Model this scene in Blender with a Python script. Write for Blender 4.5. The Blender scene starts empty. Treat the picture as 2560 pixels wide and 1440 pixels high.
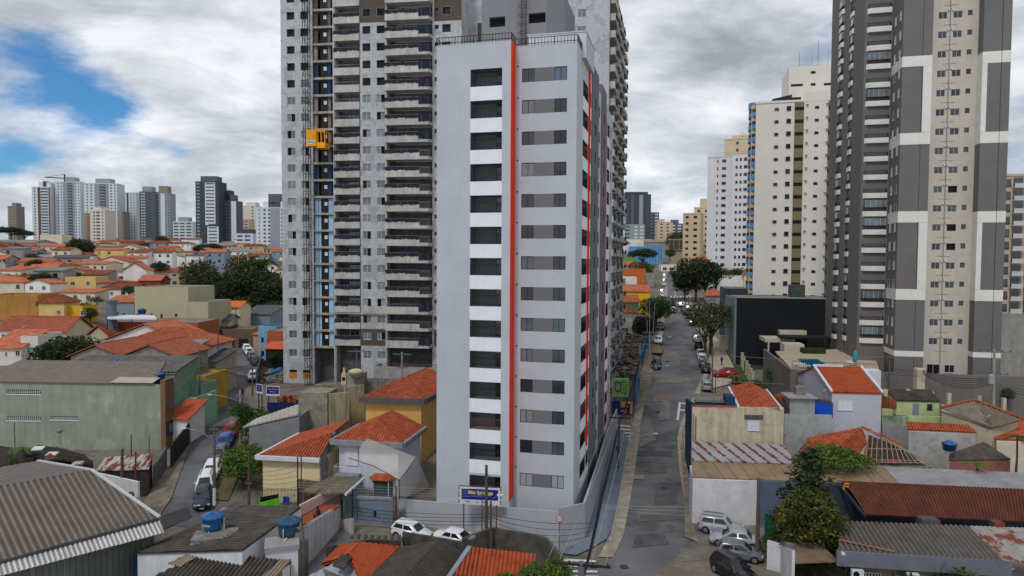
import bpy,bmesh,math,random
import numpy as np
from mathutils import Vector,Matrix,noise as mnoise
random.seed(7)
sc=bpy.context.scene
COL=sc.collection
F_PX,HZ,ROLL,CAMZ=1707.0,650.0,0.0052,26.0
PITCH=math.atan((720-HZ)/F_PX)
cF=Vector((0,math.cos(PITCH),-math.sin(PITCH)))
_U=Vector((0,math.sin(PITCH),math.cos(PITCH)))
_R=Vector((1,0,0))
cR=_R*math.cos(ROLL)+_U*math.sin(ROLL)
cU=-_R*math.sin(ROLL)+_U*math.cos(ROLL)
CAM=Vector((0,0,CAMZ))
cam=bpy.data.objects.new('camera',bpy.data.cameras.new('camera'))
COL.objects.link(cam)
m=Matrix((cR,cU,-cF)).transposed().to_4x4()
m.translation=CAM
cam.matrix_world=m
cam.data.sensor_width=36
cam.data.lens=36*F_PX/2560
cam.data.clip_end=20000
cam.data.clip_start=0.5
sc.camera=cam
SUN_EL,SUN_ROT=math.radians(52),math.radians(205)
sc.view_settings.view_transform='Standard'
sc.view_settings.look='None'
sc.view_settings.exposure=-0.06
sc.view_settings.gamma=1
w=bpy.data.worlds.new('World');sc.world=w;w.use_nodes=True
def nd(nt,typ,**kw):
 n=nt.nodes.new(typ)
 for k,v in kw.items():
  if k.startswith('i_'):
   key=k[2:]
   n.inputs[int(key)if key.isdigit()else key].default_value=v
  else:setattr(n,k,v)
 return n
def world_sky():
 nt=w.node_tree;nt.nodes.clear();L=nt.links.new
 out=nd(nt,'ShaderNodeOutputWorld');bg=nd(nt,'ShaderNodeBackground')
 bg.inputs[1].default_value=0.105
 L(bg.outputs[0],out.inputs[0])
 sky=nd(nt,'ShaderNodeTexSky',sky_type='NISHITA',sun_disc=False,sun_elevation=SUN_EL,sun_rotation=SUN_ROT,air_density=1.0,dust_density=0.6,ozone_density=1.5)
 tc=nd(nt,'ShaderNodeTexCoord')
 sep=nd(nt,'ShaderNodeSeparateXYZ');L(tc.outputs['Generated'],sep.inputs[0])
 def mth(op,a,b=None,c=None):
  n=nd(nt,'ShaderNodeMath',operation=op)
  for i,q in enumerate((a,b,c)):
   if q is None:continue
   if isinstance(q,(int,float)):n.inputs[i].default_value=q
   else:L(q,n.inputs[i])
  return n.outputs[0]
 z=mth('MAXIMUM',sep.outputs[2],0.0)
 den=mth('ADD',z,0.42)
 u=mth('DIVIDE',sep.outputs[0],den);v=mth('DIVIDE',sep.outputs[1],den)
 cmb=nd(nt,'ShaderNodeCombineXYZ');L(u,cmb.inputs[0]);L(v,cmb.inputs[1]);L(mth('MULTIPLY',z,3.5),cmb.inputs[2])
 def noise(scale,det,rough,off,vec=None,dist=0.0):
  mp=nd(nt,'ShaderNodeMapping');mp.inputs[1].default_value=off
  L(vec or cmb.outputs[0],mp.inputs[0])
  n=nd(nt,'ShaderNodeTexNoise',i_Scale=scale,i_Detail=det,i_Roughness=rough,i_Distortion=dist)
  L(mp.outputs[0],n.inputs['Vector']);return n.outputs[0]
 n1=noise(2.1,9,0.58,(3.1,7.3,1.0),dist=0.2)
 n2=noise(2.5,9,0.6,(9.0,2.2,5.0),dist=0.25)
 def bump(px,py,rad,wid=1.0):
  dv=(cF*F_PX+cR*(px-1280)+cU*(720-py)).normalized()
  vs=nd(nt,'ShaderNodeVectorMath',operation='SUBTRACT');L(tc.outputs['Generated'],vs.inputs[0]);vs.inputs[1].default_value=dv
  vm=nd(nt,'ShaderNodeVectorMath',operation='MULTIPLY');L(vs.outputs[0],vm.inputs[0]);vm.inputs[1].default_value=(1/wid,1,1)
  vl=nd(nt,'ShaderNodeVectorMath',operation='LENGTH');L(vm.outputs[0],vl.inputs[0])
  mr=nd(nt,'ShaderNodeMapRange',interpolation_type='SMOOTHSTEP');L(vl.outputs['Value'],mr.inputs[0])
  mr.inputs[1].default_value=0;mr.inputs[2].default_value=rad;mr.inputs[3].default_value=1;mr.inputs[4].default_value=0
  return mr.outputs[0]
 g=mth('MULTIPLY',bump(120,245,0.115,2.3),0.31)
 g=mth('ADD',g,mth('MULTIPLY',bump(20,405,0.035,3.0),0.22))
 g=mth('ADD',g,mth('MULTIPLY',bump(440,372,0.03,3.0),0.24))
 g=mth('ADD',g,mth('MULTIPLY',bump(290,280,0.06,2.6),0.24))
 g=mth('ADD',g,mth('MULTIPLY',bump(2540,240,0.05,1.0),0.14))
 g=mth('ADD',g,mth('MULTIPLY',bump(2150,60,0.09,1.6),0.12))
 cov=mth('SUBTRACT',mth('ADD',n1,0.20),g)
 mr=nd(nt,'ShaderNodeMapRange',interpolation_type='SMOOTHSTEP');L(cov,mr.inputs[0])
 mr.inputs[1].default_value=0.35;mr.inputs[2].default_value=0.57
 tone=nd(nt,'ShaderNodeValToRGB');L(mth('ADD',mth('MULTIPLY',n2,0.72),mth('MULTIPLY',n1,0.28)),tone.inputs[0])
 e=tone.color_ramp.elements
 e[0].position=0.36;e[0].color=(3.6,4.0,4.6,1)
 e[1].position=0.585;e[1].color=(9.4,9.7,10.1,1)
 a=tone.color_ramp.elements.new(0.455);a.color=(5.5,5.95,6.6,1)
 hz=nd(nt,'ShaderNodeMapRange');L(z,hz.inputs[0]);hz.inputs[1].default_value=0.02;hz.inputs[2].default_value=0.42;hz.inputs[3].default_value=1.08;hz.inputs[4].default_value=0.86
 tm=nd(nt,'ShaderNodeVectorMath',operation='SCALE');L(tone.outputs[0],tm.inputs[0]);L(hz.outputs[0],tm.inputs['Scale'])
 sk=nd(nt,'ShaderNodeVectorMath',operation='SCALE');L(sky.outputs[0],sk.inputs[0]);sk.inputs['Scale'].default_value=1.0
 st=nd(nt,'ShaderNodeVectorMath',operation='MULTIPLY');L(sk.outputs[0],st.inputs[0]);st.inputs[1].default_value=(0.38,0.78,1.12);mx=nd(nt,'ShaderNodeMix',data_type='RGBA');L(mr.outputs[0],mx.inputs[0]);L(st.outputs[0],mx.inputs[6]);L(tm.outputs[0],mx.inputs[7])
 L(mx.outputs[2],bg.inputs[0])
world_sky()
sun=bpy.data.objects.new('sun',bpy.data.lights.new('sun','SUN'));COL.objects.link(sun)
sun.data.energy=1.5;sun.data.angle=math.radians(10);sun.data.color=(1,0.97,0.93)
sun.rotation_euler=(math.pi/2-SUN_EL,0,math.pi-SUN_ROT)
def ray(px,py):return cF*F_PX+cR*(px-1280)+cU*(720-py)
def D(px,py,d):
 r=ray(px,py);return CAM+r*(d/r.y)
def X(px,py,z):
 r=ray(px,py);return CAM+r*((z-CAMZ)/r.z)
PROF=[
(-1900,[(60,0),(82,2.0),(95,5),(110,8),(130,9.3),(165,11.5),(220,14.5),(268,20),(300,21.5),(430,27),(650,38),(900,43),(9000,60)]),
(150,[(60,0),(82,2.0),(95,5),(110,8),(130,9.3),(165,11.5),(220,14.5),(268,20),(300,21.5),(430,27),(650,38),(900,43),(9000,60)]),
(480,[(60,0),(67,1),(85,3),(105,4),(122,4.6),(150,5.8),(172,7),(220,10),(268,17),(300,20),(430,26),(650,37.5),(900,43),(9000,60)]),
(640,[(60,0),(67,1),(85,3),(105,4),(122,4.6),(150,5.8),(172,7),(220,9),(300,16),(430,25),(650,37.5),(900,43),(9000,60)]),
(1200,[(60,0),(70,0.4),(85,2.5),(115,4.5),(150,6),(220,10),(300,17),(430,25),(650,38),(900,45),(9000,60)]),
(1480,[(60,0),(85,0),(105,1.5),(125,4.5),(150,7.7),(175,9.5),(212,12),(260,15),(330,19),(450,28),(700,43),(900,48),(9000,60)]),
(4500,[(60,0),(85,0),(105,1.5),(125,4.5),(150,7.7),(175,9.5),(212,12),(260,15),(330,19),(450,28),(700,43),(900,48),(9000,60)]),
]
def _pz(pr,d):
 if d<=pr[0][0]:return pr[0][1]
 for(a,za),(b,zb)in zip(pr,pr[1:]):
  if d<=b:
   t=(d-a)/(b-a);return za+(zb-za)*t
 return pr[-1][1]
def TZ(x,y):
 if y<60:return 0.0
 px=1280+F_PX*x/y
 if px<=PROF[0][0]:return _pz(PROF[0][1],y)
 for(a,pa),(b,pb)in zip(PROF,PROF[1:]):
  if px<=b:
   t=(px-a)/(b-a);t=t*t*(3-2*t)
   return _pz(pa,y)*(1-t)+_pz(pb,y)*t
 return _pz(PROF[-1][1],y)
def G(px,py,up=0.0):
 lo,hi=20.0,3000.0;d=lo
 while d<hi:
  p=D(px,py,d)
  if p.z<TZ(p.x,p.y)+up:break
  d*=1.01
 a,b=d/1.01,d
 for _ in range(24):
  mdl=(a+b)/2;p=D(px,py,mdl)
  if p.z<TZ(p.x,p.y)+up:b=mdl
  else:a=mdl
 return D(px,py,b)
def S(r,g,b,k=1.0):
 def f(c):
  c/=255.0
  return(c/12.92 if c<=0.04045 else((c+0.055)/1.055)**2.4)*k
 return(f(r),f(g),f(b),1)
MATS={}
def M(name,col,rough=0.85,var=0.10,scale=0.9,grime=0.0,gcol=None,streak=0.0,metal=0.0,spec=0.3,bump=0.0,bscale=12,rnd=0.0,patch=None,lines=None,emit=0,alpha=1.0,gscale=1.3):
 """procedural surface: base tone + soft variation, grime blotches, vertical streaks, course lines"""
 if name in MATS:return MATS[name]
 mt=bpy.data.materials.new(name);mt.use_nodes=True;MATS[name]=mt
 nt=mt.node_tree;L=nt.links.new;bs=nt.nodes['Principled BSDF']
 bs.inputs['Roughness'].default_value=rough;bs.inputs['Metallic'].default_value=metal
 bs.inputs['Specular IOR Level'].default_value=spec
 if alpha<1:bs.inputs['Alpha'].default_value=alpha
 tc=nd(nt,'ShaderNodeTexCoord');vec=tc.outputs['Object']
 oi=nd(nt,'ShaderNodeObjectInfo')
 if rnd:
  ad=nd(nt,'ShaderNodeVectorMath',operation='ADD');L(vec,ad.inputs[0]);sc_=nd(nt,'ShaderNodeVectorMath',operation='SCALE');sc_.inputs[0].default_value=(37,19,11);L(oi.outputs['Random'],sc_.inputs['Scale']);L(sc_.outputs[0],ad.inputs[1]);vec=ad.outputs[0]
 cur=None
 def mixc(fac,a,b,blend='MIX'):
  n=nd(nt,'ShaderNodeMix',data_type='RGBA',blend_type=blend)
  for i,q in((0,fac),(6,a),(7,b)):
   if isinstance(q,(int,float)):n.inputs[i].default_value=q
   elif isinstance(q,tuple):n.inputs[i].default_value=q
   else:L(q,n.inputs[i])
  return n.outputs[2]
 def noise(s,det=5,rg=0.6,st=None):
  v=vec
  if st:
   mp=nd(nt,'ShaderNodeMapping');mp.inputs[3].default_value=st;L(vec,mp.inputs[0]);v=mp.outputs[0]
  n=nd(nt,'ShaderNodeTexNoise',i_Scale=s,i_Detail=det,i_Roughness=rg);L(v,n.inputs['Vector']);return n.outputs[0]
 def rng(x,a,b,c,d):
  n=nd(nt,'ShaderNodeMapRange');L(x,n.inputs[0])
  for i,q in enumerate((a,b,c,d)):n.inputs[i+1].default_value=q
  return n.outputs[0]
 cur=col
 if patch:
  pc,ps,pt=patch[:3];st=patch[3]if len(patch)>3 else None
  cur=mixc(rng(noise(ps,6,0.65,st),pt,pt+0.06,0,1),cur,pc)
 if var:
  f=rng(noise(scale,7,0.62),0.3,0.7,1-var*1.6,1+var*1.6)
  cb=nd(nt,'ShaderNodeCombineColor');L(f,cb.inputs[0]);L(f,cb.inputs[1]);L(f,cb.inputs[2])
  cur=mixc(1.0,cur,cb.outputs[0],'MULTIPLY')
 if rnd:
  f=rng(oi.outputs['Random'],0,1,1-rnd,1+rnd)
  cb=nd(nt,'ShaderNodeCombineColor');L(f,cb.inputs[0]);L(f,cb.inputs[1]);L(f,cb.inputs[2])
  cur=mixc(1.0,cur,cb.outputs[0],'MULTIPLY')
 gc=gcol or(0.05,0.047,0.042,1)
 if grime:
  cur=mixc(rng(noise(gscale,8,0.72),0.48,0.72,0,grime),cur,gc)
 if streak:
  cur=mixc(rng(noise(1.4,6,0.65,(1.5,1.5,0.12)),0.45,0.75,0,streak),cur,gc)
 if lines:
  ax,per,wd,st=lines
  sp=nd(nt,'ShaderNodeSeparateXYZ');L(tc.outputs['Object'],sp.inputs[0])
  q=nd(nt,'ShaderNodeMath',operation='MULTIPLY_ADD');L(sp.outputs[ax],q.inputs[0]);q.inputs[1].default_value=1/per;q.inputs[2].default_value=1000.0
  fr=nd(nt,'ShaderNodeMath',operation='FRACT');L(q.outputs[0],fr.inputs[0])
  ls=nd(nt,'ShaderNodeMath',operation='LESS_THAN');L(fr.outputs[0],ls.inputs[0]);ls.inputs[1].default_value=wd/per
  ml=nd(nt,'ShaderNodeMath',operation='MULTIPLY');L(ls.outputs[0],ml.inputs[0]);ml.inputs[1].default_value=st
  cur=mixc(ml.outputs[0],cur,gc)
 if isinstance(cur,tuple):bs.inputs['Base Color'].default_value=cur
 else:L(cur,bs.inputs['Base Color'])
 if emit:
  bs.inputs['Emission Color'].default_value=col;bs.inputs['Emission Strength'].default_value=emit
 if bump:
  bp=nd(nt,'ShaderNodeBump',i_Strength=bump,i_Distance=0.05);L(noise(bscale,4),bp.inputs['Height']);L(bp.outputs[0],bs.inputs['Normal'])
 return mt
def glass(name,col=(0.02,0.028,0.035,1),rough=0.06):
 if name in MATS:return MATS[name]
 mt=M(name,col,rough,0.25,0.6,spec=0.8,rnd=0.5);return mt
def channel_shade(mt):  # darker copy for groove faces: groove shade put into the colour, with channel dirt
 n=mt.name+'_channel_shade'
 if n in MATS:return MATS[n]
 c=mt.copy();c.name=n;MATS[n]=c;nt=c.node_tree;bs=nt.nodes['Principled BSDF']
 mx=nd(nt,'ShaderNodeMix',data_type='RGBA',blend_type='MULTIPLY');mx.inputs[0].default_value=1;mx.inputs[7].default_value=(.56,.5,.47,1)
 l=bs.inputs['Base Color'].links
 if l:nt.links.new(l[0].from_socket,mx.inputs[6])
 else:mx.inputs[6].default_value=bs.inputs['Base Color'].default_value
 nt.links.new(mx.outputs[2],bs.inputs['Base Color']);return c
class MB:
 def __init__(s,mat=None):
  s.v=[];s.f=[];s.mi=[];s.mats=[];s.uv={};s.T=None;s.sm=False;s.smf=[]
  s.cur=0
  if mat:s.use(mat)
 def use(s,mat):
  if mat not in s.mats:s.mats.append(mat)
  s.cur=s.mats.index(mat);return s
 def add(s,vs,fs):
  n=len(s.v)
  for p in vs:
   p=Vector(p)
   if s.T is not None:p=s.T@p
   s.v.append(p)
  for f in fs:
   s.f.append(tuple(n+i for i in f));s.mi.append(s.cur);s.smf.append(s.sm)
  return s
 def poly(s,*pts):return s.add(pts,[tuple(range(len(pts)))])
 def box(s,a,b):
  x0,y0,z0=a;x1,y1,z1=b
  return s.add([(x0,y0,z0),(x1,y0,z0),(x1,y1,z0),(x0,y1,z0),(x0,y0,z1),(x1,y0,z1),(x1,y1,z1),(x0,y1,z1)],
  [(0,3,2,1),(4,5,6,7),(0,1,5,4),(1,2,6,5),(2,3,7,6),(3,0,4,7)])
 def prism(s,pts,zb,cap=True):
  n=len(pts);zbs=zb if isinstance(zb,(list,tuple))else[zb]*n
  vs=[tuple(p)for p in pts]+[(p[0],p[1],z)for p,z in zip(pts,zbs)]
  fs=[(i,(i+1)%n,n+(i+1)%n,n+i)for i in range(n)]
  fs.append(tuple(range(n-1,-1,-1))if cap else fs[0])
  if not cap:fs.pop()
  return s.add(vs,fs)
 def slab(s,pts,th):
  n=len(pts);up=Vector((0,0,th))
  vs=[Vector(p)for p in pts]+[Vector(p)-up for p in pts]
  return s.add(vs,[tuple(range(n)),tuple(range(2*n-1,n-1,-1))]+[(i,n+i,n+(i+1)%n,(i+1)%n)for i in range(n)])
 def tube(s,pts,r,n=6,r1=None,cap=True):
  pts=[Vector(p)for p in pts];k=len(pts);vs=[]
  for i,p in enumerate(pts):
   t=(pts[min(i+1,k-1)]-pts[max(i-1,0)]).normalized()
   a=Vector((0,0,1))if abs(t.z)<0.9 else Vector((1,0,0))
   u=t.cross(a).normalized();v=t.cross(u)
   rr=r if r1 is None else r+(r1-r)*i/(k-1)
   if isinstance(r,(list,tuple)):rr=r[i]
   for j in range(n):
    an=2*math.pi*j/n
    vs.append(p+u*(math.cos(an)*rr)+v*(math.sin(an)*rr))
  fs=[(i*n+j,i*n+(j+1)%n,(i+1)*n+(j+1)%n,(i+1)*n+j)for i in range(k-1)for j in range(n)]
  if cap:fs+=[tuple(range(n-1,-1,-1)),tuple((k-1)*n+j for j in range(n))]
  return s.add(vs,fs)
 def lathe(s,prof,c=(0,0,0),n=20):
  vs=[];k=len(prof)
  for r,z in prof:
   for j in range(n):
    a=2*math.pi*j/n;vs.append((c[0]+r*math.cos(a),c[1]+r*math.sin(a),c[2]+z))
  fs=[(i*n+j,i*n+(j+1)%n,(i+1)*n+(j+1)%n,(i+1)*n+j)for i in range(k-1)for j in range(n)]
  fs+=[tuple(range(n-1,-1,-1)),tuple((k-1)*n+j for j in range(n))]
  return s.add(vs,fs)
 def bar(s,a,b,wd=0.05,hg=0.05):
  a=Vector(a);b=Vector(b);t=(b-a).normalized()
  up=Vector((0,0,1))if abs(t.z)<0.95 else Vector((0,1,0))
  u=t.cross(up).normalized()*wd/2;v=u.cross(t).normalized()*hg/2
  vs=[a-u-v,a+u-v,a+u+v,a-u+v,b-u-v,b+u-v,b+u+v,b-u+v]
  return s.add(vs,[(0,3,2,1),(4,5,6,7),(0,1,5,4),(1,2,6,5),(2,3,7,6),(3,0,4,7)])
 def holed(s,x0,x1,z0,z1,y,holes,dp=0.0,th=None):
  """wall in the plane y (facing -y) with rectangular holes and reveals of depth dp"""
  xs=sorted({x0,x1}|{min(max(h[i],x0),x1)for h in holes for i in(0,1)})
  zs=sorted({z0,z1}|{min(max(h[i],z0),z1)for h in holes for i in(2,3)})
  def inh(x,z):return any(h[0]<x<h[1]and h[2]<z<h[3]for h in holes)
  idx={};vs=[];fs=[]
  def vi(x,z):
   if(x,z)not in idx:idx[(x,z)]=len(vs);vs.append((x,y,z))
   return idx[(x,z)]
  for a,b in zip(xs,xs[1:]):
   run=None
   for c,d in zip(zs,zs[1:]):
    if inh((a+b)/2,(c+d)/2):continue
    fs.append((vi(a,c),vi(b,c),vi(b,d),vi(a,d)))
  s.add(vs,fs)
  if dp:
   for a,b,c,d in holes:
    q=y+dp
    s.add([(a,y,c),(b,y,c),(b,y,d),(a,y,d),(a,q,c),(b,q,c),(b,q,d),(a,q,d)],[(0,4,5,1),(1,5,6,2),(2,6,7,3),(3,7,4,0)])
  return s
 def ribbed(s,pts,eave=(0,1),pitch=0.22,amp=0.035,th=0.08,shape='sin',sub=4,rows=0):
  """corrugated / pantile sheet over a convex planar polygon; ribs run up the slope from edge eave"""
  low=[];P=[Vector(p)for p in pts];o=P[eave[0]];u=(P[eave[1]]-o).normalized()
  nrm=Vector((0,0,0))
  for i in range(1,len(P)-1):nrm+=(P[i]-P[0]).cross(P[i+1]-P[0])
  nrm.normalize()
  if nrm.z<0:nrm=-nrm
  v=nrm.cross(u).normalized()
  Q=[((p-o).dot(u),(p-o).dot(v))for p in P]
  umin=min(q[0]for q in Q);umax=max(q[0]for q in Q)
  def rangev(uu):
   r=[]
   for i in range(len(Q)):
    (a,b),(c,d)=Q[i],Q[(i+1)%len(Q)]
    if abs(c-a)<1e-9:
     if abs(uu-a)<1e-6:r+=[b,d]
     continue
    t=(uu-a)/(c-a)
    if-1e-6<=t<=1+1e-6:r.append(b+t*(d-b))
   return(min(r),max(r))if r else(0,0)
  st=pitch/sub;n=max(2,int(round((umax-umin)/st)));vs=[];fs=[]
  R=max(1,rows)
  for i in range(n+1):
   uu=umin+(umax-umin)*i/n;lo,hi=rangev(min(max(uu,umin+1e-5),umax-1e-5))
   ph=2*math.pi*uu/pitch
   if shape=='sin':h=amp*math.sin(ph)
   elif shape=='tile':h=amp*abs(math.sin(ph/2))*1.6-amp*0.5
   else:h=amp if(uu/pitch)%1<0.35 else-amp*0.5
   for k in range(R+1):
    vv=lo+(hi-lo)*k/R
    vs.append(o+u*uu+v*vv+nrm*h)
  for i in range(n):
   for k in range(R):
    a=i*(R+1)+k;fs.append((a,a+R+1,a+R+2,a+1))
    x=((umin+(umax-umin)*(i+.5)/n)/pitch)%1;low.append(abs(math.sin(math.pi*x))<.45 if shape=='tile' else x>.5)
  if not((vs[R+1]-vs[0]).cross(vs[1]-vs[0]).z>0):fs=[f[::-1]for f in fs]
  s.add(vs,fs)
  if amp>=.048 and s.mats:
   mt=s.mats[s.cur];c0=s.cur;s.use(channel_shade(mt));ci=s.cur;s.cur=c0
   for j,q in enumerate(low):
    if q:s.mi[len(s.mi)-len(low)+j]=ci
  if th:
   s.slab([p-nrm*(amp+0.01)for p in P],th)
  return s
 def build(s,name,parent=None,world=False,root=None):
  me=bpy.data.meshes.new(name)
  inv=None
  vs=s.v
  if world and root is not None:
   inv=root.matrix_basis.inverted();vs=[inv@p for p in vs]
  me.from_pydata([tuple(p)for p in vs],[],s.f)
  for mt in s.mats:me.materials.append(mt)
  if s.mats:
   me.polygons.foreach_set('material_index',s.mi)
  if any(s.smf):me.polygons.foreach_set('use_smooth',s.smf)
  me.update()
  o=bpy.data.objects.new(name,me);COL.objects.link(o)
  if parent is not None:o.parent=parent
  return o
def tag(o,label=None,cat=None,group=None,kind=None):
 if label:o['label']=label
 if cat:o['category']=cat
 if group:o['group']=group
 if kind:o['kind']=kind
 return o
class Thing:
 def __init__(s,name,label,cat,loc=(0,0,0),rot=0.0,group=None):
  s.r=bpy.data.objects.new(name,None);COL.objects.link(s.r);s.r.empty_display_size=0.2
  s.r.location=loc;s.r.rotation_euler=(0,0,rot);tag(s.r,label,cat,group)
  s.mat=Matrix.Translation(Vector(loc))@Matrix.Rotation(rot,4,'Z')
  s.r.matrix_basis=s.mat;s.inv=s.mat.inverted()
 def p(s,name,mb,parent=None,world=False,label=None):
  if world:
   mb.v=[s.inv@q for q in mb.v]
  o=mb.build(name,parent if parent is not None else s.r)
  if label:o['label']=label
  return o
 def inst(s,name,me,loc,rot=(0,0,0),scale=(1,1,1),parent=None):
  o=bpy.data.objects.new(name,me);COL.objects.link(o);o.parent=parent or s.r
  o.location=loc;o.rotation_euler=rot;o.scale=scale;return o
 def hit(s,px,py,y=0.0):
  a=s.inv@CAM;b=(s.inv.to_3x3()@ray(px,py));t=(y-a.y)/b.y
  q=a+b*t;return q.x,q.z
 def hitx(s,px,py,x=0.0):
  a=s.inv@CAM;b=(s.inv.to_3x3()@ray(px,py));t=(x-a.x)/b.x
  q=a+b*t;return q.y,q.z
def solo(name,label,cat,mb,group=None,kind=None,world=True):
 """one-mesh thing with its origin at its base centre"""
 xs=[p.x for p in mb.v];ys=[p.y for p in mb.v];zs=[p.z for p in mb.v]
 c=Vector(((min(xs)+max(xs))/2,(min(ys)+max(ys))/2,min(zs)))
 if kind=='structure':c=Vector((0,0,0))
 mb.v=[p-c for p in mb.v];o=mb.build(name);o.location=c
 return tag(o,label,cat,group,kind)
def quiet(me):
 o=me;m_=o.data;COL.objects.unlink(o);bpy.data.objects.remove(o);return m_
def mesh_of(mb,name):return quiet(mb.build(name))
WHT=M('white_paint',S(205,208,214),var=0.05,streak=0.12)
CONC=M('raw_concrete',S(150,150,150),var=0.16,scale=0.5,grime=0.35,streak=0.3,gcol=S(85,80,74),rnd=0.06)
CONC2=M('aged_concrete',S(128,124,116),var=0.2,grime=0.7,streak=0.5,gcol=S(45,43,40))
DARK=M('dark_void',S(26,27,30),var=0.2)
DGLASS=glass('window_glass')
BGLASS=glass('blue_window_glass',(0.05,0.085,0.13,1),0.05)
FRAME=M('aluminium_frame',S(190,192,196),rough=0.4,var=0.03)
BFRAME=M('black_frame',S(30,31,34),rough=0.4,var=0.03)
GREYM=M('grey_metal',S(120,124,128),rough=0.45,var=0.1,metal=0.5)
BLKM=M('black_metal',S(24,24,26),rough=0.45,var=0.05)
RUST=M('rusty_steel',S(105,60,42),var=0.25,scale=4)
WOODP=M('weathered_pole',S(98,90,80),var=0.2,scale=3,streak=0.3)
CPOLE=M('concrete_pole',S(150,148,142),var=0.12,scale=2,streak=0.2)
WIRE=M('black_cable',S(30,30,32),var=0)
WIREL=M('bare_cable',S(150,148,142),var=0)
TILE=M('clay_tile',S(164,80,50,1.0),rough=0.9,var=0.26,scale=1.6,grime=0.5,gcol=S(90,50,34),rnd=0.08,bump=0.2)
TILE_O=M('orange_clay_tile',S(174,98,68,1.0),rough=0.9,var=0.2,scale=1.2,grime=0.4,gcol=S(120,66,44),rnd=0.10)
TILE_D=M('old_clay_tile',S(128,66,44),rough=0.95,var=0.32,scale=1.1,grime=0.75,gcol=S(60,40,32),rnd=0.1,gscale=0.9)
FIBRE=M('fibre_cement_sheet',S(112,106,98),rough=0.95,var=0.16,grime=0.4,gcol=S(58,52,46),rnd=0.06)
FIBRE_D=M('dark_fibre_cement',S(84,78,73),rough=0.95,var=0.22,grime=0.6,gcol=S(36,33,31),rnd=0.06)
ZINC=M('zinc_sheet',S(168,170,172),rough=0.5,var=0.15,metal=0.35,patch=(S(150,92,50),1.6,0.66,(3,3,0.5)))
BLUEP=M('blue_plastic',S(28,88,150),rough=0.45,var=0.12,spec=0.4)
ROOFGREY=M('flat_roof_membrane',S(120,118,114),var=0.2,grime=0.5)
STONE=M('rubble_stone',S(120,108,92),var=0.3,scale=3,patch=(S(70,62,52),3.0,0.5))
BRICK=M('hollow_brick',S(168,84,52),var=0.25,scale=3,grime=0.3,lines=(2,0.2,0.03,0.5),gcol=S(120,110,100))
_WC={}
def win_meshes(wd,hg,panes=2,frm=FRAME,gl=DGLASS,fr=0.05,shutter=None):
 k=(round(wd,2),round(hg,2),panes,frm.name,gl.name,fr,shutter.name if shutter else '')
 if k in _WC:return _WC[k]
 a=MB(frm)
 a.box((0,0,0),(wd,0.05,fr));a.box((0,0,hg-fr),(wd,0.05,hg));a.box((0,0.001,fr),(fr,0.049,hg-fr));a.box((wd-fr,0.001,fr),(wd,0.049,hg-fr))
 for i in range(1,panes):
  x=wd*i/panes;a.box((x-fr/2,0.002,fr),(x+fr/2,0.046,hg-fr))
 if shutter:
  a.use(shutter);a.box((fr,0.012,fr),(wd/panes,0.03,hg-fr))
 a.use(frm)
 a.box((-0.05,-0.05,-0.06),(wd+0.05,0.06,-0.004))
 g=MB(gl);g.box((0.005,0.022,0.005),(wd-0.005,0.034,hg-0.005))
 _WC[k]=(mesh_of(a,'window_frame'),mesh_of(g,'pane'));return _WC[k]
def window(t,x,z,wd,hg,y=0.1,rot=0.0,panes=2,frm=FRAME,gl=DGLASS,base=None,pane=True,shutter=None,name='window',pos=None):
 """window part with its pane as sub-part; x,z = lower left on the local plane y"""
 fm,gm=win_meshes(wd,hg,panes,frm,gl,shutter=shutter)
 o=t.inst(name,fm,pos or(x,y,z),(0,0,rot))
 if pane:t.inst('pane',gm,(0,0,0),parent=o)
 return o
def railing_mesh(wd,hg=1.0,mat=BLKM,step=0.14,side=0,key=None,pans=False):
 k=('rail',round(wd,2),hg,mat.name,step,side)
 if k in _WC:return _WC[k]
 a=MB(mat)
 a.bar((0,0,hg),(wd,0,hg),0.05,0.05);a.bar((0,0,0.08),(wd,0,0.08),0.03,0.03);a.bar((0,0,hg-0.14),(wd,0,hg-0.14),0.03,0.03)
 n=max(2,int(wd/step))
 for i in range(n+1):
  x=wd*i/n;a.bar((x,0,0.08),(x,0,hg),0.022,0.022)
 if side:
  a.bar((0,0,hg),(0,side,hg),0.04,0.04);a.bar((wd,0,hg),(wd,side,hg),0.04,0.04)
 _WC[k]=mesh_of(a,'railing');return _WC[k]
def hip_faces(w,d,rh,ov,kind,along):
 """roof polygons in local coords (x 0..w, y 0..d), each starting with its eave edge; z relative to the wall top"""
 x0,x1,y0,y1=-ov,w+ov,-ov,d+ov
 e=rh
 if kind=='gable':
  if along=='x':
   ym=(y0+y1)/2
   return[[(x0,y0,0),(x1,y0,0),(x1,ym,e),(x0,ym,e)],[(x1,y1,0),(x0,y1,0),(x0,ym,e),(x1,ym,e)]]
  xm=(x0+x1)/2
  return[[(x0,y1,0),(x0,y0,0),(xm,y0,e),(xm,y1,e)],[(x1,y0,0),(x1,y1,0),(xm,y1,e),(xm,y0,e)]]
 if kind=='hip':
  if(x1-x0)>=(y1-y0):
   h=(y1-y0)/2;a=(x0+h,y0+h,e);b=(x1-h,y0+h,e)
   return[[(x0,y0,0),(x1,y0,0),b,a],[(x1,y0,0),(x1,y1,0),b],[(x1,y1,0),(x0,y1,0),a,b],[(x0,y1,0),(x0,y0,0),a]]
  h=(x1-x0)/2;a=(x0+h,y0+h,e);b=(x0+h,y1-h,e)
  return[[(x0,y0,0),(x1,y0,0),a],[(x1,y0,0),(x1,y1,0),b,a],[(x1,y1,0),(x0,y1,0),b],[(x0,y1,0),(x0,y0,0),a,b]]
 if kind=='shed':
  return[[(x0,y0,0),(x1,y0,0),(x1,y1,e),(x0,y1,e)]]
 return[]
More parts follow.
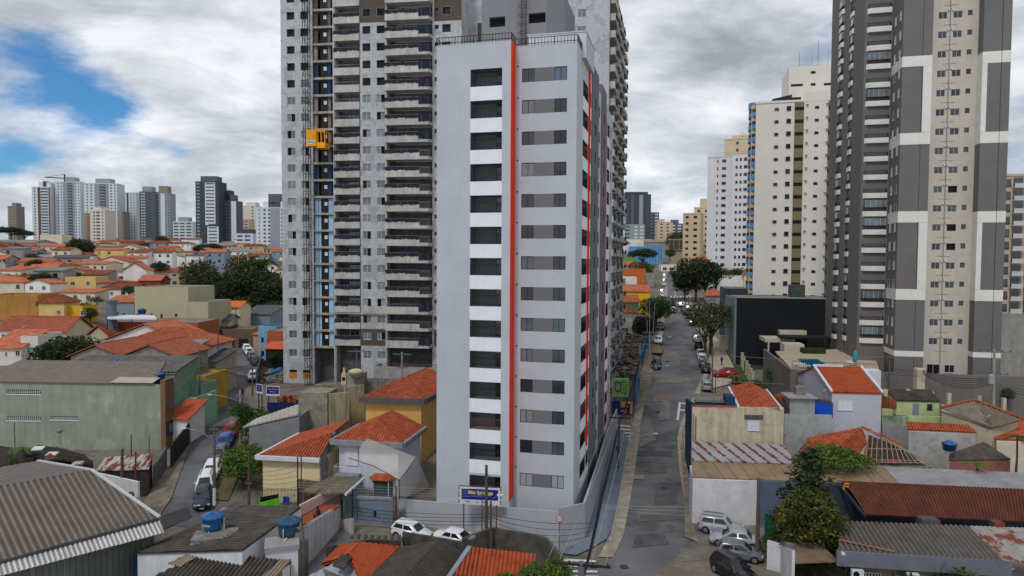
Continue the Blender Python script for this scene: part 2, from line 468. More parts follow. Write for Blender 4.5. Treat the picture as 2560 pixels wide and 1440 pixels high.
def house(name,label,loc,rot,w,d,h,wall,roof=TILE_O,kind='gable',along='x',rh=1.6,ov=0.35,wins='auto',group=None,ribs=0.0,cat='house',deep=5.0,floors=None,trim=None,door=None,tank=False,shape='tile',wst=None,parapet=0.5):
 """loc = ground-level front-left corner, local x along the front, y away"""
 t=Thing(name,label,cat,loc,rot,group)
 rnd=random.Random(hash((round(loc[0],2),round(loc[1],2)))&0xffff)
 a=MB(wall);a.box((0,0,-deep),(w,d,h))
 if kind=='gable':
  if along=='y':a.poly((0,-0.0,h),(w,0,h),(w/2,0,h+rh*w/(w+2*ov)));a.poly((w,d,h),(0,d,h),(w/2,d,h+rh*w/(w+2*ov)))
  else:a.poly((0,d,h),(0,0,h),(0,d/2,h+rh*d/(d+2*ov)));a.poly((w,0,h),(w,d,h),(w,d/2,h+rh*d/(d+2*ov)))
 if kind=='shed':
  q=rh*d/(d+2*ov)
  a.poly((0,d,h),(0,0,h),(0,d,h+q));a.poly((w,0,h),(w,d,h),(w,d,h+q));a.poly((w,d,h),(0,d,h),(0,d,h+q),(w,d,h+q))
 t.p('wall',a)
 b=MB(roof)
 if kind=='flat':
  if parapet:
   b.use(wall)
   b.box((0,0,h),(w,0.15,h+parapet));b.box((0,d-0.15,h),(w,d,h+parapet));b.box((0,0.15,h),(0.15,d-0.15,h+parapet));b.box((w-0.15,0.15,h),(w,d-0.15,h+parapet))
   b.use(roof);b.poly((0.15,0.15,h+0.03),(w-0.15,0.15,h+0.03),(w-0.15,d-0.15,h+0.03),(0.15,d-0.15,h+0.03))
  else:
   b.box((-ov,-ov,h),(w+ov,d+ov,h+0.22))
 else:
  for f in hip_faces(w,d,rh,ov,kind,along):
   f=[(x,y,z+h+0.06)for x,y,z in f]
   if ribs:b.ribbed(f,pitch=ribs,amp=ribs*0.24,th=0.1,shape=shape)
   else:b.slab([(x,y,z+0.07)for x,y,z in f],0.14)
  if trim:
   b.use(trim)
   if kind=='hip':b.box((-ov-0.05,-ov-0.05,h-0.18),(w+ov+0.05,d+ov+0.05,h+0.03))
   if kind=='gable' and along=='y':
    xm=w/2
    for s_ in(-ov,w+ov):b.bar((s_,-ov-0.02,h+0.1),(xm,-ov-0.02,h+rh+0.14),0.16,0.2)
  b.use(roof)
  if kind=='gable' and along=='x':b.tube([(-ov,d/2,h+rh+0.1),(w+ov,d/2,h+rh+0.1)],0.11,5)
  if kind=='gable' and along=='y':b.tube([(w/2,-ov,h+rh+0.1),(w/2,d+ov,h+rh+0.1)],0.11,5)
  if kind=='hip':
   fs=hip_faces(w,d,rh,ov,kind,along)
   for f in fs:
    p=f[1];q=f[2];b.tube([(p[0],p[1],p[2]+h+0.12),(q[0],q[1],q[2]+h+0.14)],0.09,5)
 ro=t.p('roof',b)
 if tank:
  c=MB(BLUEP);tx,ty=w*rnd.uniform(0.25,0.75),d*rnd.uniform(0.4,0.7)
  c.lathe([(0.55,0),(0.68,0.7),(0.72,0.72),(0.5,0.9),(0.1,0.95)],(tx,ty,h+(0.1 if kind=='flat' else rh*0.8)),14)
  t.p('water_tank',c)
 if wins=='auto':
  wins=[]
  nf=floors or max(1,int(h/2.8))
  n=max(1,int(w/3.2))
  for f in range(nf):
   for i in range(n):
    if rnd.random()<0.2:continue
    ww=rnd.choice([0.9,1.2,1.4]);x=w*(i+0.5)/n-ww/2
    wins.append((x,h-(nf-f)*2.75+1.0,ww,1.05))
 for wv in wins or[]:
  x,z,ww,hh=wv[:4];o=window(t,x,z,ww,hh,y=-0.04,frm=wv[4]if len(wv)>4 else(WHT if rnd.random()<0.6 else BFRAME),shutter=None)
 if wst:
  for y,z,ww,hh in wst:window(t,0,0,ww,hh,rot=math.pi/2,pos=(w+0.04,y,z))
 if door:
  x,dw,dh,dm=door;c=MB(dm);c.box((x,-0.05,0),(x+dw,-0.005,dh));t.p('door',c)
 return t
def FOL(name,c1,c2,c3):
 mt=bpy.data.materials.new(name);mt.use_nodes=True;nt=mt.node_tree;L=nt.links.new;bs=nt.nodes['Principled BSDF']
 geo=nd(nt,'ShaderNodeNewGeometry');tc=nd(nt,'ShaderNodeTexCoord')
 n=nd(nt,'ShaderNodeTexNoise',i_Scale=0.9,i_Detail=3.0);L(tc.outputs['Object'],n.inputs['Vector'])
 ad=nd(nt,'ShaderNodeMath',operation='MULTIPLY_ADD');L(geo.outputs['Random Per Island'],ad.inputs[0]);ad.inputs[1].default_value=0.45
 sb=nd(nt,'ShaderNodeMath',operation='SUBTRACT');L(n.outputs[0],sb.inputs[0]);sb.inputs[1].default_value=0.22;L(sb.outputs[0],ad.inputs[2])
 r=nd(nt,'ShaderNodeValToRGB');L(ad.outputs[0],r.inputs[0]);e=r.color_ramp.elements
 e[0].position=0.2;e[0].color=c1;e[1].position=0.85;e[1].color=c3;q=e.new(0.52);q.color=c2
 L(r.outputs[0],bs.inputs['Base Color']);bs.inputs['Roughness'].default_value=0.6;bs.inputs['Specular IOR Level'].default_value=0.25
 tr=nd(nt,'ShaderNodeBsdfTranslucent');L(r.outputs[0],tr.inputs[0]);mx=nd(nt,'ShaderNodeMixShader');mx.inputs[0].default_value=0.25
 L(bs.outputs[0],mx.inputs[1]);L(tr.outputs[0],mx.inputs[2]);L(mx.outputs[0],nt.nodes['Material Output'].inputs[0])
 return mt
F_DARK=FOL('dark_foliage',(0.012,0.022,0.010,1),(0.028,0.048,0.016,1),(0.06,0.085,0.028,1))
F_GREEN=FOL('green_foliage',(0.018,0.045,0.012,1),(0.045,0.10,0.022,1),(0.10,0.17,0.04,1))
F_OLIVE=FOL('olive_foliage',(0.03,0.036,0.014,1),(0.065,0.075,0.026,1),(0.12,0.13,0.045,1))
F_YELL=FOL('yellow_tipped_foliage',(0.022,0.036,0.012,1),(0.06,0.08,0.018,1),(0.24,0.22,0.03,1))
F_BRITE=FOL('bright_foliage',(0.03,0.07,0.012,1),(0.085,0.17,0.028,1),(0.22,0.26,0.04,1))
BARK=M('bark',S(78,68,58),var=0.3,scale=5)
def leaf_cloud(mb,centers,per,ls,rng,flat=0.85,fill=0.35):
 """centers: (c, r) clumps; leaves as small bent quads scattered toward each clump's surface"""
 for c,r in centers:
  n=int(per*r*r)
  d=rng.normal(size=(n,3));d/=np.linalg.norm(d,axis=1)[:,None]
  rad=r*(1-fill*rng.random(n)**1.6);rad*=1+0.12*rng.normal(size=n)
  P=np.array(c)+d*rad[:,None]*np.array([1,1,flat])
  nrm=d+0.75*rng.normal(size=(n,3));nrm/=np.linalg.norm(nrm,axis=1)[:,None]
  a=np.cross(nrm,rng.normal(size=(n,3)));a/=np.linalg.norm(a,axis=1)[:,None]
  b=np.cross(nrm,a);s=ls*(0.6+0.8*rng.random(n))[:,None]
  Q=np.stack([P-a*s,P-b*s*0.55,P+a*s,P+b*s*0.55],1).reshape(-1,3)
  k=len(mb.v);mb.v.extend([Vector(q)for q in Q.tolist()])
  mb.f.extend([(k+4*i,k+4*i+1,k+4*i+2,k+4*i+3)for i in range(n)])
  mb.mi.extend([mb.cur]*n);mb.smf.extend([False]*n)
def tree_meshes(seed,H,R,trunk_h,fol,nclump=14,per=95,ls=0.2,flat=0.8,clump=0.42,shape='round',tr=0.22,fill=0.35):
 rng=np.random.default_rng(seed);rr=random.Random(seed)
 cs=[];cz=(trunk_h+H)/2;hz=(H-trunk_h)/2
 for i in range(nclump):
  f=(i+0.5)/nclump
  if shape=='cone':
   z=trunk_h+(H-trunk_h)*f;rad=R*(1-f)**0.7*0.75+0.15;a=i*2.4
   r0=clump*R*(1.15-0.75*f);cs.append(((math.cos(a)*rad*0.55,math.sin(a)*rad*0.55,z-r0*0.3),r0))
  elif shape=='umbrella':
   a=i*2.4;rad=R*0.78*math.sqrt(f);z=cz+hz*0.55*(1-f*0.9)+rr.uniform(-.3,.3)
   cs.append(((math.cos(a)*rad,math.sin(a)*rad,z),clump*R*rr.uniform(0.75,1.15)))
  else:
   ph=math.acos(1-2*f*0.92);a=i*2.4;q=0.62+rr.uniform(-.1,.12)
   cs.append(((math.cos(a)*math.sin(ph)*R*q,math.sin(a)*math.sin(ph)*R*q,cz+math.cos(ph)*hz*q),clump*R*rr.uniform(0.8,1.2)))
 crown=MB(fol);leaf_cloud(crown,cs,per,ls,rng,flat,fill)
 tk=MB(BARK)
 b=(rr.uniform(-.2,.2),rr.uniform(-.2,.2),trunk_h+(H-trunk_h)*0.25)
 tk.tube([(0,0,-1.0),(0,0,0.1),(b[0]*.5,b[1]*.5,trunk_h*.6),b],[tr*1.3,tr*1.1,tr*.85,tr*.6],7)
 for c,r in cs[::1 if nclump<20 else 2]:
  s0=Vector((b[0]*.6,b[1]*.6,trunk_h*rr.uniform(.75,1.05)));e=Vector(c)
  mid=(s0+e)/2+Vector((rr.uniform(-.3,.3),rr.uniform(-.3,.3),rr.uniform(-.1,.4)))
  tk.tube([s0,mid,e],[tr*.45,tr*.28,tr*.1],5)
 return mesh_of(crown,'crown'),mesh_of(tk,'trunk')
_TREES={}
def tree(kind,label,loc,h,rot=0.0,group=None,sx=1.0,name='tree',cat='tree'):
 if kind not in _TREES:_TREES[kind]=TREEK[kind]()
 (cm,tm),H=_TREES[kind]
 o=bpy.data.objects.new(name,None);COL.objects.link(o);o.location=loc;o.rotation_euler=(0,0,rot);k=h/H;o.scale=(k*sx,k*sx,k)
 tag(o,label,cat,group)
 for n,me in(('crown',cm),('trunk',tm)):
  c=bpy.data.objects.new(n,me);COL.objects.link(c);c.parent=o
 return o
def palm_meshes(seed=3,n=16,L=2.6,H=9.0,fol=None,ls=1.0):
 rr=random.Random(seed);cr=MB(fol or F_GREEN)
 for i in range(n):
  a=i*2.4;el=rr.uniform(0.1,1.1);pts=[]
  for k in range(7):
   t=k/6;pts.append(Vector((math.cos(a)*L*t*math.cos(el*(1-t)),math.sin(a)*L*t*math.cos(el*(1-t)),H+L*(math.sin(el)*t-0.75*t*t))))
  side=Vector((-math.sin(a),math.cos(a),0))
  for k in range(6):
   p,q=pts[k],pts[k+1]
   for j in range(3):
    u=p+(q-p)*(j/3);wv=0.62*ls*math.sin(math.pi*min(1,(k+j/3+0.7)/6.8))+0.08
    for sgn in(-1,1):
     tip=u+side*sgn*wv+(q-p)*0.9-Vector((0,0,wv*0.45));cr.poly(u,u+(q-p)*0.32,tip)
 tk=MB(BARK);tk.tube([(0,0,-1),(0.1,0,H*.4),(0,0,H)],[0.24,0.17,0.13],8)
 return mesh_of(cr,'crown'),mesh_of(tk,'trunk')
TREEK={
'dark':lambda:(tree_meshes(1,9,4.2,2.2,F_DARK,20,95,0.24,clump=0.42),9),
'dark2':lambda:(tree_meshes(2,9,4.6,2.6,F_DARK,15,80,0.26,clump=0.40,shape='umbrella'),9),
'green':lambda:(tree_meshes(4,7,3.2,1.6,F_GREEN,15,105,0.2,clump=0.42),7),
'olive':lambda:(tree_meshes(5,10,4.4,3.0,F_OLIVE,18,60,0.25,clump=0.36,fill=0.6),10),
'sparse':lambda:(tree_meshes(6,9,4.2,3.4,F_OLIVE,13,38,0.24,clump=0.33,shape='umbrella',fill=0.7,tr=0.26),9),
'bright':lambda:(tree_meshes(8,5,2.4,1.0,F_BRITE,24,260,0.13,clump=0.33),5),
'shrub':lambda:(tree_meshes(9,2.4,1.4,0.3,F_GREEN,10,170,0.13,clump=0.45,tr=0.06),2.4),
'weeds':lambda:(tree_meshes(12,2.0,2.4,0.2,F_BRITE,16,230,0.12,clump=0.3,tr=0.05,flat=0.7,shape='umbrella'),2.0),
'cone':lambda:(tree_meshes(10,9,2.6,1.2,F_DARK,26,260,0.14,clump=0.40,shape='cone',tr=0.16),9),
'yellow':lambda:(tree_meshes(11,7.5,2.5,1.8,F_YELL,30,300,0.12,clump=0.28,flat=1.0,tr=0.15),7.5),
'palm':lambda:(palm_meshes(),9),
'yucca':lambda:(palm_meshes(5,22,1.2,1.6,F_GREEN,0.35),2.4),
'banana':lambda:(palm_meshes(7,10,1.7,1.8,F_BRITE,0.8),3.0),
}
TYRE=M('tyre_rubber',S(22,22,24),var=0.05);RIM=M('wheel_rim',S(150,152,156),rough=0.35,metal=0.6,var=0.03)
HEAD=M('headlight_glass',S(205,210,215),rough=0.15,var=0.02,spec=0.8);TAIL=M('tail_lamp',S(150,22,22),rough=0.25,var=0.02)
PLATE=M('number_plate',S(190,190,190),var=0.02);TRIMM=M('black_trim',S(28,28,30),var=0.05)
CGLASS=glass('car_glass',(0.012,0.015,0.018,1),0.04)
def paint(n,c):return M(n,c,rough=0.22,var=0.02,spec=0.7)
PT={'white':paint('white_car_paint',S(222,224,228)),'black':paint('black_car_paint',S(22,23,27)),'silver':paint('silver_car_paint',S(150,154,160)),
'grey':paint('grey_car_paint',S(92,98,104)),'red':paint('red_car_paint',S(150,18,30)),'blue':paint('blue_car_paint',S(36,88,165)),'navy':paint('dark_blue_car_paint',S(34,42,62)),'greygreen':paint('grey_green_car_paint',S(98,108,110))}
CT={
'hatch':(3.85,1.68,1.50,0.92,0.88,(0.05,0.40,2.15,2.95),0.92),
'sedan':(4.45,1.74,1.47,0.93,0.88,(0.70,1.25,2.55,3.40),1.0),
'suv':(4.35,1.80,1.66,1.05,1.02,(0.05,0.35,2.55,3.25),1.05),
'wagon':(4.20,1.70,1.62,0.95,0.92,(0.05,0.30,2.45,3.10),0.95),
'van':(4.10,1.78,1.86,1.05,1.05,(0.03,0.12,2.50,3.35),1.05),
'pickup':(5.10,1.86,1.76,1.08,1.08,(1.75,1.95,3.20,3.95),1.02),
}
_CARM={}
def car_meshes(typ,col):
 key=(typ,col)
 if key in _CARM:return _CARM[key]
 Lc,Wc,Hc,belt,hood,g,tailh=CT[typ];hw=Wc/2;pm=PT[col]
 R0=0.31 if typ not in('suv','pickup')else 0.36
 fx,rx=Lc-0.78,0.72
 b=MB(pm);b.sm=True
 st=[(0.0,.80,.42,tailh*.86),(0.08,.93,.30,tailh*.98),(0.45,1,.22,belt),(rx,1,.2,belt),(1.4,1,.18,belt),(Lc*.5,1,.18,belt),(g[3]-.1,1,.18,belt),(g[3]+.15,.995,.2,(belt+hood)/2),(Lc-.55,.97,.22,hood*.95),(Lc-.18,.90,.26,hood*.84),(Lc,.74,.36,hood*.66)]
 if typ=='pickup':st[2]=(0.3,1,.3,belt*.98)
 n=11;vs=[]
 for x,wf,zb,zt in st:
  y=hw*wf
  pr=[(y*.9,zb),(y*.985,zb+.1),(y,zb+.26),(y*.995,(zb+zt)/2+.06),(y*.965,zt-.1),(y*.9,zt-.02)]
  ring=pr+[(0,zt+.035)]+[(-a,c)for a,c in pr[::-1]]
  vs+=[(x,a,c)for a,c in ring]
 k=13;fs=[(i*k+j,i*k+(j+1)%k,(i+1)*k+(j+1)%k,(i+1)*k+j)for i in range(len(st)-1)for j in range(k)]
 fs+=[tuple(range(k-1,-1,-1)),tuple((len(st)-1)*k+j for j in range(k))]
 b.add(vs,[f[::-1]for f in fs])
 zb,zr=belt-.03,Hc-.03
 bx0,tx0,tx1,bx1=g;yb,yt=hw*.93,hw*.72
 def ring(f):
  x0=bx0+(tx0-bx0)*f;x1=bx1+(tx1-bx1)*f;y=yb+(yt-yb)*f;z=zb+(zr-zb)*f
  return[(x0,-y,z),(x0+.12,-y-.03,z),(x1-.15,-y-.03,z),(x1,-y*.82,z),(x1+.05,0,z),(x1,y*.82,z),(x1-.15,y+.03,z),(x0+.12,y+.03,z),(x0,y,z),(x0-.03,0,z)]
 rs=[ring(0),ring(.5),ring(.9)]
 x0,x1=tx0+.05,tx1-.06;y=yt*.88
 rs.append([(x0,-y,Hc),(x0+.1,-y,Hc),(x1-.1,-y,Hc),(x1,-y*.8,Hc),(x1,0,Hc+.01),(x1,y*.8,Hc),(x1-.1,y,Hc),(x0+.1,y,Hc),(x0,y,Hc),(x0,0,Hc+.01)])
 vs=[p for r_ in rs for p in r_];k=10
 b.add(vs,[(i*k+j,i*k+(j+1)%k,(i+1)*k+(j+1)%k,(i+1)*k+j)for i in range(3)for j in range(k)]+[tuple(3*k+j for j in range(k))])
 b.sm=False;b.use(TRIMM)
 for wx in(fx,rx):
  for s in(-1,1):
   pts=[(wx+(R0+.06)*math.cos(math.pi*j/8),s*(hw*1.004),.30+(R0+.06)*math.sin(math.pi*j/8))for j in range(9)]+[(wx-(R0+.06),s*hw*1.004,.2),(wx+(R0+.06),s*hw*1.004,.2)]
   b.poly(*(pts[:9][::s]+([(wx-(R0+.06),s*hw*1.004,.2),(wx+(R0+.06),s*hw*1.004,.2)]if s>0 else[(wx+(R0+.06),s*hw*1.004,.2),(wx-(R0+.06),s*hw*1.004,.2)])))
 b.box((rx+.3,-hw*.99,.17),(fx-.3,hw*.99,.24));b.box((Lc-.1,-hw*.6,.26),(Lc+.015,hw*.6,.42));b.box((-.02,-hw*.7,.30),(.08,hw*.7,.40))
 if typ in('suv','wagon'):
  for s in(-1,1):b.bar((tx0+.1,s*yt*.8,Hc+.05),(tx1-.2,s*yt*.8,Hc+.05),.04,.04)
 if typ=='pickup':
  b.box((.12,-hw*.86,belt-.01),(g[0]-.08,hw*.86,belt+.045))
 def onside(f,x,s,pr=.012):
  y=yb+(yt-yb)*f+.03+pr;return(x,s*y,zb+(zr-zb)*f)
 def gx(f,front):return(bx1+(tx1-bx1)*f)if front else(bx0+(tx0-bx0)*f)
 parts={'body':[b]}
 gl=[]
 mid=(tx0*.45+tx1*.55)if typ!='pickup' else(tx0+tx1)/2
 spl=[(None,mid-.05),(mid+.05,None)]
 for s in(-1,1):
  for a,c in spl:
   q=MB(CGLASS);lo,hi=.22,.84
   xa=lambda f:(gx(f,False)+.22)if a is None else a
   xc=lambda f:(gx(f,True)-.24)if c is None else c
   pts=[onside(lo,xa(lo),s),onside(lo,xc(lo),s),onside(hi,xc(hi),s),onside(hi,xa(hi),s)]
   q.poly(*(pts if s<0 else pts[::-1]));gl.append(('side_window',q))
 for front in(True,False):
  q=MB(CGLASS);lo,hi=.16,.88;pts=[]
  for f in(lo,hi):
   x=gx(f,front);y=(yb+(yt-yb)*f)*(.82 if front else.97);dx=.015 if front else-.015
   pts.append([(x+dx,-y*.95,zb+(zr-zb)*f),(x+(.05 if front else-.03)+dx,0,zb+(zr-zb)*f),(x+dx,y*.95,zb+(zr-zb)*f)])
  (a0,a1,a2),(c0,c1,c2)=pts
  q.poly(*((a0,a1,c1,c0)if front else(a1,a0,c0,c1)));q.poly(*((a1,a2,c2,c1)if front else(a2,a1,c1,c2)))
  gl.append(('windscreen' if front else 'rear_window',q))
 parts['glass']=gl
 lm=MB(HEAD);lm.box((Lc-.24,hw*.55,hood*.62),(Lc-.08,hw*.86,hood*.8));hl=mesh_of(lm,'headlight')
 lm=MB(HEAD);lm.box((Lc-.24,-hw*.86,hood*.62),(Lc-.08,-hw*.55,hood*.8));hr=mesh_of(lm,'headlight')
 tm=MB(TAIL);tm.box((-.01,hw*.68,tailh*.68),(.14,hw*.93,tailh*.95));tl=mesh_of(tm,'tail_light')
 tm=MB(TAIL);tm.box((-.01,-hw*.93,tailh*.68),(.14,-hw*.68,tailh*.95));tr=mesh_of(tm,'tail_light')
 wm=MB(TYRE);wm.lathe([(R0*.6,-.1),(R0*.96,-.1),(R0,-.06),(R0,.06),(R0*.96,.1),(R0*.6,.1)],n=18)
 rm=MB(RIM);rm.lathe([(R0*.05,-.106),(R0*.62,-.106),(R0*.64,-.07),(R0*.64,.07),(R0*.62,.106),(R0*.05,.106)],n=12)
 mm=MB(pm);mm.box((bx1-.45,hw*.95,belt+.02),(bx1-.28,hw*1.13,belt+.15));mm2=MB(pm);mm2.box((bx1-.45,-hw*1.13,belt+.02),(bx1-.28,-hw*.95,belt+.15))
 pl=MB(PLATE);pl.box((-.035,-.2,tailh*.6),(-.02,.2,tailh*.6+.13));pf=MB(PLATE);pf.box((Lc+.016,-.2,.3),(Lc+.03,.2,.42))
 r={'body':mesh_of(b,'body'),'glass':[(n_,mesh_of(q,n_))for n_,q in gl],'lights':[('headlight',hl),('headlight',hr),('tail_light',tl),('tail_light',tr)],
 'misc':[('wing_mirror',mesh_of(mm,'wing_mirror')),('wing_mirror',mesh_of(mm2,'wing_mirror')),('number_plate',mesh_of(pl,'number_plate')),('number_plate',mesh_of(pf,'number_plate'))],
 'wheel':mesh_of(wm,'tyre'),'rim':mesh_of(rm,'rim'),'wp':[(fx,hw-.1),(fx,-hw+.1),(rx,hw-.1),(rx,-hw+.1)],'R0':R0}
 _CARM[key]=r;return r
def car(typ,col,label,px,py,heading,group=None,name=None,at=None):
 """px,py: pixel of the ground under the car's middle; heading: degrees of its nose from +x (world)"""
 r=car_meshes(typ,col);Lc=CT[typ][0];h=math.radians(heading);hd=Vector((math.cos(h),math.sin(h),0))
 c=G(px,py)if at is None else Vector(at);a=c-hd*Lc*.35;b=c+hd*Lc*.35
 za,zb=TZ(a.x,a.y),TZ(b.x,b.y);pit=math.atan2(zb-za,Lc*.7)
 o=bpy.data.objects.new(name or{'van':'parked_van','pickup':'parked_pickup'}.get(typ,'parked_car'),None);COL.objects.link(o)
 o.rotation_euler=(0,-pit,h);q=c-hd*Lc/2;o.location=(q.x,q.y,(za+zb)/2+.14-math.sin(pit)*Lc/2)
 tag(o,label,{'van':'van','pickup':'pickup truck'}.get(typ,'car'),group)
 def ch(n,me,par=o,loc=(0,0,0),rot=(0,0,0)):
  x=bpy.data.objects.new(n,me);COL.objects.link(x);x.parent=par;x.location=loc;x.rotation_euler=rot;return x
 ch('body',r['body'])
 for n_,me in r['glass']+r['lights']+r['misc']:ch(n_,me)
 for x,y in r['wp']:
  wl=ch('wheel',r['wheel'],loc=(x,y,r['R0']),rot=(math.pi/2,0,0));ch('rim',r['rim'],par=wl)
 return o
SKIN=M('skin',S(150,105,80),rough=0.6,var=0.03)
def person(label,loc,rot,joints,cloth,extra=None,group=None):
 """joints: dict name->(x,y,z) for head, neck, chest, pelvis, sh/el/ha, hi/kn/fo (l,r); one continuous skinned body"""
 J=joints;names=['pelvis','chest','neck','head','headtop','shl','ell','hal','shr','elr','har','hil','knl','fol','tol','hir','knr','for','tor']
 rad=dict(pelvis=.15,chest=.165,neck=.06,head=.105,headtop=.08,shl=.08,ell=.05,hal=.035,shr=.08,elr=.05,har=.035,hil=.10,knl=.065,fol=.045,tol=.04,hir=.10,knr=.065,tor=.04)
 rad['for']=.045
 ed=[('pelvis','chest'),('chest','neck'),('neck','head'),('head','headtop'),('chest','shl'),('shl','ell'),('ell','hal'),('chest','shr'),('shr','elr'),('elr','har'),('pelvis','hil'),('hil','knl'),('knl','fol'),('fol','tol'),('pelvis','hir'),('hir','knr'),('knr','for'),('for','tor')]
 me=bpy.data.meshes.new('person_body');me.from_pydata([J[n]for n in names],[(names.index(a),names.index(b))for a,b in ed],[])
 o=bpy.data.objects.new('person',me);COL.objects.link(o)
 md=o.modifiers.new('skin','SKIN')
 if not me.skin_vertices:me.attributes
 if not me.skin_vertices:
  bm=bmesh.new();bm.from_mesh(me);bm.verts.layers.skin.verify();bm.to_mesh(me);bm.free()
 sv=me.skin_vertices[0].data
 for i,n in enumerate(names):sv[i].radius=(rad[n],rad[n]);sv[i].use_root=(n=='pelvis')
 o.modifiers.new('sub','SUBSURF').levels=1;o.modifiers['sub'].render_levels=1
 dg=bpy.context.evaluated_depsgraph_get();m2=bpy.data.meshes.new_from_object(o.evaluated_get(dg));COL.objects.unlink(o);bpy.data.objects.remove(o)
 m2.materials.clear();m2.materials.append(SKIN);m2.materials.append(cloth[0]);m2.materials.append(cloth[1]);m2.materials.append(BLKM)
 nk=J['neck'][2];pv=Vector(J['pelvis'])
 for p in m2.polygons:
  c=p.center;dleg=min((c-Vector(J[n])).length for n in('knl','knr','fol','for','hil','hir'));dtop=min((c-Vector(J[n])).length for n in('chest','shl','shr','ell','elr'))
  dft=min((c-Vector(J[n])).length for n in('fol','for','tol','tor'));dha=min((c-Vector(J[n])).length for n in('hal','har'));dhd=(c-Vector(J['head'])).length
  p.material_index=3 if dft<.12 else 0 if(dhd<.15 or dha<.12)else(2 if dleg<dtop else 1);p.use_smooth=True
 b=bpy.data.objects.new('person',m2);COL.objects.link(b);b.location=loc;b.rotation_euler=(0,0,rot);tag(b,label,'person',group)
 hr=MB(extra or BLKM);hr.sm=True;h=Vector(J['head']);hr.lathe([(.02,.13),(.075,.115),(.112,.05),(.116,-.01),(.10,-.06)][::-1],(h.x,h.y+.015,h.z+.03),12)
 ho=hr.build('hair',b);return b
def stand(arm=0.0,stride=0.12):
 return dict(pelvis=(0,0,.93),chest=(0,0,1.28),neck=(0,-.01,1.47),head=(0,-.03,1.61),headtop=(0,-.02,1.72),shl=(-.19,0,1.40),ell=(-.24,.02,1.12),hal=(-.24,-.1-arm,.88+arm),shr=(.19,0,1.40),elr=(.25,.03,1.12),har=(.24,-.06,.88),
 hil=(-.09,0,.88),knl=(-.1,-stride,.48),fol=(-.1,-stride*.8,.07),tol=(-.1,-stride*.8-.16,.04),hir=(.09,0,.88),knr=(.1,stride*.4,.48),tor=(.1,stride-.14,.04),**{'for':(.1,stride,.07)})
SIT=dict(pelvis=(0,0,.12),chest=(0,-.08,.48),neck=(0,-.14,.66),head=(0,-.2,.78),headtop=(0,-.22,.88),shl=(-.19,-.08,.58),ell=(-.22,-.25,.34),hal=(-.12,-.42,.36),shr=(.19,-.08,.58),elr=(.22,-.25,.34),har=(.10,-.42,.34),
hil=(-.1,-.02,.12),knl=(-.13,-.42,.30),fol=(-.13,-.5,-.12),tol=(-.13,-.66,-.14),hir=(.1,-.02,.12),knr=(.13,-.42,.28),tor=(.13,-.66,-.14),**{'for':(.13,-.5,-.12)})
def text_mesh(s,size,mat,name='lettering',bold=True):
 cu=bpy.data.curves.new('t','FONT');cu.body=s;cu.size=size;cu.extrude=0.004;cu.align_x='CENTER';cu.align_y='CENTER'
 if bold:cu.offset=size*0.018
 o=bpy.data.objects.new('t',cu);COL.objects.link(o);dg=bpy.context.evaluated_depsgraph_get();me=bpy.data.meshes.new_from_object(o.evaluated_get(dg));COL.objects.unlink(o);bpy.data.objects.remove(o)
 me.name=name;me.materials.clear();me.materials.append(mat);return me
def cable(a,b,sag,r=0.02,n=10):
 a=Vector(a);b=Vector(b);return[a.lerp(b,i/n)-Vector((0,0,sag*4*(i/n)*(1-i/n)))for i in range(n+1)]
 # ================================================================ GROUND AND ROADS
ASPH=M('asphalt',S(104,104,106),rough=0.9,var=0.22,scale=0.25,patch=(S(84,84,88),0.13,0.52),grime=0.25,gcol=S(66,66,68),gscale=0.5,bump=0.1)
GUT=M('concrete_gutter',S(158,150,136),rough=0.95,var=0.22,scale=0.8,grime=0.45,gcol=S(105,98,86))
PAV=M('concrete_pavement',S(128,118,102),var=0.28,scale=0.7,grime=0.65,gcol=S(74,70,58),lines=(1,2.2,0.07,0.5))
BPAV=M('painted_pavement',S(112,124,140),rough=0.8,var=0.10,scale=0.5,grime=0.15)
KERB=M('kerb_stone',S(150,146,138),var=0.15,scale=2)
PAINTW=M('road_paint',S(205,205,205),var=0.12,scale=3,grime=0.3,gcol=S(120,120,120))
PAINTY=M('yellow_road_paint',S(190,150,70),var=0.15,scale=3)
SOIL=M('town_ground',S(116,108,98),var=0.25,scale=0.15,patch=(S(90,90,74),0.05,0.55),grime=0.4)
def ground():
 mb=MB(SOIL)
 ks=[(-6400+60*i-1280)/F_PX if False else 0 for i in range(1)]
 pxs=list(range(-2600,5300,45));ds=[-40,0,25,45];d=60.0
 while d<1000:ds.append(d);d*=1.022
 ds+=[1200,1600,2200,3200,5000,9000]
 vs=[]
 for y in ds:
  for p in pxs:
   k=(p-1280)/F_PX;yy=max(y,60)if y<60 else y
   x=k*yy;vs.append((x,y,TZ(x,y)))
 n=len(pxs);mb.add(vs,[(i*n+j,i*n+j+1,(i+1)*n+j+1,(i+1)*n+j)for i in range(len(ds)-1)for j in range(n-1)])
 solo('ground','town ground rising into low hills',None,mb,kind='structure')
ground()
def strip(name,pairs,mat,up,n=10,kind='structure',label=None,cols=3):
 """surface laid on the terrain between left/right edge pixels"""
 L=[G(*a)for a,b in pairs];R=[G(*b)for a,b in pairs]
 mb=MB(mat);vs=[];rows=0
 for i in range(len(L)-1):
  for k in range(n+(1 if i==len(L)-2 else 0)):
   t=k/n;a=L[i].lerp(L[i+1],t);b=R[i].lerp(R[i+1],t);rows+=1
   for c in range(cols+1):
    q=a.lerp(b,c/cols);vs.append((q.x,q.y,TZ(q.x,q.y)+up))
 k=cols+1
 mb.add(vs,[(i*k+j,i*k+j+1,(i+1)*k+j+1,(i+1)*k+j)for i in range(rows-1)for j in range(cols)])
 o=solo(name,label,None,mb,kind=kind);return o
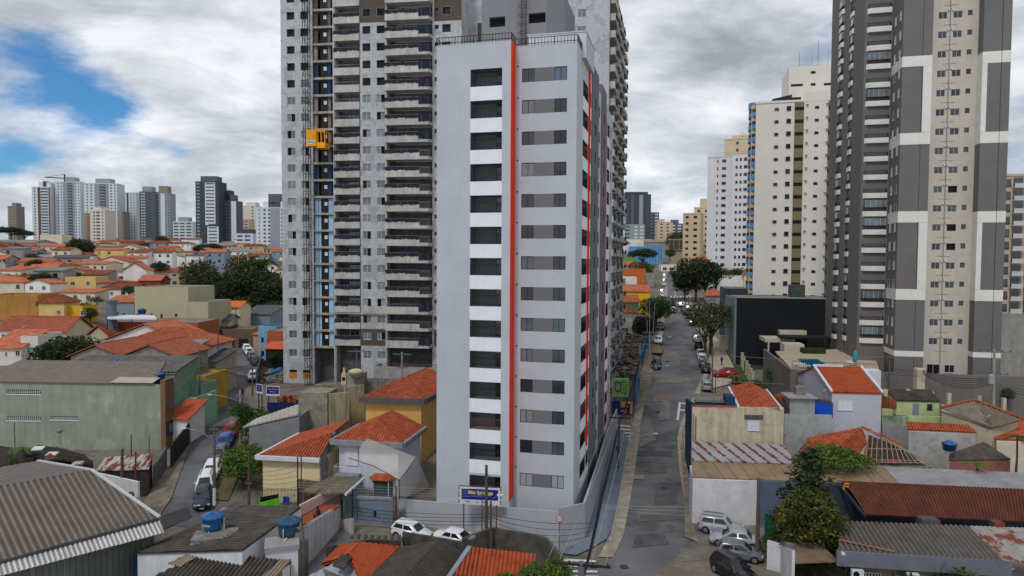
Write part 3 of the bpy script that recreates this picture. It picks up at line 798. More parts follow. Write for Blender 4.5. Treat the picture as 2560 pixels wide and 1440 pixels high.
RP=[((1450,1560),(2150,1560)),((1480,1440),(2000,1440)),((1530,1395),(1890,1400)),((1556,1340),(1790,1345)),((1566,1290),(1722,1290)),((1575,1240),(1712,1240)),((1584,1190),(1702,1190)),((1590,1140),(1697,1140)),((1597,1090),(1695,1095)),((1600,1060),(1702,1060)),((1608,1020),(1730,1020)),((1622,970),(1768,970)),((1634,920),(1768,920)),((1650,865),(1752,865)),((1657,830),(1742,830)),((1662,795),(1733,795)),((1666,765),(1727,765)),((1668,735),(1720,735)),((1668,705),(1706,705)),((1668,684),(1692,684))]
strip('street',[((a[0]+0,a[1]),(b[0],b[1]))for a,b in RP],ASPH,0.05,label='patched asphalt street climbing away from the junction')
def band(pts,dl,dr):return[((a[0]+dl(a[1]),a[1]),(a[0]+dr(a[1]),a[1]))for a in pts]
LE=[a for a,b in RP];RE=[b for a,b in RP]
ws=lambda y:(y-600)/730.0*24
strip('gutter',[((x-ws(y)*1.3,y),(x+ws(y)*0.1,y))for x,y in LE if 690<y<1400],GUT,0.10,label='pale concrete gutter along the left of the street')
strip('gutter',[((x-ws(y)*0.1,y),(x+ws(y)*0.9,y))for x,y in RE if 690<y<1342 and not 960<y<1050],GUT,0.10,label='pale concrete gutter along the right of the street')
strip('pavement',[((1395,1386),(1440,1392)),((1405,1383),(1482,1372)),((1430,1374),(1518,1350)),((1458,1335),(1533,1310)),((1478,1290),(1541,1270)),((1497,1240),(1551,1220)),((1510,1190),(1560,1180)),((1522,1140),(1567,1140)),((1534,1095),(1570,1100)),((1546,1070),(1562,1085))],BPAV,0.16,label='blue grey painted pavement beside the tower wall')
strip('pavement',[((1712,1345),(1745,1360)),((1712,1300),(1732,1310)),((1711,1240),(1732,1240)),((1706,1180),(1730,1180)),((1701,1120),(1728,1120)),((1706,1080),(1728,1080)),((1715,1050),(1732,1055))],PAV,0.17,label='cracked concrete pavement in front of the white wall')
strip('kerb',[((x+ws(y)*0.88,y),(x+ws(y)*0.98,y))for x,y in RE if 1050<y<1342],KERB,0.19,label='kerb line on the right of the street',cols=1)
strip('pavement',[((1578,1040),(1612,1015)),((1590,990),(1622,985)),((1603,940),(1630,940)),((1618,900),(1641,900)),((1632,860),(1650,860))],PAV,0.17,label='worn pavement beside the blue hoarding')
strip('pavement',[((1775,975),(1830,960)),((1778,920),(1835,920)),((1768,880),(1815,880)),((1755,845),(1790,845)),((1748,820),(1765,820))],M('light_pavement',S(176,166,148),var=0.1,scale=1,grime=0.15),0.17,label='light paved pavement in front of the gated garden')
def gpoly(name,pts,mat,up,label,sub=8,kind='structure'):
 P=[G(*p)for p in pts];mb=MB(mat)
 mb.poly(*[(p.x,p.y,TZ(p.x,p.y)+up)for p in P]);return solo(name,label,None,mb,kind=kind)
gpoly('street',[(840,1312),(1000,1318),(1395,1388),(1480,1410),(1500,1470),(1100,1560),(700,1480)],ASPH,0.045,'asphalt cross street below the grey perimeter wall')
gpoly('street',[(1745,1350),(1900,1300),(1985,1440),(1850,1600),(1500,1560)],M('worn_apron',S(120,112,98),var=0.25,scale=0.4,grime=0.5,gcol=S(82,78,70)),0.09,'worn concrete apron where four cars park')
def zebra(cells,mat=PAINTW,label='white zebra crossing bars'):
 mb=MB(mat)
 for c in cells:
  P=[G(*p)for p in c];mb.poly(*[(p.x,p.y,TZ(p.x,p.y)+0.125)for p in P])
 o=solo('road_marking',label,None,mb,kind='structure')
zebra([[(1402,1400+i*14),(1490+i*2,1404+i*13),(1489+i*2,1409+i*13),(1400,1406+i*14)]for i in range(4)],label='white zebra bars at the near corner')
zebra([[(1542,1062+i*9),(1578,1067+i*8),(1577,1071+i*8),(1540,1067+i*9)]for i in range(5)],label='white zebra bars crossing the side street')
zebra([[(1676+k*8,741),(1680+k*8,741),(1680+k*8,745),(1675+k*8,745)]for k in range(7)]+[[(1684+k*8,756.5),(1688+k*8,756.5),(1688+k*8,760),(1683+k*8,760)]for k in range(5)],label='white crossing squares far up the street')
zebra([[(1686,727),(1688,727),(1690,742),(1687,742)],[(1688,765),(1690,765),(1692,778),(1689,778)]],PAINTY,'yellow centre dashes far up the street')
zebra([[(1697,1008),(1702,1008),(1697,1052),(1691,1052)],[(1697,1007),(1716,1010),(1716,1013),(1697,1010)],[(1695,1025),(1712,1026),(1712,1029),(1695,1028)]],label='white parking bay lines beside the blue wall')
zebra([[(1585,1189),(1612,1190),(1611,1201),(1584,1200)]],M('manhole_surround',S(140,130,112),var=0.1),'square concrete manhole surround in the street')
gpoly('street_patch',[(1584,1128),(1680,1129),(1679,1142),(1582,1141)],M('fresh_asphalt',S(76,76,80),var=0.1),0.085,'dark fresh asphalt trench across the street')
gpoly('street_patch',[(1603,1062),(1625,1050),(1640,1100),(1600,1118),(1590,1098)],M('pale_patch',S(124,121,115),var=0.2,scale=0.6),0.085,'pale worn patch on the street')
for k,(pts,c_,lb)in enumerate((([(1610,1160),(1665,1158),(1668,1184),(1608,1186)],S(92,92,94),'smooth grey trench repair left of centre in the street'),([(1640,1216),(1690,1214),(1694,1262),(1636,1265)],S(88,88,92),'dark square repair patch beside the manhole surround'),([(1600,1290),(1700,1286),(1706,1300),(1598,1306)],S(92,90,88),'pale seam patch across the street near the junction'),([(1590,1340),(1660,1332),(1672,1362),(1580,1372)],S(80,80,84),'dark repair patch at the mouth of the junction'),([(1650,880),(1700,880),(1700,893),(1648,893)],S(118,112,104),'dusty patch beside the trailer'),([(1640,950),(1722,946),(1724,957),(1638,962)],S(120,112,102),'dusty band of spilled earth across the street'),([(1636,988),(1660,986),(1663,1004),(1632,1006)],S(126,104,90),'reddish earth stain below the dusty band'),([(1700,900),(1722,900),(1724,935),(1700,936)],S(90,90,94),'long dark repair strip beside the parked cars'),([(1655,1000),(1678,1000),(1676,1050),(1645,1052)],S(112,111,109),'pale worn wheel track before the junction'),([(1700,1375),(1790,1370),(1800,1400),(1700,1408)],S(112,108,100),'pale worn slab beside the apron'))):
 gpoly('street_patch',pts,M('repair_tone_%d'%k,c_,var=.22,scale=.8,grime=.3,gcol=S(70,70,70)),.075+.004*k,lb)
for px,py in((1660,1222),(1646,1031),(1668,905),(1560,1420)):
 c=G(px,py);q=MB(M('iron_cover',S(70,66,62),var=.2));q.poly(*[(c.x+.38*math.cos(a*.45),c.y+.38*math.sin(a*.45),TZ(c.x,c.y)+.135)for a in range(14)]);solo('manhole_cover','round iron manhole cover set in the street',None,q,kind='structure')
LP=[((392,1308),(530,1330)),((410,1285),(520,1290)),((432,1245),(532,1250)),((452,1180),(556,1180)),((470,1135),(575,1140)),((488,1090),(592,1095)),((500,1062),(598,1055)),((512,1032),(600,1015)),((545,995),(610,985)),((572,962),(618,955)),((586,935),(640,930)),((585,915),(652,912)),((578,893),(640,893)),((575,872),(628,872)),((585,856),(640,858)),((615,846),(660,850))]
strip('street',LP,ASPH,0.05,label='narrow asphalt street winding up behind the green building')
gpoly('street',[(470,1040),(512,1030),(502,1070),(480,1090)],ASPH,0.06,'asphalt mouth of the lane beside the green house')
gpoly('street_patch',[(400,1292),(470,1270),(480,1295),(410,1325)],M('fresh_asphalt2',S(60,60,64),var=0.1),0.09,'dark fresh asphalt patch at the end of the narrow street')
strip('pavement',[((352,1270),(392,1305)),((385,1220),(430,1245)),((415,1160),(452,1180)),((445,1105),(486,1090)),((470,1085),(500,1066))],PAV,0.17,label='stained pavement on the left of the narrow street')
strip('pavement',[((540,985),(572,962)),((562,950),(584,935)),((568,925),(582,915)),((560,900),(576,893)),((556,880),(573,872))],PAV,0.17,label='stepped pavement curving up the narrow street')
strip('pavement',[((484,1040),(522,1032)),((520,1008),(545,995)),((542,985),(560,975))],PAV,0.17,label='short pavement beside the green house')
strip('pavement',[((532,1250),(570,1255)),((556,1180),(600,1185)),((575,1140),(612,1140)),((592,1095),(622,1090))],M('earth_verge',S(98,84,62),var=0.3,scale=1,patch=(S(70,84,44),1.0,0.55)),0.14,label='earthy verge beside the parked cars')
strip('street',[((598,862),(600,880)),((650,842),(665,850)),((690,820),(712,830)),((735,795),(760,800))],ASPH,0.07,label='upper asphalt street passing the trees')
# ================================================================ MAIN TOWER
TW=M('light_grey_render',S(180,186,195),var=0.05,scale=0.25,streak=0.1,gcol=S(146,148,152),lines=(2,2.86,0.03,0.22))
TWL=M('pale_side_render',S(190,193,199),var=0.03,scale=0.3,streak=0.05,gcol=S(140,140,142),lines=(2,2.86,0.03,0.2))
TAUPE=M('taupe_render',S(110,109,114),var=0.03,scale=0.3)
WPAR=M('white_parapet',S(228,231,238),var=0.04,streak=.12,lines=(2,1.43,0.025,0.2),gcol=S(170,170,175))
ORNG=M('orange_red_render',S(246,56,12),rough=0.7,var=0.06,streak=.12,gcol=S(150,50,30))
MD=63.0;MA=math.radians(-14)
mo=D(1432,1360,MD);mo.z=0
T=Thing('apartment_tower','slim light grey apartment tower with vertical orange stripe and white balconies','building',mo,MA)
def tower():
 PF=-1.5
 zt=T.hit(1441,104)[1]
 xs=T.hit(1288,300)[0]
 xl=T.hit(1092,300,PF)[0];xr=xs
 b0,b1=T.hit(1176,300,PF)[0],T.hit(1255,300,PF)[0]
 zl=zt+0.12
 zw0=T.hit(1305,172)[1];zwn=T.hit(1298,1098.3)[1];FP=(zw0-zwn)/12.0
 wins=[];wx=[T.hit(q,186)[0]for q in(1305,1337,1386,1418)]
 wh=zw0-T.hit(1305,206)[1]
 for i in range(14):
  z1=zw0-FP*i-(0.28 if i==13 else 0)
  wins+=[(wx[0],wx[1],z1-wh,z1),(wx[2],wx[3],z1-wh,z1)]
 a=MB(TW);a.holed(xs,0,0,zt,0,wins,0.14)
 zb0=T.hit(1176,174,PF)[1];bh=zb0-T.hit(1176,218,PF)[1]
 hol=[(b0,b1,zb0-FP*i-bh-(0.2 if i==13 else 0),zb0-FP*i-(0.2 if i==13 else 0))for i in range(14)]
 a.holed(xl,xr,0,zl,PF,hol,0.0)
 a.poly((xl,4,0),(xl,PF,0),(xl,PF,zl),(xl,4,zl));a.poly((xl,32.8,0),(xl,4,0),(xl,4,zl-1),(xl,32.8,zl-1))
 a.poly((0,32.8,0),(xl,32.8,0),(xl,32.8,zt),(0,32.8,zt))
 zo=T.hit(1277,1255,PF)[1]
 a.poly((xr,PF,0),(xr,0,0),(xr,0,zo),(xr,PF,zo))
 a.poly((xl,PF,zl-.5),(xr,PF,zl-.5),(xr,0,zl-.5),(0,0,zl-.5),(0,32.8,zl-.5),(xl,32.8,zl-.5))
 a.box((xl,PF+.2,zl-.5),(xr,PF+.202,zl));a.box((xs,.2,zt-.6),(-.2,.202,zt))
 a.T=Matrix.Rotation(math.pi/2,4,'Z')
 sp=[4.0,7.7,8.2,10.0,10.3,15.9,19.0,24.0,32.8]
 hs=[]
 for i in range(14):
  z1=zb0-FP*i
  hs+=[(sp[0],sp[1],z1-bh,z1),(sp[2]+.1,sp[3],z1-bh,z1)]
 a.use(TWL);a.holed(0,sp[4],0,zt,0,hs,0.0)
 hs2=[(16.8,18.1,zw0-FP*i-wh,zw0-FP*i)for i in range(14)]
 a.holed(sp[5],sp[6],0,zt-.4,0,hs2,0.14)
 hs3=[(26.0,28.8,zb0-FP*i-bh,zb0-FP*i)for i in range(14)]+[(30.2,31.3,zw0-FP*i-wh,zw0-FP*i)for i in range(14)]
 a.holed(sp[7],sp[8],0,zt-.4,0,hs3,0.14)
 a.T=None
 T.p('wall',a)
 b=MB(TAUPE)
 for y0,y1 in((sp[4],sp[5]),(sp[6],sp[7])):
  hh=[((y0+y1)/2-.5,(y0+y1)/2+.6,zw0-FP*i-wh,zw0-FP*i)for i in range(13)]
  b.T=Matrix.Rotation(math.pi/2,4,'Z');b.holed(y0,y1,0,zt+.9,-.10,hh,0.12)
  b.T=None
  b.poly((0,y0,0),(.1,y0,0),(.1,y0,zt+.9),(0,y0,zt+.9));b.poly((.1,y1,0),(0,y1,0),(0,y1,zt+.9),(.1,y1,zt+.9));b.poly((0,y0,zt+.9),(.1,y0,zt+.9),(.1,y1,zt+.9),(0,y1,zt+.9));b.box((-3,y0,zt-.4),(0,y1,zt+.895))
  for i in range(13):window(T,0,0,1.1,wh,rot=math.pi/2,pos=(.04,(y0+y1)/2-.5,zw0-FP*i-wh),frm=BFRAME)
 T.p('pilaster',b)
 o=MB(ORNG);o.poly((xr+.004,PF,zo),(xr+.004,0,zo),(xr+.004,0,zt),(xr+.004,PF,zl));o.box((xr-.06,PF-.02,zo),(xr+.004,PF-.004,zl))
 T.p('orange_fin',o)
 o=MB(ORNG);zz=T.hitx(1462,1115,0)[1];o.box((.003,sp[1]+.1,zz),(.2,sp[1]+.3,zt-.3));T.p('orange_fin',o)
 o=MB(ORNG);o.box((.003,sp[7]+.2,4),(.12,sp[7]+.4,zt-2));T.p('orange_fin',o)
 CURT=M('curtained_glass',S(112,118,122),rough=.15,var=.15,rnd=.3,spec=.7);wr=random.Random(4);REFL=glass('sky_lit_glass',(.055,.07,.08,1),.05)
 for i in range(14):
  z1=zw0-FP*i-(0.28 if i==13 else 0)
  pmb=MB(TAUPE);pmb.box((wx[1]+.01,-.012,z1-wh),(wx[2]-.01,-.002,z1));T.p('wall_panel',pmb)
  gl=BGLASS if i==0 else DGLASS
  lit=M('drawn_blind',S(150,156,170),var=0.05)if i==13 else DGLASS
  window(T,wx[0],z1-wh,wx[1]-wx[0],wh,y=0.06,frm=BFRAME,gl=lit if i==13 else wr.choice((DGLASS,CURT,REFL)))
  window(T,wx[2],z1-wh,wx[3]-wx[2],wh,y=0.06,frm=BFRAME,gl=lit if i==13 else(BGLASS if i==0 else wr.choice((DGLASS,DGLASS,REFL))))
  window(T,0,0,1.3,wh,rot=math.pi/2,pos=(-.06,16.8,zw0-FP*i-wh),frm=BFRAME)
  window(T,0,0,1.1,wh,rot=math.pi/2,pos=(-.06,30.2,zw0-FP*i-wh),frm=BFRAME)
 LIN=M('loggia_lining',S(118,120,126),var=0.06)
 def loggia(x0,x1,z0,z1,dp,key,T0=None,band_h=None,red=False,door_right=True):
  w_=x1-x0;h_=z1-z0
  k=('log',key,round(w_,2),red)
  if k not in _WC:
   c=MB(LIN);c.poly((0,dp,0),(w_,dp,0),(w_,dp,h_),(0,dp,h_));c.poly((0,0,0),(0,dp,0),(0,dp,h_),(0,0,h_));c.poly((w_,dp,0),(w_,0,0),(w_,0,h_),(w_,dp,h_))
   c.poly((0,0,0),(w_,0,0),(w_,dp,0),(0,dp,0));c.poly((0,dp,h_),(w_,dp,h_),(w_,0,h_),(0,0,h_))
   g=MB(BFRAME);dw=w_*.3;g.box((w_-dw,dp-.06,.02),(w_-.02,dp-.004,h_-.08));g.use(DGLASS);g.box((w_-dw+.06,dp-.075,.1),(w_-.06,dp-.062,h_-.14))
   bd=MB(WPAR);bd.box((-.02,-.03,0),(w_+.02,0.0,band_h))
   _WC[k]=(mesh_of(c,'loggia'),mesh_of(g,'balcony_door'),mesh_of(bd,'white_band'))
  c,g,bd=_WC[k]
  rt=0 if T0 is None else math.pi/2
  pos=(x0,T0[1]if T0 and T0[0]=='y' else PF,z0)if T0 is None else(0,x0,z0)
  if T0 is None:pos=(x0,PF,z0)
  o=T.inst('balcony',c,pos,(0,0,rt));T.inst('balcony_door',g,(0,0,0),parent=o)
  T.inst('white_band',bd,(0,0,-band_h),parent=o)
  T.inst('railing',railing_mesh(w_,1.02,RUST if red else BLKM,0.13),(0,.06,0),parent=o)
 for i in range(14):
  q=.2 if i==13 else 0
  loggia(b0,b1,zb0-FP*i-bh-q,zb0-FP*i-q,1.5,'f',band_h=FP-bh+(0.0),red=(i==11))
  loggia(sp[0],sp[1],zb0-FP*i-bh,zb0-FP*i,1.3,'s',T0=('y',0),band_h=FP-bh,red=(i in(2,11)))
  loggia(sp[2]+.1,sp[3],zb0-FP*i-bh,zb0-FP*i,1.3,'s2',T0=('y',0),band_h=FP-bh)
  loggia(26.0,28.8,zb0-FP*i-bh,zb0-FP*i,1.3,'s3',T0=('y',0),band_h=FP-bh)
 d_=MB(BLKM)
 for i in range(14):d_.lathe([(.07,-.05),(.07,.05)],(xs+.25,-.03,zw0-FP*i+.25),8)
 T.p('drain_outlet',d_)
 rb=MB(BLKM)
 def rl(p,q,z):
  n=max(2,int((Vector(q)-Vector(p)).length/.3))
  for zz in(z+.12,z+.62):rb.bar((p[0],p[1],zz),(q[0],q[1],zz),.05,.05)
  for i in range(n+1):
   x=p[0]+(q[0]-p[0])*i/n;y=p[1]+(q[1]-p[1])*i/n;rb.bar((x,y,z-.05),(x,y,z+.62),.035 if i%6 else.07,.035)
 rl((xl,PF-.05),(xr,PF-.05),zl);rl((xr,PF-.05),(xr,-.05),zl);rl((xr,-.05),(.05,-.05),zt);rl((.05,-.05),(.05,6.5),zt);rl((xl,PF),(xl,6),zl)
 T.p('roof_railing',rb)
 ph=MB(TWL);p0=T.hit(1320,90,3.0);p1=T.hit(1466,78,3.0)
 ph.box((p0[0],3.0,zt-.6),(p1[0],9,p0[1]));ph.box((p0[0]-.05,2.93,p0[1]),(p1[0]+.05,9.05,p0[1]+.1))
 ph.box((-4,9.001,zt-.6),(-.4,17,p0[1]-.1))
 T.p('penthouse',ph)
 mr=MB(M('machine_room_render',S(128,128,132),var=0.04,scale=0.3));m0=T.hit(1204,60,4.0)[0];m1=T.hit(1366,60,4.0)[0]
 wn=[]
 for(ax,ay,bx,by)in((1223,40,1263,69),(1321,30,1364,59)):
  q0=T.hit(ax,by,4.0);q1=T.hit(bx,ay,4.0);wn.append((q0[0],q1[0],q0[1],q1[1]))
 zt2=zt+8.4
 mr.holed(m0,m1,zt-.6,zt2,4.0,wn,.5)
 mr.poly((m1,4,zt-.6),(m1+1.4,6.2,zt-.6),(m1+1.4,6.2,zt2-1.6),(m1,4,zt2));mr.poly((m1+1.4,6.2,zt-.6),(m1+1.4,13,zt-.6),(m1+1.4,13,zt2-1.6),(m1+1.4,6.2,zt2-1.6))
 mr.poly((m0,13,zt-.6),(m0,4,zt-.6),(m0,4,zt2),(m0,13,zt2));mr.poly((m0,4,zt2),(m1,4,zt2),(m1+1.4,6.2,zt2-1.6),(m1+1.4,13,zt2-1.6),(m0,13,zt2))
 mr.use(DARK)
 for h_ in wn:mr.poly((h_[0],4.5,h_[2]),(h_[1],4.5,h_[2]),(h_[1],4.5,h_[3]),(h_[0],4.5,h_[3]))
 T.p('machine_room',mr)
 ld=MB(BLKM);lx=T.hit(1309,60,3.8)[0]
 for s in(-.25,.25):ld.bar((lx+s,3.75,zt-.5),(lx+s,3.75,zt2),.05,.05)
 for i in range(28):ld.bar((lx-.25,3.75,zt-.3+i*.3),(lx+.25,3.75,zt-.3+i*.3),.03,.03)
 for i in range(10):
  z=zt+.6+i*.85;ld.tube([(lx+.42*math.sin(a*.52),3.75-.75*math.cos(a*.52)*.5-.38,z)for a in range(-5,8)],.02,4)
 for s in(-.4,-.2,.2,.4):ld.bar((lx+s,3.0,zt+.6),(lx+s,3.0,zt2),.02,.02)
 T.p('ladder',ld)
tower()
# ================================================================ PERIMETER WALL
PW=M('perimeter_render',S(168,171,178),var=0.05,scale=0.4,streak=0.1,gcol=S(120,118,116))
def per_wall():
 mb=MB(PW)
 A=X(997,1308,0);B=X(1396,1386,0);B2=X(1462,1352,0);C=D(1540,1040,92)
 def seg(p,q,h0,h1,zb=-1,th=.2):
  p=Vector(p);q=Vector(q);t=(q-p);t.z=0;t.normalize();n=Vector((-t.y,t.x,0))*th
  vs=[(p.x,p.y,zb),(q.x,q.y,zb),(q.x+n.x,q.y+n.y,zb),(p.x+n.x,p.y+n.y,zb),(p.x,p.y,h0),(q.x,q.y,h1),(q.x+n.x,q.y+n.y,h1),(p.x+n.x,p.y+n.y,h0)]
  mb.add(vs,[(0,3,2,1),(4,5,6,7),(0,1,5,4),(1,2,6,5),(2,3,7,6),(3,0,4,7)])
 hA=D(997,1248,A.y).z;hB=D(1390,1279,B.y).z
 seg(A,B,hA,hB)
 hC=D(1461,1258,B2.y).z;seg(B,B2,hB+.3,hC)
 pts=[(1462,1352,1478-14,1196)]
 W0=B2;h0=hC
 base=[(1462,1352),(1495,1242),(1520,1140),(1543,1070)]
 tops=[1256,1158,1075,1022]
 prev=None
 for(bx,by),ty in zip(base,tops):
  p=G(bx,by);z=D(bx,ty,p.y).z
  if prev is not None:seg(prev[0],p,prev[1],z,min(TZ(p.x,p.y),TZ(prev[0].x,prev[0].y))-1)
  prev=(p,z)
 cap=MB(M('wall_coping',S(188,190,194),var=0.05))
 def cp(p,q,h0,h1):
  cap.bar((p[0],p[1],h0+.03),(q[0],q[1],h1+.03),.3,.05)
 o=solo('perimeter_wall','smooth light grey perimeter wall wrapping the foot of the slim tower','wall',mb)
 return A,B,B2,hA,hB
PWA=per_wall()
# ================================================================ UNFINISHED TOWERS
RAW=M('patchy_raw_wall',S(186,188,192),var=0.13,scale=0.35,patch=(S(156,158,162),0.35,0.5),grime=0.35,streak=0.2,gcol=S(126,124,120),lines=(2,2.85,0.06,0.35),gscale=0.8)
RAWB=M('balcony_concrete',S(186,184,180),var=0.12,scale=0.6,streak=0.35,grime=0.25,gcol=S(104,98,90),rnd=0.07)
SLABE=M('slab_edge_concrete',S(166,156,140),var=0.2,scale=0.8,grime=0.4,gcol=S(90,74,58),rnd=0.08)
BRWN=M('brown_render',S(86,76,68),var=0.08)
MESHK=M('black_netting',S(34,37,44),var=0.3,scale=3)
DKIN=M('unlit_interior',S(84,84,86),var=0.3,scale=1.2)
LBLUE=M('pale_blue_board',S(150,184,210),var=0.1,scale=1,rnd=0.12)
DBLUE=M('dark_blue_board',S(28,62,105),var=0.15,rnd=0.1)
OSB=M('chipboard',S(190,128,52),var=0.2,scale=4)
TIMB=M('raw_timber',S(112,86,66),var=0.2)
def stagger(n,s):return random.Random(s*31+n).random()
def box_shell(mb,x0,x1,y0,y1,z0,z1,front=False):
 mb.poly((x0,y1,z0),(x0,y0,z0),(x0,y0,z1),(x0,y1,z1));mb.poly((x1,y0,z0),(x1,y1,z0),(x1,y1,z1),(x1,y0,z1));mb.poly((x1,y1,z0),(x0,y1,z0),(x0,y1,z1),(x1,y1,z1))
 mb.poly((x0,y0,z1),(x1,y0,z1),(x1,y1,z1),(x0,y1,z1))
 if front:mb.poly((x0,y0,z0),(x1,y0,z0),(x1,y0,z1),(x0,y0,z1))
def con_tower():
 o=D(709,970,118);gz=TZ(o.x,o.y);o.z=0
 t=Thing('unfinished_tower','tall raw concrete apartment tower under construction with stepped balconies left of the slim grey tower','building',o,math.radians(-8))
 hx=lambda px,py=400:t.hit(px,py)[0]
 FP=(t.hit(730,29.7)[1]-t.hit(730,826.5)[1])/19.0
 wt=t.hit(730,29.7)[1];wh=wt-t.hit(730,49)[1]
 X0=0;zT=t.hit(730,-140)[1];zB=gz-4
 NF=21
 rows=list(range(-2,20));zrow=lambda i:wt-FP*i
 c=dict(w1=(hx(719),hx(738.6)),w2=(hx(753),hx(773)),bay=(hx(783),hx(833)),b1=(hx(836),hx(897)),w3=(hx(906),hx(926)),w4=(hx(941.5),hx(961.5)),b2=(hx(966.5),hx(1079)),s5=(hx(1083),hx(1093)),w6=(hx(1102),hx(1123)),end=hx(1150))
 a=MB(RAW)
 hl=[]
 extra=[(c['w1'],t.hit(722,873)[1],wh,'n'),(c['w2'],t.hit(722,873)[1],wh,'n'),(c['w1'],t.hit(722,924)[1],t.hit(722,924)[1]-t.hit(722,947)[1],'b'),(c['w2'],t.hit(722,924)[1],t.hit(722,924)[1]-t.hit(722,947)[1],'b')]
 for i in rows:
  for k in('w1','w2'):hl.append((c[k][0],c[k][1],zrow(i)-wh,zrow(i)))
 for k,z1,h_,q in extra:hl.append((k[0],k[1],z1-h_,z1))
 a.holed(X0,c['bay'][0],zB,zT,0,hl,.3)
 box_shell(a,X0,c['bay'][0],0,20,zB,zT)
 h2=[(c[k][0],c[k][1],zrow(i)-wh,zrow(i))for i in rows for k in('w3','w4')]+[(c[k][0],c[k][1],extra[0][1]-wh,extra[0][1])for k in('w3','w4')]
 a.holed(c['b1'][1]+.2,c['b2'][0],zB,zT-3,.15,h2,.3)
 h3=[(c['w6'][0],c['w6'][1],zrow(i)-wh,zrow(i))for i in rows]+[(c['s5'][0],c['s5'][1],zrow(i)-wh*.55,zrow(i)-.05)for i in rows]
 a.holed(c['b2'][1]-.1,c['end'],zB,zT-3,.9,h3,.3)
 a.poly((c['end'],.9,zB),(c['end'],20,zB),(c['end'],20,zT-3),(c['end'],.9,zT-3))
 e2=hx(1176)+.6;a.box((c['end']+.01,7,zB),(e2+.6,19.9,zT-3.2))
 t.p('wall',a)
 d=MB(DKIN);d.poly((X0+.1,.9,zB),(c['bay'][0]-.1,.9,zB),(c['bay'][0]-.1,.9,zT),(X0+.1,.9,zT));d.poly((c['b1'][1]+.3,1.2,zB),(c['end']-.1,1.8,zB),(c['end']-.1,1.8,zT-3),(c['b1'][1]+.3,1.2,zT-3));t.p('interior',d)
 b=MB(BRWN)
 def bp(i,x0,x1,y):
  zt_=zrow(i)+(.55 if True else 0);zb_=zt_-FP
  hs=[(c[k][0]-.03,c[k][1]+.03,zrow(i)-wh-.03,zrow(i)+.03)for k in('w3','w4','w6')if x0<c[k][0]<x1]+[(c['s5'][0]-.02,c['s5'][1]+.02,zrow(i)-wh*.55-.02,zrow(i)-.03)]
  b.holed(x0,x1,zb_,zt_,y,hs,0)
 for i in(-1,0):bp(i,c['b1'][1]+.25,c['b2'][0]-.02,.13);bp(i,c['b2'][1]+.2,c['end'],.885)
 bp(19,c['b1'][1]+.25,c['b2'][0]-.02,.13);bp(19,c['b2'][1]+.2,c['end'],.885)
 b.use(BRWN);b.box((e2-.8,6.98,zrow(2)-1),(e2+.63,6.995,zrow(0)-.8))
 t.p('painted_panel',b)
 FRL=M('protected_frame',S(205,210,218),var=0.05)
 PG=glass('film_covered_glass',(0.14,0.17,0.20,1),0.25)
 for i in rows:
  for k,y in(('w1',.12),('w2',.12),('w3',.27),('w4',.27),('w6',1.0)):
   if i<5 and not(i==4 and k=='w2'):continue
   x0,x1=c[k];s=stagger(i,ord(k[1]))
   if s<.45:
    window(t,x0,zrow(i)-wh,x1-x0,wh,y=y,frm=FRL,gl=PG)
   else:
    half=(x1-x0)/2;window(t,x0+(half if s<.72 else 0),zrow(i)-wh,half,wh,y=y,frm=FRL,gl=PG,panes=1)
 for k in('w1','w2','w3','w4'):
  window(t,c[k][0],extra[0][1]-wh,c[k][1]-c[k][0],wh,y=.12 if k in('w1','w2')else.27,frm=FRL,gl=PG)
 ob=MB(OSB)
 for k in('w1','w2'):ob.box((c[k][0],.1,extra[2][1]-extra[2][2]),(c[k][1],.13,extra[2][1]-.45))
 t.p('window_board',ob)
 bx0,bx1=c['bay'];bw=bx1-bx0
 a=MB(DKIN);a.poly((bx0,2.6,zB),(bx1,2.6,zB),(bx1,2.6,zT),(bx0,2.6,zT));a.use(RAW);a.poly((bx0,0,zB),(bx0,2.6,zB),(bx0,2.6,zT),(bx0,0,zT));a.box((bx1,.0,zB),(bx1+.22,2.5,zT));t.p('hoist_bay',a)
 sl=MB(SLABE);sl.box((0,0,0),(bw-.01,2.5,.36));sl=mesh_of(sl,'floor_slab')
 def boards(m1,m2,nm,slim=False):
  q=MB(BLKM);q.box((bw*.34,.5,0),(bw*.70,.55,FP-.42));dr=mesh_of(q,'hoist_door')
  q=MB(m1);q.box((.06,.42,0),(bw*(.33 if not slim else.18),.46,FP-.45));q.use(m2);q.box((bw*.71,.42,0),(bw*(.99 if not slim else.86),.46,FP-.45));q.use(TIMB)
  q.box((bw*.2,.38,0),(bw*.225,.42,FP-.4));q.box((bw*.94,.38,0),(bw*.965,.42,FP-.4))
  return dr,mesh_of(q,'side_board')
 BR={'lb':boards(LBLUE,LBLUE,'lb'),'db':boards(DBLUE,DBLUE,'db',True),'tb':boards(TIMB,DKIN,'tb',True),'cc':boards(CONC,CONC2,'cc',True)}
 sg=MB(M('paper_notice',S(220,222,225),var=0.02));sg.box((0,-.02,0),(.5,-.004,.6));sg=mesh_of(sg,'floor_notice')
 nums=20
 for j,i in enumerate(rows):
  zf=zrow(i)+.30-FP
  t.inst('floor_slab',sl,(bx0,.02,zf-.36))
  kd='lb' if i>=11 else['tb','tb','tb','tb','cc','db','db','cc','cc','cc','cc','db','db'][i+2]if i<11 else 'lb'
  dr,bd=BR[kd]
  o_=t.inst('hoist_door',dr,(bx0,0,zf));t.inst('side_board',bd,(bx0,0,zf))
  n_=t.inst('floor_notice',sg,(bx0+bw*.5,.48,zf+1.25))
  if 1<=nums-i<=21:
   tm=text_mesh(str(nums-i),.3,BLKM);t.inst('floor_number',tm,(.25,-.025,.36),(math.pi/2,0,0),parent=n_)
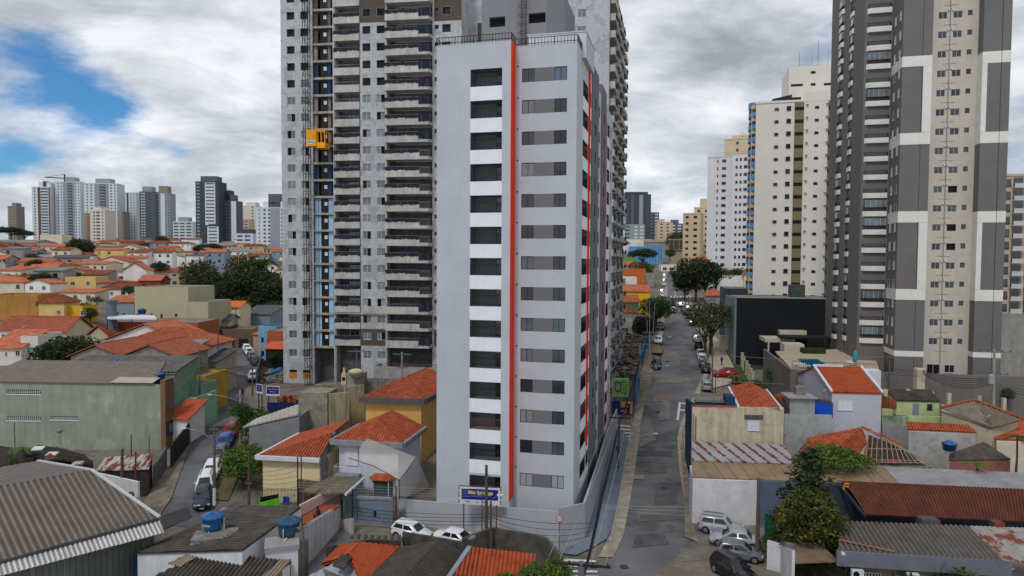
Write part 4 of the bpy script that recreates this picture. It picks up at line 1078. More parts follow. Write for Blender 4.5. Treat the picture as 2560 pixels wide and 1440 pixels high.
 def balc(w_,dp,hp,step=0):
  q=MB(RAWB)
  q.box((0,0,0),(w_,.14,hp));q.box((0,.14,0),(.12,dp,hp));q.box((w_-.12,.14,0),(w_,dp,hp));q.box((.12,.14,.0),(w_-.12,dp,.16))
  if step:
   q=MB(RAWB);s=w_-step
   q.box((0,0,0),(s,.14,hp));q.box((s,.001,0),(w_-.35,.14,hp*.42));q.add([(w_-.35,0,0),(w_,.6,0),(w_,.6,hp*.42),(w_-.35,0,hp*.42),(w_-.35,.14,0),(w_-.12,.6,0),(w_-.12,.6,hp*.42),(w_-.35,.14,hp*.42)],[(0,1,2,3),(3,2,6,7),(4,7,6,5)])
   q.box((w_-.14,.6,0),(w_,dp,hp*.42));q.box((0,.14,0),(.12,dp,hp));q.box((.12,.14,0),(w_-.4,dp,.16));q.box((0,dp-.3,-.12),(w_,dp,-.001))
  return mesh_of(q,'balcony')
 HP=1.22;b1w=c['b1'][1]-c['b1'][0]+.2;b2w=c['b2'][1]-c['b2'][0]
 B1=balc(b1w,1.8,HP);B2=balc(b2w,2.6,HP,step=1.85)
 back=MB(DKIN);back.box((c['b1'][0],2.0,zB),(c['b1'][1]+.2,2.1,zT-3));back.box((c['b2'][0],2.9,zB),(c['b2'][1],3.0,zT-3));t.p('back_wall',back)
 fin=MB(RAW);fin.box((c['b1'][0]-.05,.16,zB),(c['b1'][0]+.12,2,zT-3));fin.box((c['b2'][0]-.12,-.2,zB),(c['b2'][0]+.10,2.9,zT-3));fin.box((c['b2'][1]-.3,1.6,zB),(c['b2'][1]-.02,2.9,zT-3));t.p('party_fin',fin)
 r1=railing_mesh(b1w-.1,.55,GREYM,.5);r2=railing_mesh(b2w-2.0,.5,GREYM,.6);r3=railing_mesh(1.9,1.1,GREYM,.14)
 def net(w_,h_,sd,corner=False):
  rr=random.Random(sd);q=MB(MESHK);n=16
  vs=[]
  for i in range(n+1):
   x=w_*i/n;vs+=[(x,-.03+rr.uniform(-.05,.03),h_+rr.uniform(-.05,.04)),(x,-.05+rr.uniform(-.06,.03),rr.uniform(-.12,.1))]
  q.add(vs,[(2*i,2*i+1,2*i+3,2*i+2)for i in range(n)])
  q.use(M('blue_strap',S(70,110,170),var=0.1))
  for k in range(2):x=w_*rr.random();q.box((x,-.1,.1),(x+.05,-.08,h_))
  return mesh_of(q,'netting')
 N1=[net(b1w,.55,k)for k in range(3)];N2=[net(b2w-1.9,.55,k+5)for k in range(3)];N3=[net(2.0,1.15,k+9)for k in range(3)]
 gd=MB(DGLASS);gd.box((0,0,0),(1.6,.05,2.15));gd.use(FRL);gd.box((-.08,-.02,0),(0,.07,2.2));gd.box((.78,-.02,0),(.84,.06,2.15));gd.box((1.6,-.02,0),(1.68,.07,2.2));gd=mesh_of(gd,'balcony_door')
 for i in rows:
  zf=zrow(i)+.42-FP+FP*0;zf=zrow(i)+.55-FP-.05
  o_=t.inst('balcony',B1,(c['b1'][0]-.05,-.12,zf));
  t.inst('railing',r1,(.05,.07,HP),parent=o_)
  if i in(0,1,2)or i>=7:t.inst('netting',N1[i%3],(0,.0,HP-.1),parent=o_)
  if i>=5:t.inst('balcony_door',gd,(b1w*.45,2.0,.16),parent=o_)
  o_=t.inst('balcony',B2,(c['b2'][0],-.9,zf-.1))
  t.inst('railing',r2,(.05,.07,HP),parent=o_);t.inst('railing',r3,(b2w-1.95,.07,HP*.42),parent=o_)
  if i<17:t.inst('netting',N2[i%3],(0,0,HP-.1),parent=o_)
  if i<8 or i in(14,17,19):t.inst('netting',N3[i%3],(b2w-2.0,0,HP*.42),parent=o_)
  if i>=4:
   t.inst('balcony_door',gd,(b2w*.18,3.65,.16),parent=o_);t.inst('balcony_door',gd,(b2w*.5,3.65,.16),parent=o_)
 q=MB(SLABE)
 q.box((c['b1'][0]-.2,-.2,zrow(17)-FP-.0+.18),(c['end'],.1,zrow(17)-FP+.42));
 t.p('ledge',q)
 pd=MB(CONC);px0=hx(950,920);pz=t.hit(950,908)[1];pd.box((px0,-3.2,zB),(c['end']+3,-3.0,pz));pd.box((px0,-3.0,zB),(px0+.2,.1,pz));t.p('terrace_wall',pd)
 rr_=railing_mesh(c['end']-px0+2,.5,RUST,1.0);t.inst('railing',rr_,(px0,-3.1,pz))
 br=MB(BRICK);br.box((hx(713),-.02,zB),(hx(770),-.005,t.hit(730,968)[1]));t.p('brick_infill',br)
 zb=gz;hh=MB(BLKM);o2=t.mat@Vector(((hx(767)+hx(782))/2,-1.1,0));mw=(hx(782)-hx(767))*.82
 H=Thing('construction_hoist','lattice hoist mast carrying a yellow cage up the unfinished tower','hoist',(o2.x,o2.y,gz),math.radians(-8))
 for sx in(-mw/2,mw/2):
  for sy in(-.45,.45):hh.bar((sx,sy,-2),(sx,sy,zT-gz+1),.08,.08)
 z=0;k=0
 while z<zT-gz:
  for sy in(-.45,.45):
   hh.bar((-mw/2,sy,z),(mw/2,sy,z),.045,.045);hh.bar((-mw/2 if k%2 else mw/2,sy,z),(mw/2 if k%2 else-mw/2,sy,z+1.5),.05,.05)
  for sx in(-mw/2,mw/2):hh.bar((sx,-.45,z),(sx,.45,z),.05,.05)
  if k%4==0:hh.bar((-mw/2,.45,z),(-mw/2+.1,1.2,z),.06,.06);hh.bar((mw/2,.45,z),(mw/2+.5,1.2,z),.06,.06)
  z+=1.5;k+=1
 H.p('mast',hh)
 YEL=M('yellow_hoist_paint',S(232,160,20),rough=0.5,var=0.08);za=H.hit(790,371,-1)[1];zc=H.hit(790,326,-1)[1];xa=H.hit(770,350,-1)[0];xm=H.hit(794,350,-1)[0];xb=H.hit(815,350,-1)[0]
 cg=MB(YEL);cg.box((xa,-1.7,za+.3),(xm,-.6,zc));cg.box((xm+.02,-1.5,za),(xb,.5,za+.9));cg.box((xm+.02,-1.5,zc-.3),(xb,.5,zc-.15))
 for x in(xm+.05,(xm+xb)/2,xb-.1):cg.box((x,-1.49,za+.9),(x+.09,-1.4,zc-.3));cg.box((x,.4,za+.9),(x+.09,.49,zc-.3))
 for j in range(9):cg.box((xa+.2,-1.73,za+1.45+j*.17),(xm-.1,-1.70,za+1.5+j*.17))
 cg.bar((xa,-1.7,zc+.4),(xm,-1.7,zc+.4),.05,.05);cg.bar((xm,-1.7,zc),(xm,-1.7,zc+.9),.06,.06);cg.bar((xa,-1.7,zc),(xa,-1.7,zc+.5),.06,.06);cg.bar((xm,-1.5,zc+.2),(xb,-1.5,zc+.2),.05,.05)
 cgo=H.p('cage',cg)
 lg=MB(WHT);lg.sm=False;n=18;cx=(xa+xm)/2;cz=za+.95
 lg.poly(*[(cx+.75*math.cos(a*2*math.pi/n),-1.745,cz+.33*math.sin(a*2*math.pi/n))for a in range(n)]);lo=H.p('logo_oval',lg,parent=cgo)
 tm=text_mesh('MÓDUL',.34,M('blue_lettering',S(30,70,150),var=0));H.inst('lettering',tm,(cx,-1.76,cz),(math.pi/2,0,0),parent=cgo)
 o=D(1399,970,117);gz2=TZ(o.x,o.y);o.z=0
 t=Thing('unfinished_tower','raw concrete tower with netted side balconies rising behind the slim grey tower on the right','building',o,math.radians(-14))
 hx=lambda px,py=30:t.hit(px,py)[0]
 FP2=FP*.985;xe=hx(1524);zt0=t.hit(1410,26.5)[1];zB=gz2-4;zT=zt0+7
 rws=range(-1,26);wh2=1.28
 cols=[(hx(1400.5),hx(1421)),(hx(1444),hx(1465.5))];cols+=[(hx(1362),hx(1382))]
 a=MB(RAW);x00=hx(1300)
 a.holed(x00,xe,zB,zT,0,[(p,q,zt0-FP2*i-wh2,zt0-FP2*i)for i in rws for p,q in cols],.25)
 a.poly((xe,0,zB),(xe,1.0,zB),(xe,1.0,zT),(xe,0,zT));a.poly((x00,0,zT),(xe,0,zT),(xe,30,zT-1),(x00,30,zT-1));a.poly((x00,30,zB),(x00,0,zB),(x00,0,zT),(x00,30,zT))
 a.box((x00,30,zB),(xe,30.3,zT-1))
 t.p('wall',a)
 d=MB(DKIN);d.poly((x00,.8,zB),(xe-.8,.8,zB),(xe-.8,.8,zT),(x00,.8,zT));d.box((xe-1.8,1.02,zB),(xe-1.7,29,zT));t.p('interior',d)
 for i in rws:
  for k,(p,q)in enumerate(cols[:2]):
   if zt0-FP2*i<t.hit(1400,110)[1]-3:continue
   window(t,p,zt0-FP2*i-wh2,q-p,wh2,y=.1,frm=FRL,gl=PG)
 SB=MB(RAWB);SB.T=Matrix.Rotation(math.pi/2,4,'Z')
 SB.box((0,-.9,0),(5.0,-.76,1.15));SB.box((0,-.76,0),(.12,1.6,1.15));SB.box((4.88,-.76,0),(5,1.6,1.15));SB.box((.12,-.76,0),(4.88,1.6,.16));SB.T=None;SB=mesh_of(SB,'balcony')
 NS=[]
 for k in range(3):
  q=net(3.0,.9,30+k);NS.append(q)
 for i in rws:
  for j,y0 in enumerate((1.0,8.5,16,23.5)):
   if(len(t.r.children)>112):break
   z=zt0-FP2*i-1.9
   o_=t.inst('balcony',SB,(xe,y0,z))
   if(i+j)%4!=3:t.inst('netting',NS[(i+j)%3],(.95,.5+(i%3)*.6,.6),(0,0,math.pi/2),parent=o_)
 pr=MB(RAW)
 for y0 in(6.2,13.6,21.1,28.7):pr.box((xe-1.6,y0,zB),(xe+.2,y0+.9,zT-1))
 t.p('pier',pr)
 jb=MB(GREYM)
 for k in range(6):jb.bar((xe,4+k*4,zt0-2-k*7),(xe+2.2,4+k*4,zt0-1.5-k*7),.06,.06)
 t.p('jib_arm',jb)
con_tower()
# ================================================================ TAUPE TOWER WITH CREAM BANDS (right)
def taupe_tower():
 o=D(2255,950,100);gz=TZ(o.x,o.y);o.z=0
 t=Thing('apartment_tower','tall taupe tower with cream bands, corner balconies and a pool at its foot','building',o,math.radians(-14))
 TP=M('taupe_tower_render',S(111,108,107),var=0.05,scale=0.3,streak=0.08,gcol=S(80,74,70),lines=(2,2.87,0.035,0.35))
 CR=M('cream_band_render',S(222,220,213),var=0.04,streak=0.08,gcol=S(160,150,138),lines=(2,2.87,0.03,0.2))
 BG=M('beige_tower_render',S(194,186,174),var=0.05,streak=0.12,gcol=S(140,126,112),lines=(2,2.87,0.03,0.25))
 hx=lambda px,py,y=0:t.hit(px,py,y)[0];hz=lambda px,py,y=0:t.hit(px,py,y)[1]
 z0,z1=gz-5,hz(2300,-110)
 A0,A1=hx(2252,300),hx(2326,300);yb=2.2
 B1=hx(2441,300,yb);C0=B1+.2;yc=.4
 C0=hx(2452,300,yc);C1=hx(2522,300,yc)
 FP=(hz(2353,182,yb)-hz(2340,812,yb))/13.0 if True else 2.87
 a=MB(TP);a.box((A0,0,z0),(A1,9,z1));a.box((C0,yc,z0),(C1,14,z1-3));a.box((A0-3.9,5.2,z0),(A0,20,z1));a.box((A0,9,z0),(C0,20,z1-.1))
 wt=hz(2353,176,yb);wh=hz(2353,176,yb)-hz(2353,193,yb)
 ws_=[(hx(2342,188,yb),hx(2364,188,yb)),(hx(2379,186,yb),hx(2402,186,yb)),(hx(2415,182,yb),hx(2427,182,yb))]
 FPp=(hz(2353,176,yb)-hz(2335,845,yb))/14.0
 rows=range(-4,15)
 a.use(BG);hl=[]
 for i in rows:
  zz=wt-FPp*i
  for k,(p,q)in enumerate(ws_):hl.append((p,q,zz-(wh if k<2 else wh*.75),zz))
 zr=hz(2330,925,yb)
 a.holed(A1,C0,z0,z1,yb,hl,.2)
 t.p('wall',a)
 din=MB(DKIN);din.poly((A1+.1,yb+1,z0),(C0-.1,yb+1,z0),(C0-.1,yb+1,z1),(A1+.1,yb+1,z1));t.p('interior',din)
 pipe=MB(M('downpipe',S(150,132,118),var=0.05));xp=(ws_[0][1]+ws_[1][0])/2;pipe.bar((xp,yb-.06,z0),(xp,yb-.06,z1),.1,.08)
 for i in rows:zz=wt-FPp*i-wh-.9;pipe.bar((xp-.9,yb-.04,zz),(xp+.9,yb-.04,zz),.03,.03)
 t.p('downpipe',pipe)
 ACB=MB(WHT);ACB.box((0,-.2,0),(.22,0,.3));ACB=mesh_of(ACB,'pipe_cover')
 for i in rows:
  zz=wt-FPp*i
  for k,(p,q)in enumerate(ws_):
   h_=wh if k<2 else wh*.75
   if stagger(i,50+k)<.16 and k==1:continue
   window(t,p,zz-h_,q-p,h_,y=yb+.08,panes=2 if k<2 else 1,frm=FRAME if k<2 else BFRAME)
  t.inst('pipe_cover',ACB,(ws_[0][1]+.05,yb,zz+.1));t.inst('pipe_cover',ACB,(ws_[1][0]-.25,yb,zz+.1))
 e=.03
 zq=lambda py,px=2290:hz(px,py)
 def bandA(ya,yb_):
  b=MB(CR);b.box((A0-e,-e,zq(yb_)),(A1+e,.0-.001,zq(ya)))
  b.box((A0-e,-e*0,zq(yb_)),(A0-.001,9,zq(ya)));t.p('cream_band',b)
 zc=lambda py:hz(2485,py,yc)
 def bandC(ya,yb_):
  b=MB(CR);b.box((C0-e,yc-e,zc(yb_)),(C1+e,yc-.001,zc(ya)));b.box((C0-e,yc,zc(yb_)),(C0-.001,yb+.0,zc(ya)));t.p('cream_band',b)
 for p,q in((140,166),(332,361),(528,556),(723,750),(878,892)):bandA(p,q)
 for p,q in((128,157),(329,357),(528,556),(725,753),(882,895)):bandC(p,q)
 xv=hx(2306,250);xw=hx(2466,250,yc)
 for p,q in((166.5,331.5),(556.5,722.5)):b=MB(CR);b.box((xv,-e,zq(q)),(A1+e,-.001,zq(p)));b.box((A1+.001,0,zq(q)),(A1+e,yb,zq(p)));t.p('cream_band',b)
 for p,q in((157.5,328.5),(556.5,724.5)):b=MB(CR);b.box((C0-e,yc-e,zc(q)),(xw,yc-.001,zc(p)));b.box((C0-e,yc,zc(q)),(C0-.001,yb,zc(p)));t.p('cream_band',b)
 gr=MB(M('render_joint',S(62,56,54),var=0.02));xg=hx(2303,250);gr.box((xg,-.02,z0),(xg+.06,-.001,z1));xg=hx(2500,250,yc);gr.box((xg,yc-.036,z0),(xg+.06,yc-.001,z1-3));t.p('render_joint',gr)
 for i in range(-3,15):
  zz=wt-FPp*i+.3
  for y_ in(1.0,3.4):
   window(t,0,0,.75,1.35,rot=-math.pi/2,pos=(A0-.03,y_+.75,zz-1.4),panes=1,frm=FRAME,gl=M('white_blind',S(205,205,206),var=0.05)if stagger(i,int(y_))<.6 else DGLASS)
 def bal(wd,dp,key):
  q=MB(CR);c_=.45
  q.add([(0,.5,-.12),(c_,0,-.12),(wd,0,-.12),(wd,dp,-.12),(0,dp,-.12),(0,.5,.66),(c_,0,.66),(wd,0,.66),(wd,dp,.66),(0,dp,.66)],[(0,1,6,5),(1,2,7,6),(2,3,8,7),(4,0,5,9),(4,3,2,1,0),(5,6,7,8,9)])
  s=mesh_of(q,'balcony')
  q=MB(BLKM)
  pts=[(0.05,dp),(0.05,.5),(c_,.05),(wd-.05,.05),(wd-.05,dp)]
  for p,r in zip(pts,pts[1:]):
   q.bar((p[0],p[1],1.25),(r[0],r[1],1.25),.06,.05);q.bar((p[0],p[1],.62),(r[0],r[1],.62),.04,.04)
   n=max(1,int(math.hypot(r[0]-p[0],r[1]-p[1])/.16))
   for k in range(n):f=k/n;q.bar((p[0]+(r[0]-p[0])*f,p[1]+(r[1]-p[1])*f,.5),(p[0]+(r[0]-p[0])*f,p[1]+(r[1]-p[1])*f,1.25),.045,.03)
  rl=mesh_of(q,'railing')
  q=MB(glass('balcony_glazing',(0.10,0.13,0.14,1),.08));q.poly((.08,.52,1.28),(c_,.08,1.28),(c_,.08,2.4),(.08,.52,2.4));q.poly((c_,.08,1.28),(wd-.06,.08,1.28),(wd-.06,.08,2.4),(c_,.08,2.4));q.poly((.06,dp,1.28),(.06,.52,1.28),(.06,.52,2.4),(.06,dp,2.4))
  q.use(FRAME)
  for k in range(5):x=c_+(wd-c_-.1)*k/4;q.bar((x,.07,1.28),(x,.07,2.4),.04,.03)
  gz_=mesh_of(q,'balcony_glazing')
  q=MB(DGLASS);q.box((wd*.3,dp-.06,.5),(wd*.8,dp-.03,2.5));q.use(FRAME);q.box((wd*.54,dp-.08,.5),(wd*.56,dp-.06,2.5));dg=mesh_of(q,'balcony_door')
  return s,rl,gz_,dg
 def stack(xr_px,py,yy,wd,dp,seed,back=True,zoff=0.0,i1=15,i0=-4):
  x1=hx(xr_px,py,yy);S4=bal(wd,dp,seed)
  for i in range(i0,i1):
   zz=wt-FPp*i-1.25+zoff
   o_=t.inst('balcony',S4[0],(x1-wd,yy,zz));t.inst('railing',S4[1],(0,0,0),parent=o_)
   if stagger(i,seed)<.5:t.inst('balcony_glazing',S4[2],(0,0,0),parent=o_)
   t.inst('balcony_door',S4[3],(0,0,0),parent=o_)
 stack(2223,300,4.8,3.4,2.4,71)
 tb=MB(TP);xa=hx(2222,300,7.2)
 tb.box((xa-3.4,7.2,z0),(xa+.2,12,z1+6));
 x2=hx(2192,300,9.0);x1_=hx(2166,300,9.0);tb.box((x1_,9.0,z0),(x2,18,z1+8))
 x3=hx(2176,300,12.0);tb.box((x3-3.0,14.2,z0),(x3+.3,22,z1+10));x4=hx(2150,300,18);tb.box((x4-2.9,20.4,z0),(x4+.6,28,z1+14))
 t.p('wing_wall',tb)
 stack(2175,300,12.0,2.9,2.3,72,zoff=-.5,i0=-6);stack(2150,300,18.0,3.2,2.4,73,zoff=-.9,i0=-7)
 gw=hz(2330,910,yb)
 window(t,hx(2316,925,yb),gw-2.0,1.7,2.0,y=yb-.06,frm=FRAME,panes=2);window(t,hx(2360,925,yb),gw-1.2,1.35,1.2,y=yb-.06,frm=WHT)
taupe_tower()
# ================================================================ generic tower
def gtower(label,px0,px1,ptop,pbase,d,rot,wall,fp=2.9,cols=(),side=(),dep=14,roofb=None,group=None,stripes=(),balc=(),name='apartment_tower',frm=BFRAME,extra=None,off=0.0,wpanes=2,gls=DGLASS):
 """tower by pixels: cols = [(f0, f1, h, z-offset)] fractions of the front, side = the same on the visible side; windows of one column share one mesh"""
 ra=math.radians(rot);o=D(px0,0,d);gz=TZ(o.x,o.y);o=Vector((o.x,o.y,gz))
 t=Thing(name,label,'building',o,ra,group)
 x1=t.hit(px1,ptop)[0];zt=t.hit((px0+px1)/2,ptop)[1];zb=t.hit((px0+px1)/2,pbase)[1]-3;zb=min(zb,-2)
 a=MB(wall);a.box((0,0,zb-4),(x1,dep,zt));
 a.box((-.15,-.15,zt),(x1+.15,dep+.15,zt+.5))
 if roofb:
  for f0,f1,h_,mt in roofb:a.use(mt or wall);a.box((x1*f0,dep*.2,zt+.5),(x1*f1,dep*.85,zt+h_))
 t.p('wall',a)
 n=int((zt-max(zb,-1))/fp)
 for f0,f1,mt,*zz in stripes:
  b=MB(mt);q0=zz[0]*zt if zz else zb-4;q1=zz[1]*zt if zz else zt
  b.box((x1*f0,-.12,q0),(x1*f1,-.004,q1));t.p('facade_stripe',b)
 for f0,f1,h_,zo,*mt in cols:
  w_=x1*(f1-f0);fm,gm=win_meshes(w_,h_,wpanes if w_>.9 else 1,frm,mt[0]if mt else gls)
  for i in range(n):t.inst('window',gm,(x1*f0,-.13,zt-fp*(i+1)+zo))if d>300 else t.inst('pane',gm,(0,0,0),parent=t.inst('window',fm,(x1*f0,-.16,zt-fp*(i+1)+zo)))
 for f0,f1,dp,mt in balc:
  w_=x1*(f1-f0);q=MB(mt);q.box((0,-dp,0),(w_,-.14,.2));q.box((0,-dp,.2),(w_,-dp+.1,1.0));q.use(DGLASS);q.box((.2,-.16,.25),(w_-.2,-.13,2.3));me=mesh_of(q,'balcony')
  for i in range(n):t.inst('balcony',me,(x1*f0,0,zt-fp*(i+1)+.1))
 sgn=1 if t.mat.inverted()@CAM and(t.inv@CAM).x>x1 else-1
 for y0,y1,h_,zo,*mt in side:
  fm,gm=win_meshes((y1-y0)*dep,h_,1,frm,mt[0]if mt else gls)
  for i in range(n):
   if sgn>0:t.inst('window',gm,(x1+.05,y0*dep,zt-fp*(i+1)+zo),(0,0,math.pi/2))
   else:t.inst('window',gm,(-.05,y1*dep,zt-fp*(i+1)+zo),(0,0,-math.pi/2))
 return t,x1,zt,n
CRM=M('cream_white_render',S(222,216,208),var=0.03,scale=0.2,streak=0.08,gcol=S(186,176,160))
OLV=M('olive_render',S(128,118,88),var=0.05)
def white_tower():
 t,x1,zt,n=gtower('cream white tower with olive window strips and blue rounded balconies',1896,2092,255,745,160,-14,CRM,fp=2.87,
 cols=[(0.235,0.285,.55,1.2),(0.385,0.44,.9,1.1),(0.735,0.785,.55,1.2),(0.905,1.0,.85,1.0)],stripes=[(0.485,0.60,OLV),(0.90,1.0,OLV)],dep=18)
 a=MB(BLKM)
 for i in range(n):a.box((x1*.487,-.15,zt-2.87*(i+1)+.95),(x1*.598,-.13,zt-2.87*(i+1)+1.75))
 t.p('strip_window',a)
 a=MB(CRM);xa=t.hit(1972,200,3)[0];xb=t.hit(2100,200,3)[0];zz=t.hit(2010,166,3)[1]
 a.box((xa,3,zt-1),(xb,15,zz));a.box((x1*.602,-.12,0),(x1*.898,-.002,zt+2.2))
 a.use(BLKM)
 for px,py,w_,h_ in((2033,181,1.0,.6),(2033,211,1,.6),(1992,213,2.6,.55),(2075,210,2.6,.55),(2033,243,1,.6),(1990,247,2.2,.7)):
  q=t.hit(px,py,3);a.box((q[0]-w_/2,2.97,q[1]-h_/2),(q[0]+w_/2,2.99,q[1]+h_/2))
 a.use(M('tiled_canopy',S(48,46,48),var=0.1));q0=t.hit(1925,252,1);q1=t.hit(1980,236,1)
 a.add([(q0[0],1,zt+.5),(q1[0],1,zt+.5),(q1[0],1,q1[1]),(q0[0]+.6,1,q0[1]+.4),(q0[0],6,zt+.5),(q1[0],6,zt+.5),(q1[0],6,q1[1]),(q0[0]+.6,6,q0[1]+.4)],[(0,1,2,3),(3,2,6,7),(4,0,3,7)])
 t.p('rooftop_block',a)
 BL=M('blue_balcony_paint',S(86,142,200),var=0.05,rnd=0.05);q=MB(BL);q.sm=True
 ring=[(-1.35*math.sin(k*math.pi/8)-.02,3.2-3.0*math.cos(k*math.pi/8))for k in range(9)]
 vs=[(x,y,z)for x,y in ring for z in(0,1.0)];q.add(vs,[(2*i,2*i+1,2*i+3,2*i+2)for i in range(8)]);q.sm=False;q.poly(*[(x,y,.05)for x,y in ring]);
 q.use(M('balcony_shade_cloth',S(70,52,44),var=0.3,rnd=0.3));vs=[(x*.93-.02,y,z)for x,y in ring for z in(1.0,1.75)];q.add(vs,[(2*i,2*i+1,2*i+3,2*i+2)for i in range(8)])
 me=mesh_of(q,'balcony')
 for i in range(n):t.inst('balcony',me,(0,.4,zt-2.87*(i+1)+.2))
 b=MB(M('balcony_cream',S(200,184,150),var=0.05));b.box((-.9,1.2,-3),(-.005,6,zt));t.p('recess_wall',b)
 b=MB(BL);b.lathe([(1.4,zt-.6),(1.4,zt+.9)],(-.02,3.6,0),20);t.p('balcony_crown',b)
 an=MB(GREYM)
 for px,h_ in((1999,3),(2045,6),(2070,4),(2030,3)):q=t.hit(px,166,3);an.bar((q[0],3.2,q[1]),(q[0],3.2,q[1]+h_),.09,.09)
 q=t.hit(2045,166,3);an.bar((q[0]-.6,3.2,q[1]+2),(q[0]+.6,3.2,q[1]+2),.07,.07);t.p('antenna',an)
 ac=MB(M('ac_box',S(110,100,92),var=0.1));ac.box((0,-.5,0),(.45,-.36,.35));ac=mesh_of(ac,'air_conditioner')
 for i in range(n):
  for f in(.625,.872):t.inst('air_conditioner',ac,(x1*f,0,zt-2.87*(i+1)+1.9))
white_tower()
def white_tower2():
 WH2=M('white_render_far',S(208,208,212),var=0.04,scale=0.2,streak=0.06,gcol=S(170,170,172));BEI=M('beige_render_far',S(198,180,152),var=0.05,scale=0.2)
 t,x1,zt,n=gtower('white apartment tower with a railing on its roof, near the far street trees',1776,1871,392,665,268,-22,WH2,fp=2.86,
 cols=[(.24,.27,.9,1.0),(.36,.46,.9,1.0),(.70,.75,1.0,1.0),(.80,.85,1.0,1.0),(.90,.98,1.1,1.0)],dep=14)
 b=MB(WH2);b.box((x1*.62,-1.1,-4),(x1*1.0,-.0,zt));t.p('bay_wall',b)
 for c in t.r.children:
  if c.name.startswith('window')and c.location.x>x1*.62:c.location.y=-1.15
 r=MB(GREYM)
 for zz in(.9,1.7):r.bar((.2,0,zt+zz),(x1-.2,-.9,zt+zz),.08,.08)
 for k in range(16):r.bar((x1*k/15,-.9*k/15,zt+.5),(x1*k/15,-.9*k/15,zt+1.7),.06,.06)
 t.p('roof_railing',r)
 gtower('beige tower with an outside stair on its roof, half hidden behind the white one',1818,1896,348,640,285,-22,BEI,fp=2.86,cols=[(.35,.42,1.0,1.0),(.8,.95,1.0,1.0)],side=[],dep=16,roofb=[(.2,.7,2.2,BEI),(.45,.55,3.4,WHT)])
 gtower('low beige block at the end of the street',1716,1752,535,620,330,-22,BEI,fp=3.0,cols=[(.15,.32,1.1,1.0),(.6,.8,1.1,1.0)],dep=12)
 gtower('taller beige stepped block behind the low one at the end of the street',1744,1778,520,600,350,-22,M('pale_beige_render',S(206,190,160),var=0.04),fp=3.0,cols=[(.2,.36,1.1,1.0),(.65,.82,1.1,1.0)],dep=14,roofb=[(.3,.95,5,BEI)])
white_tower2()
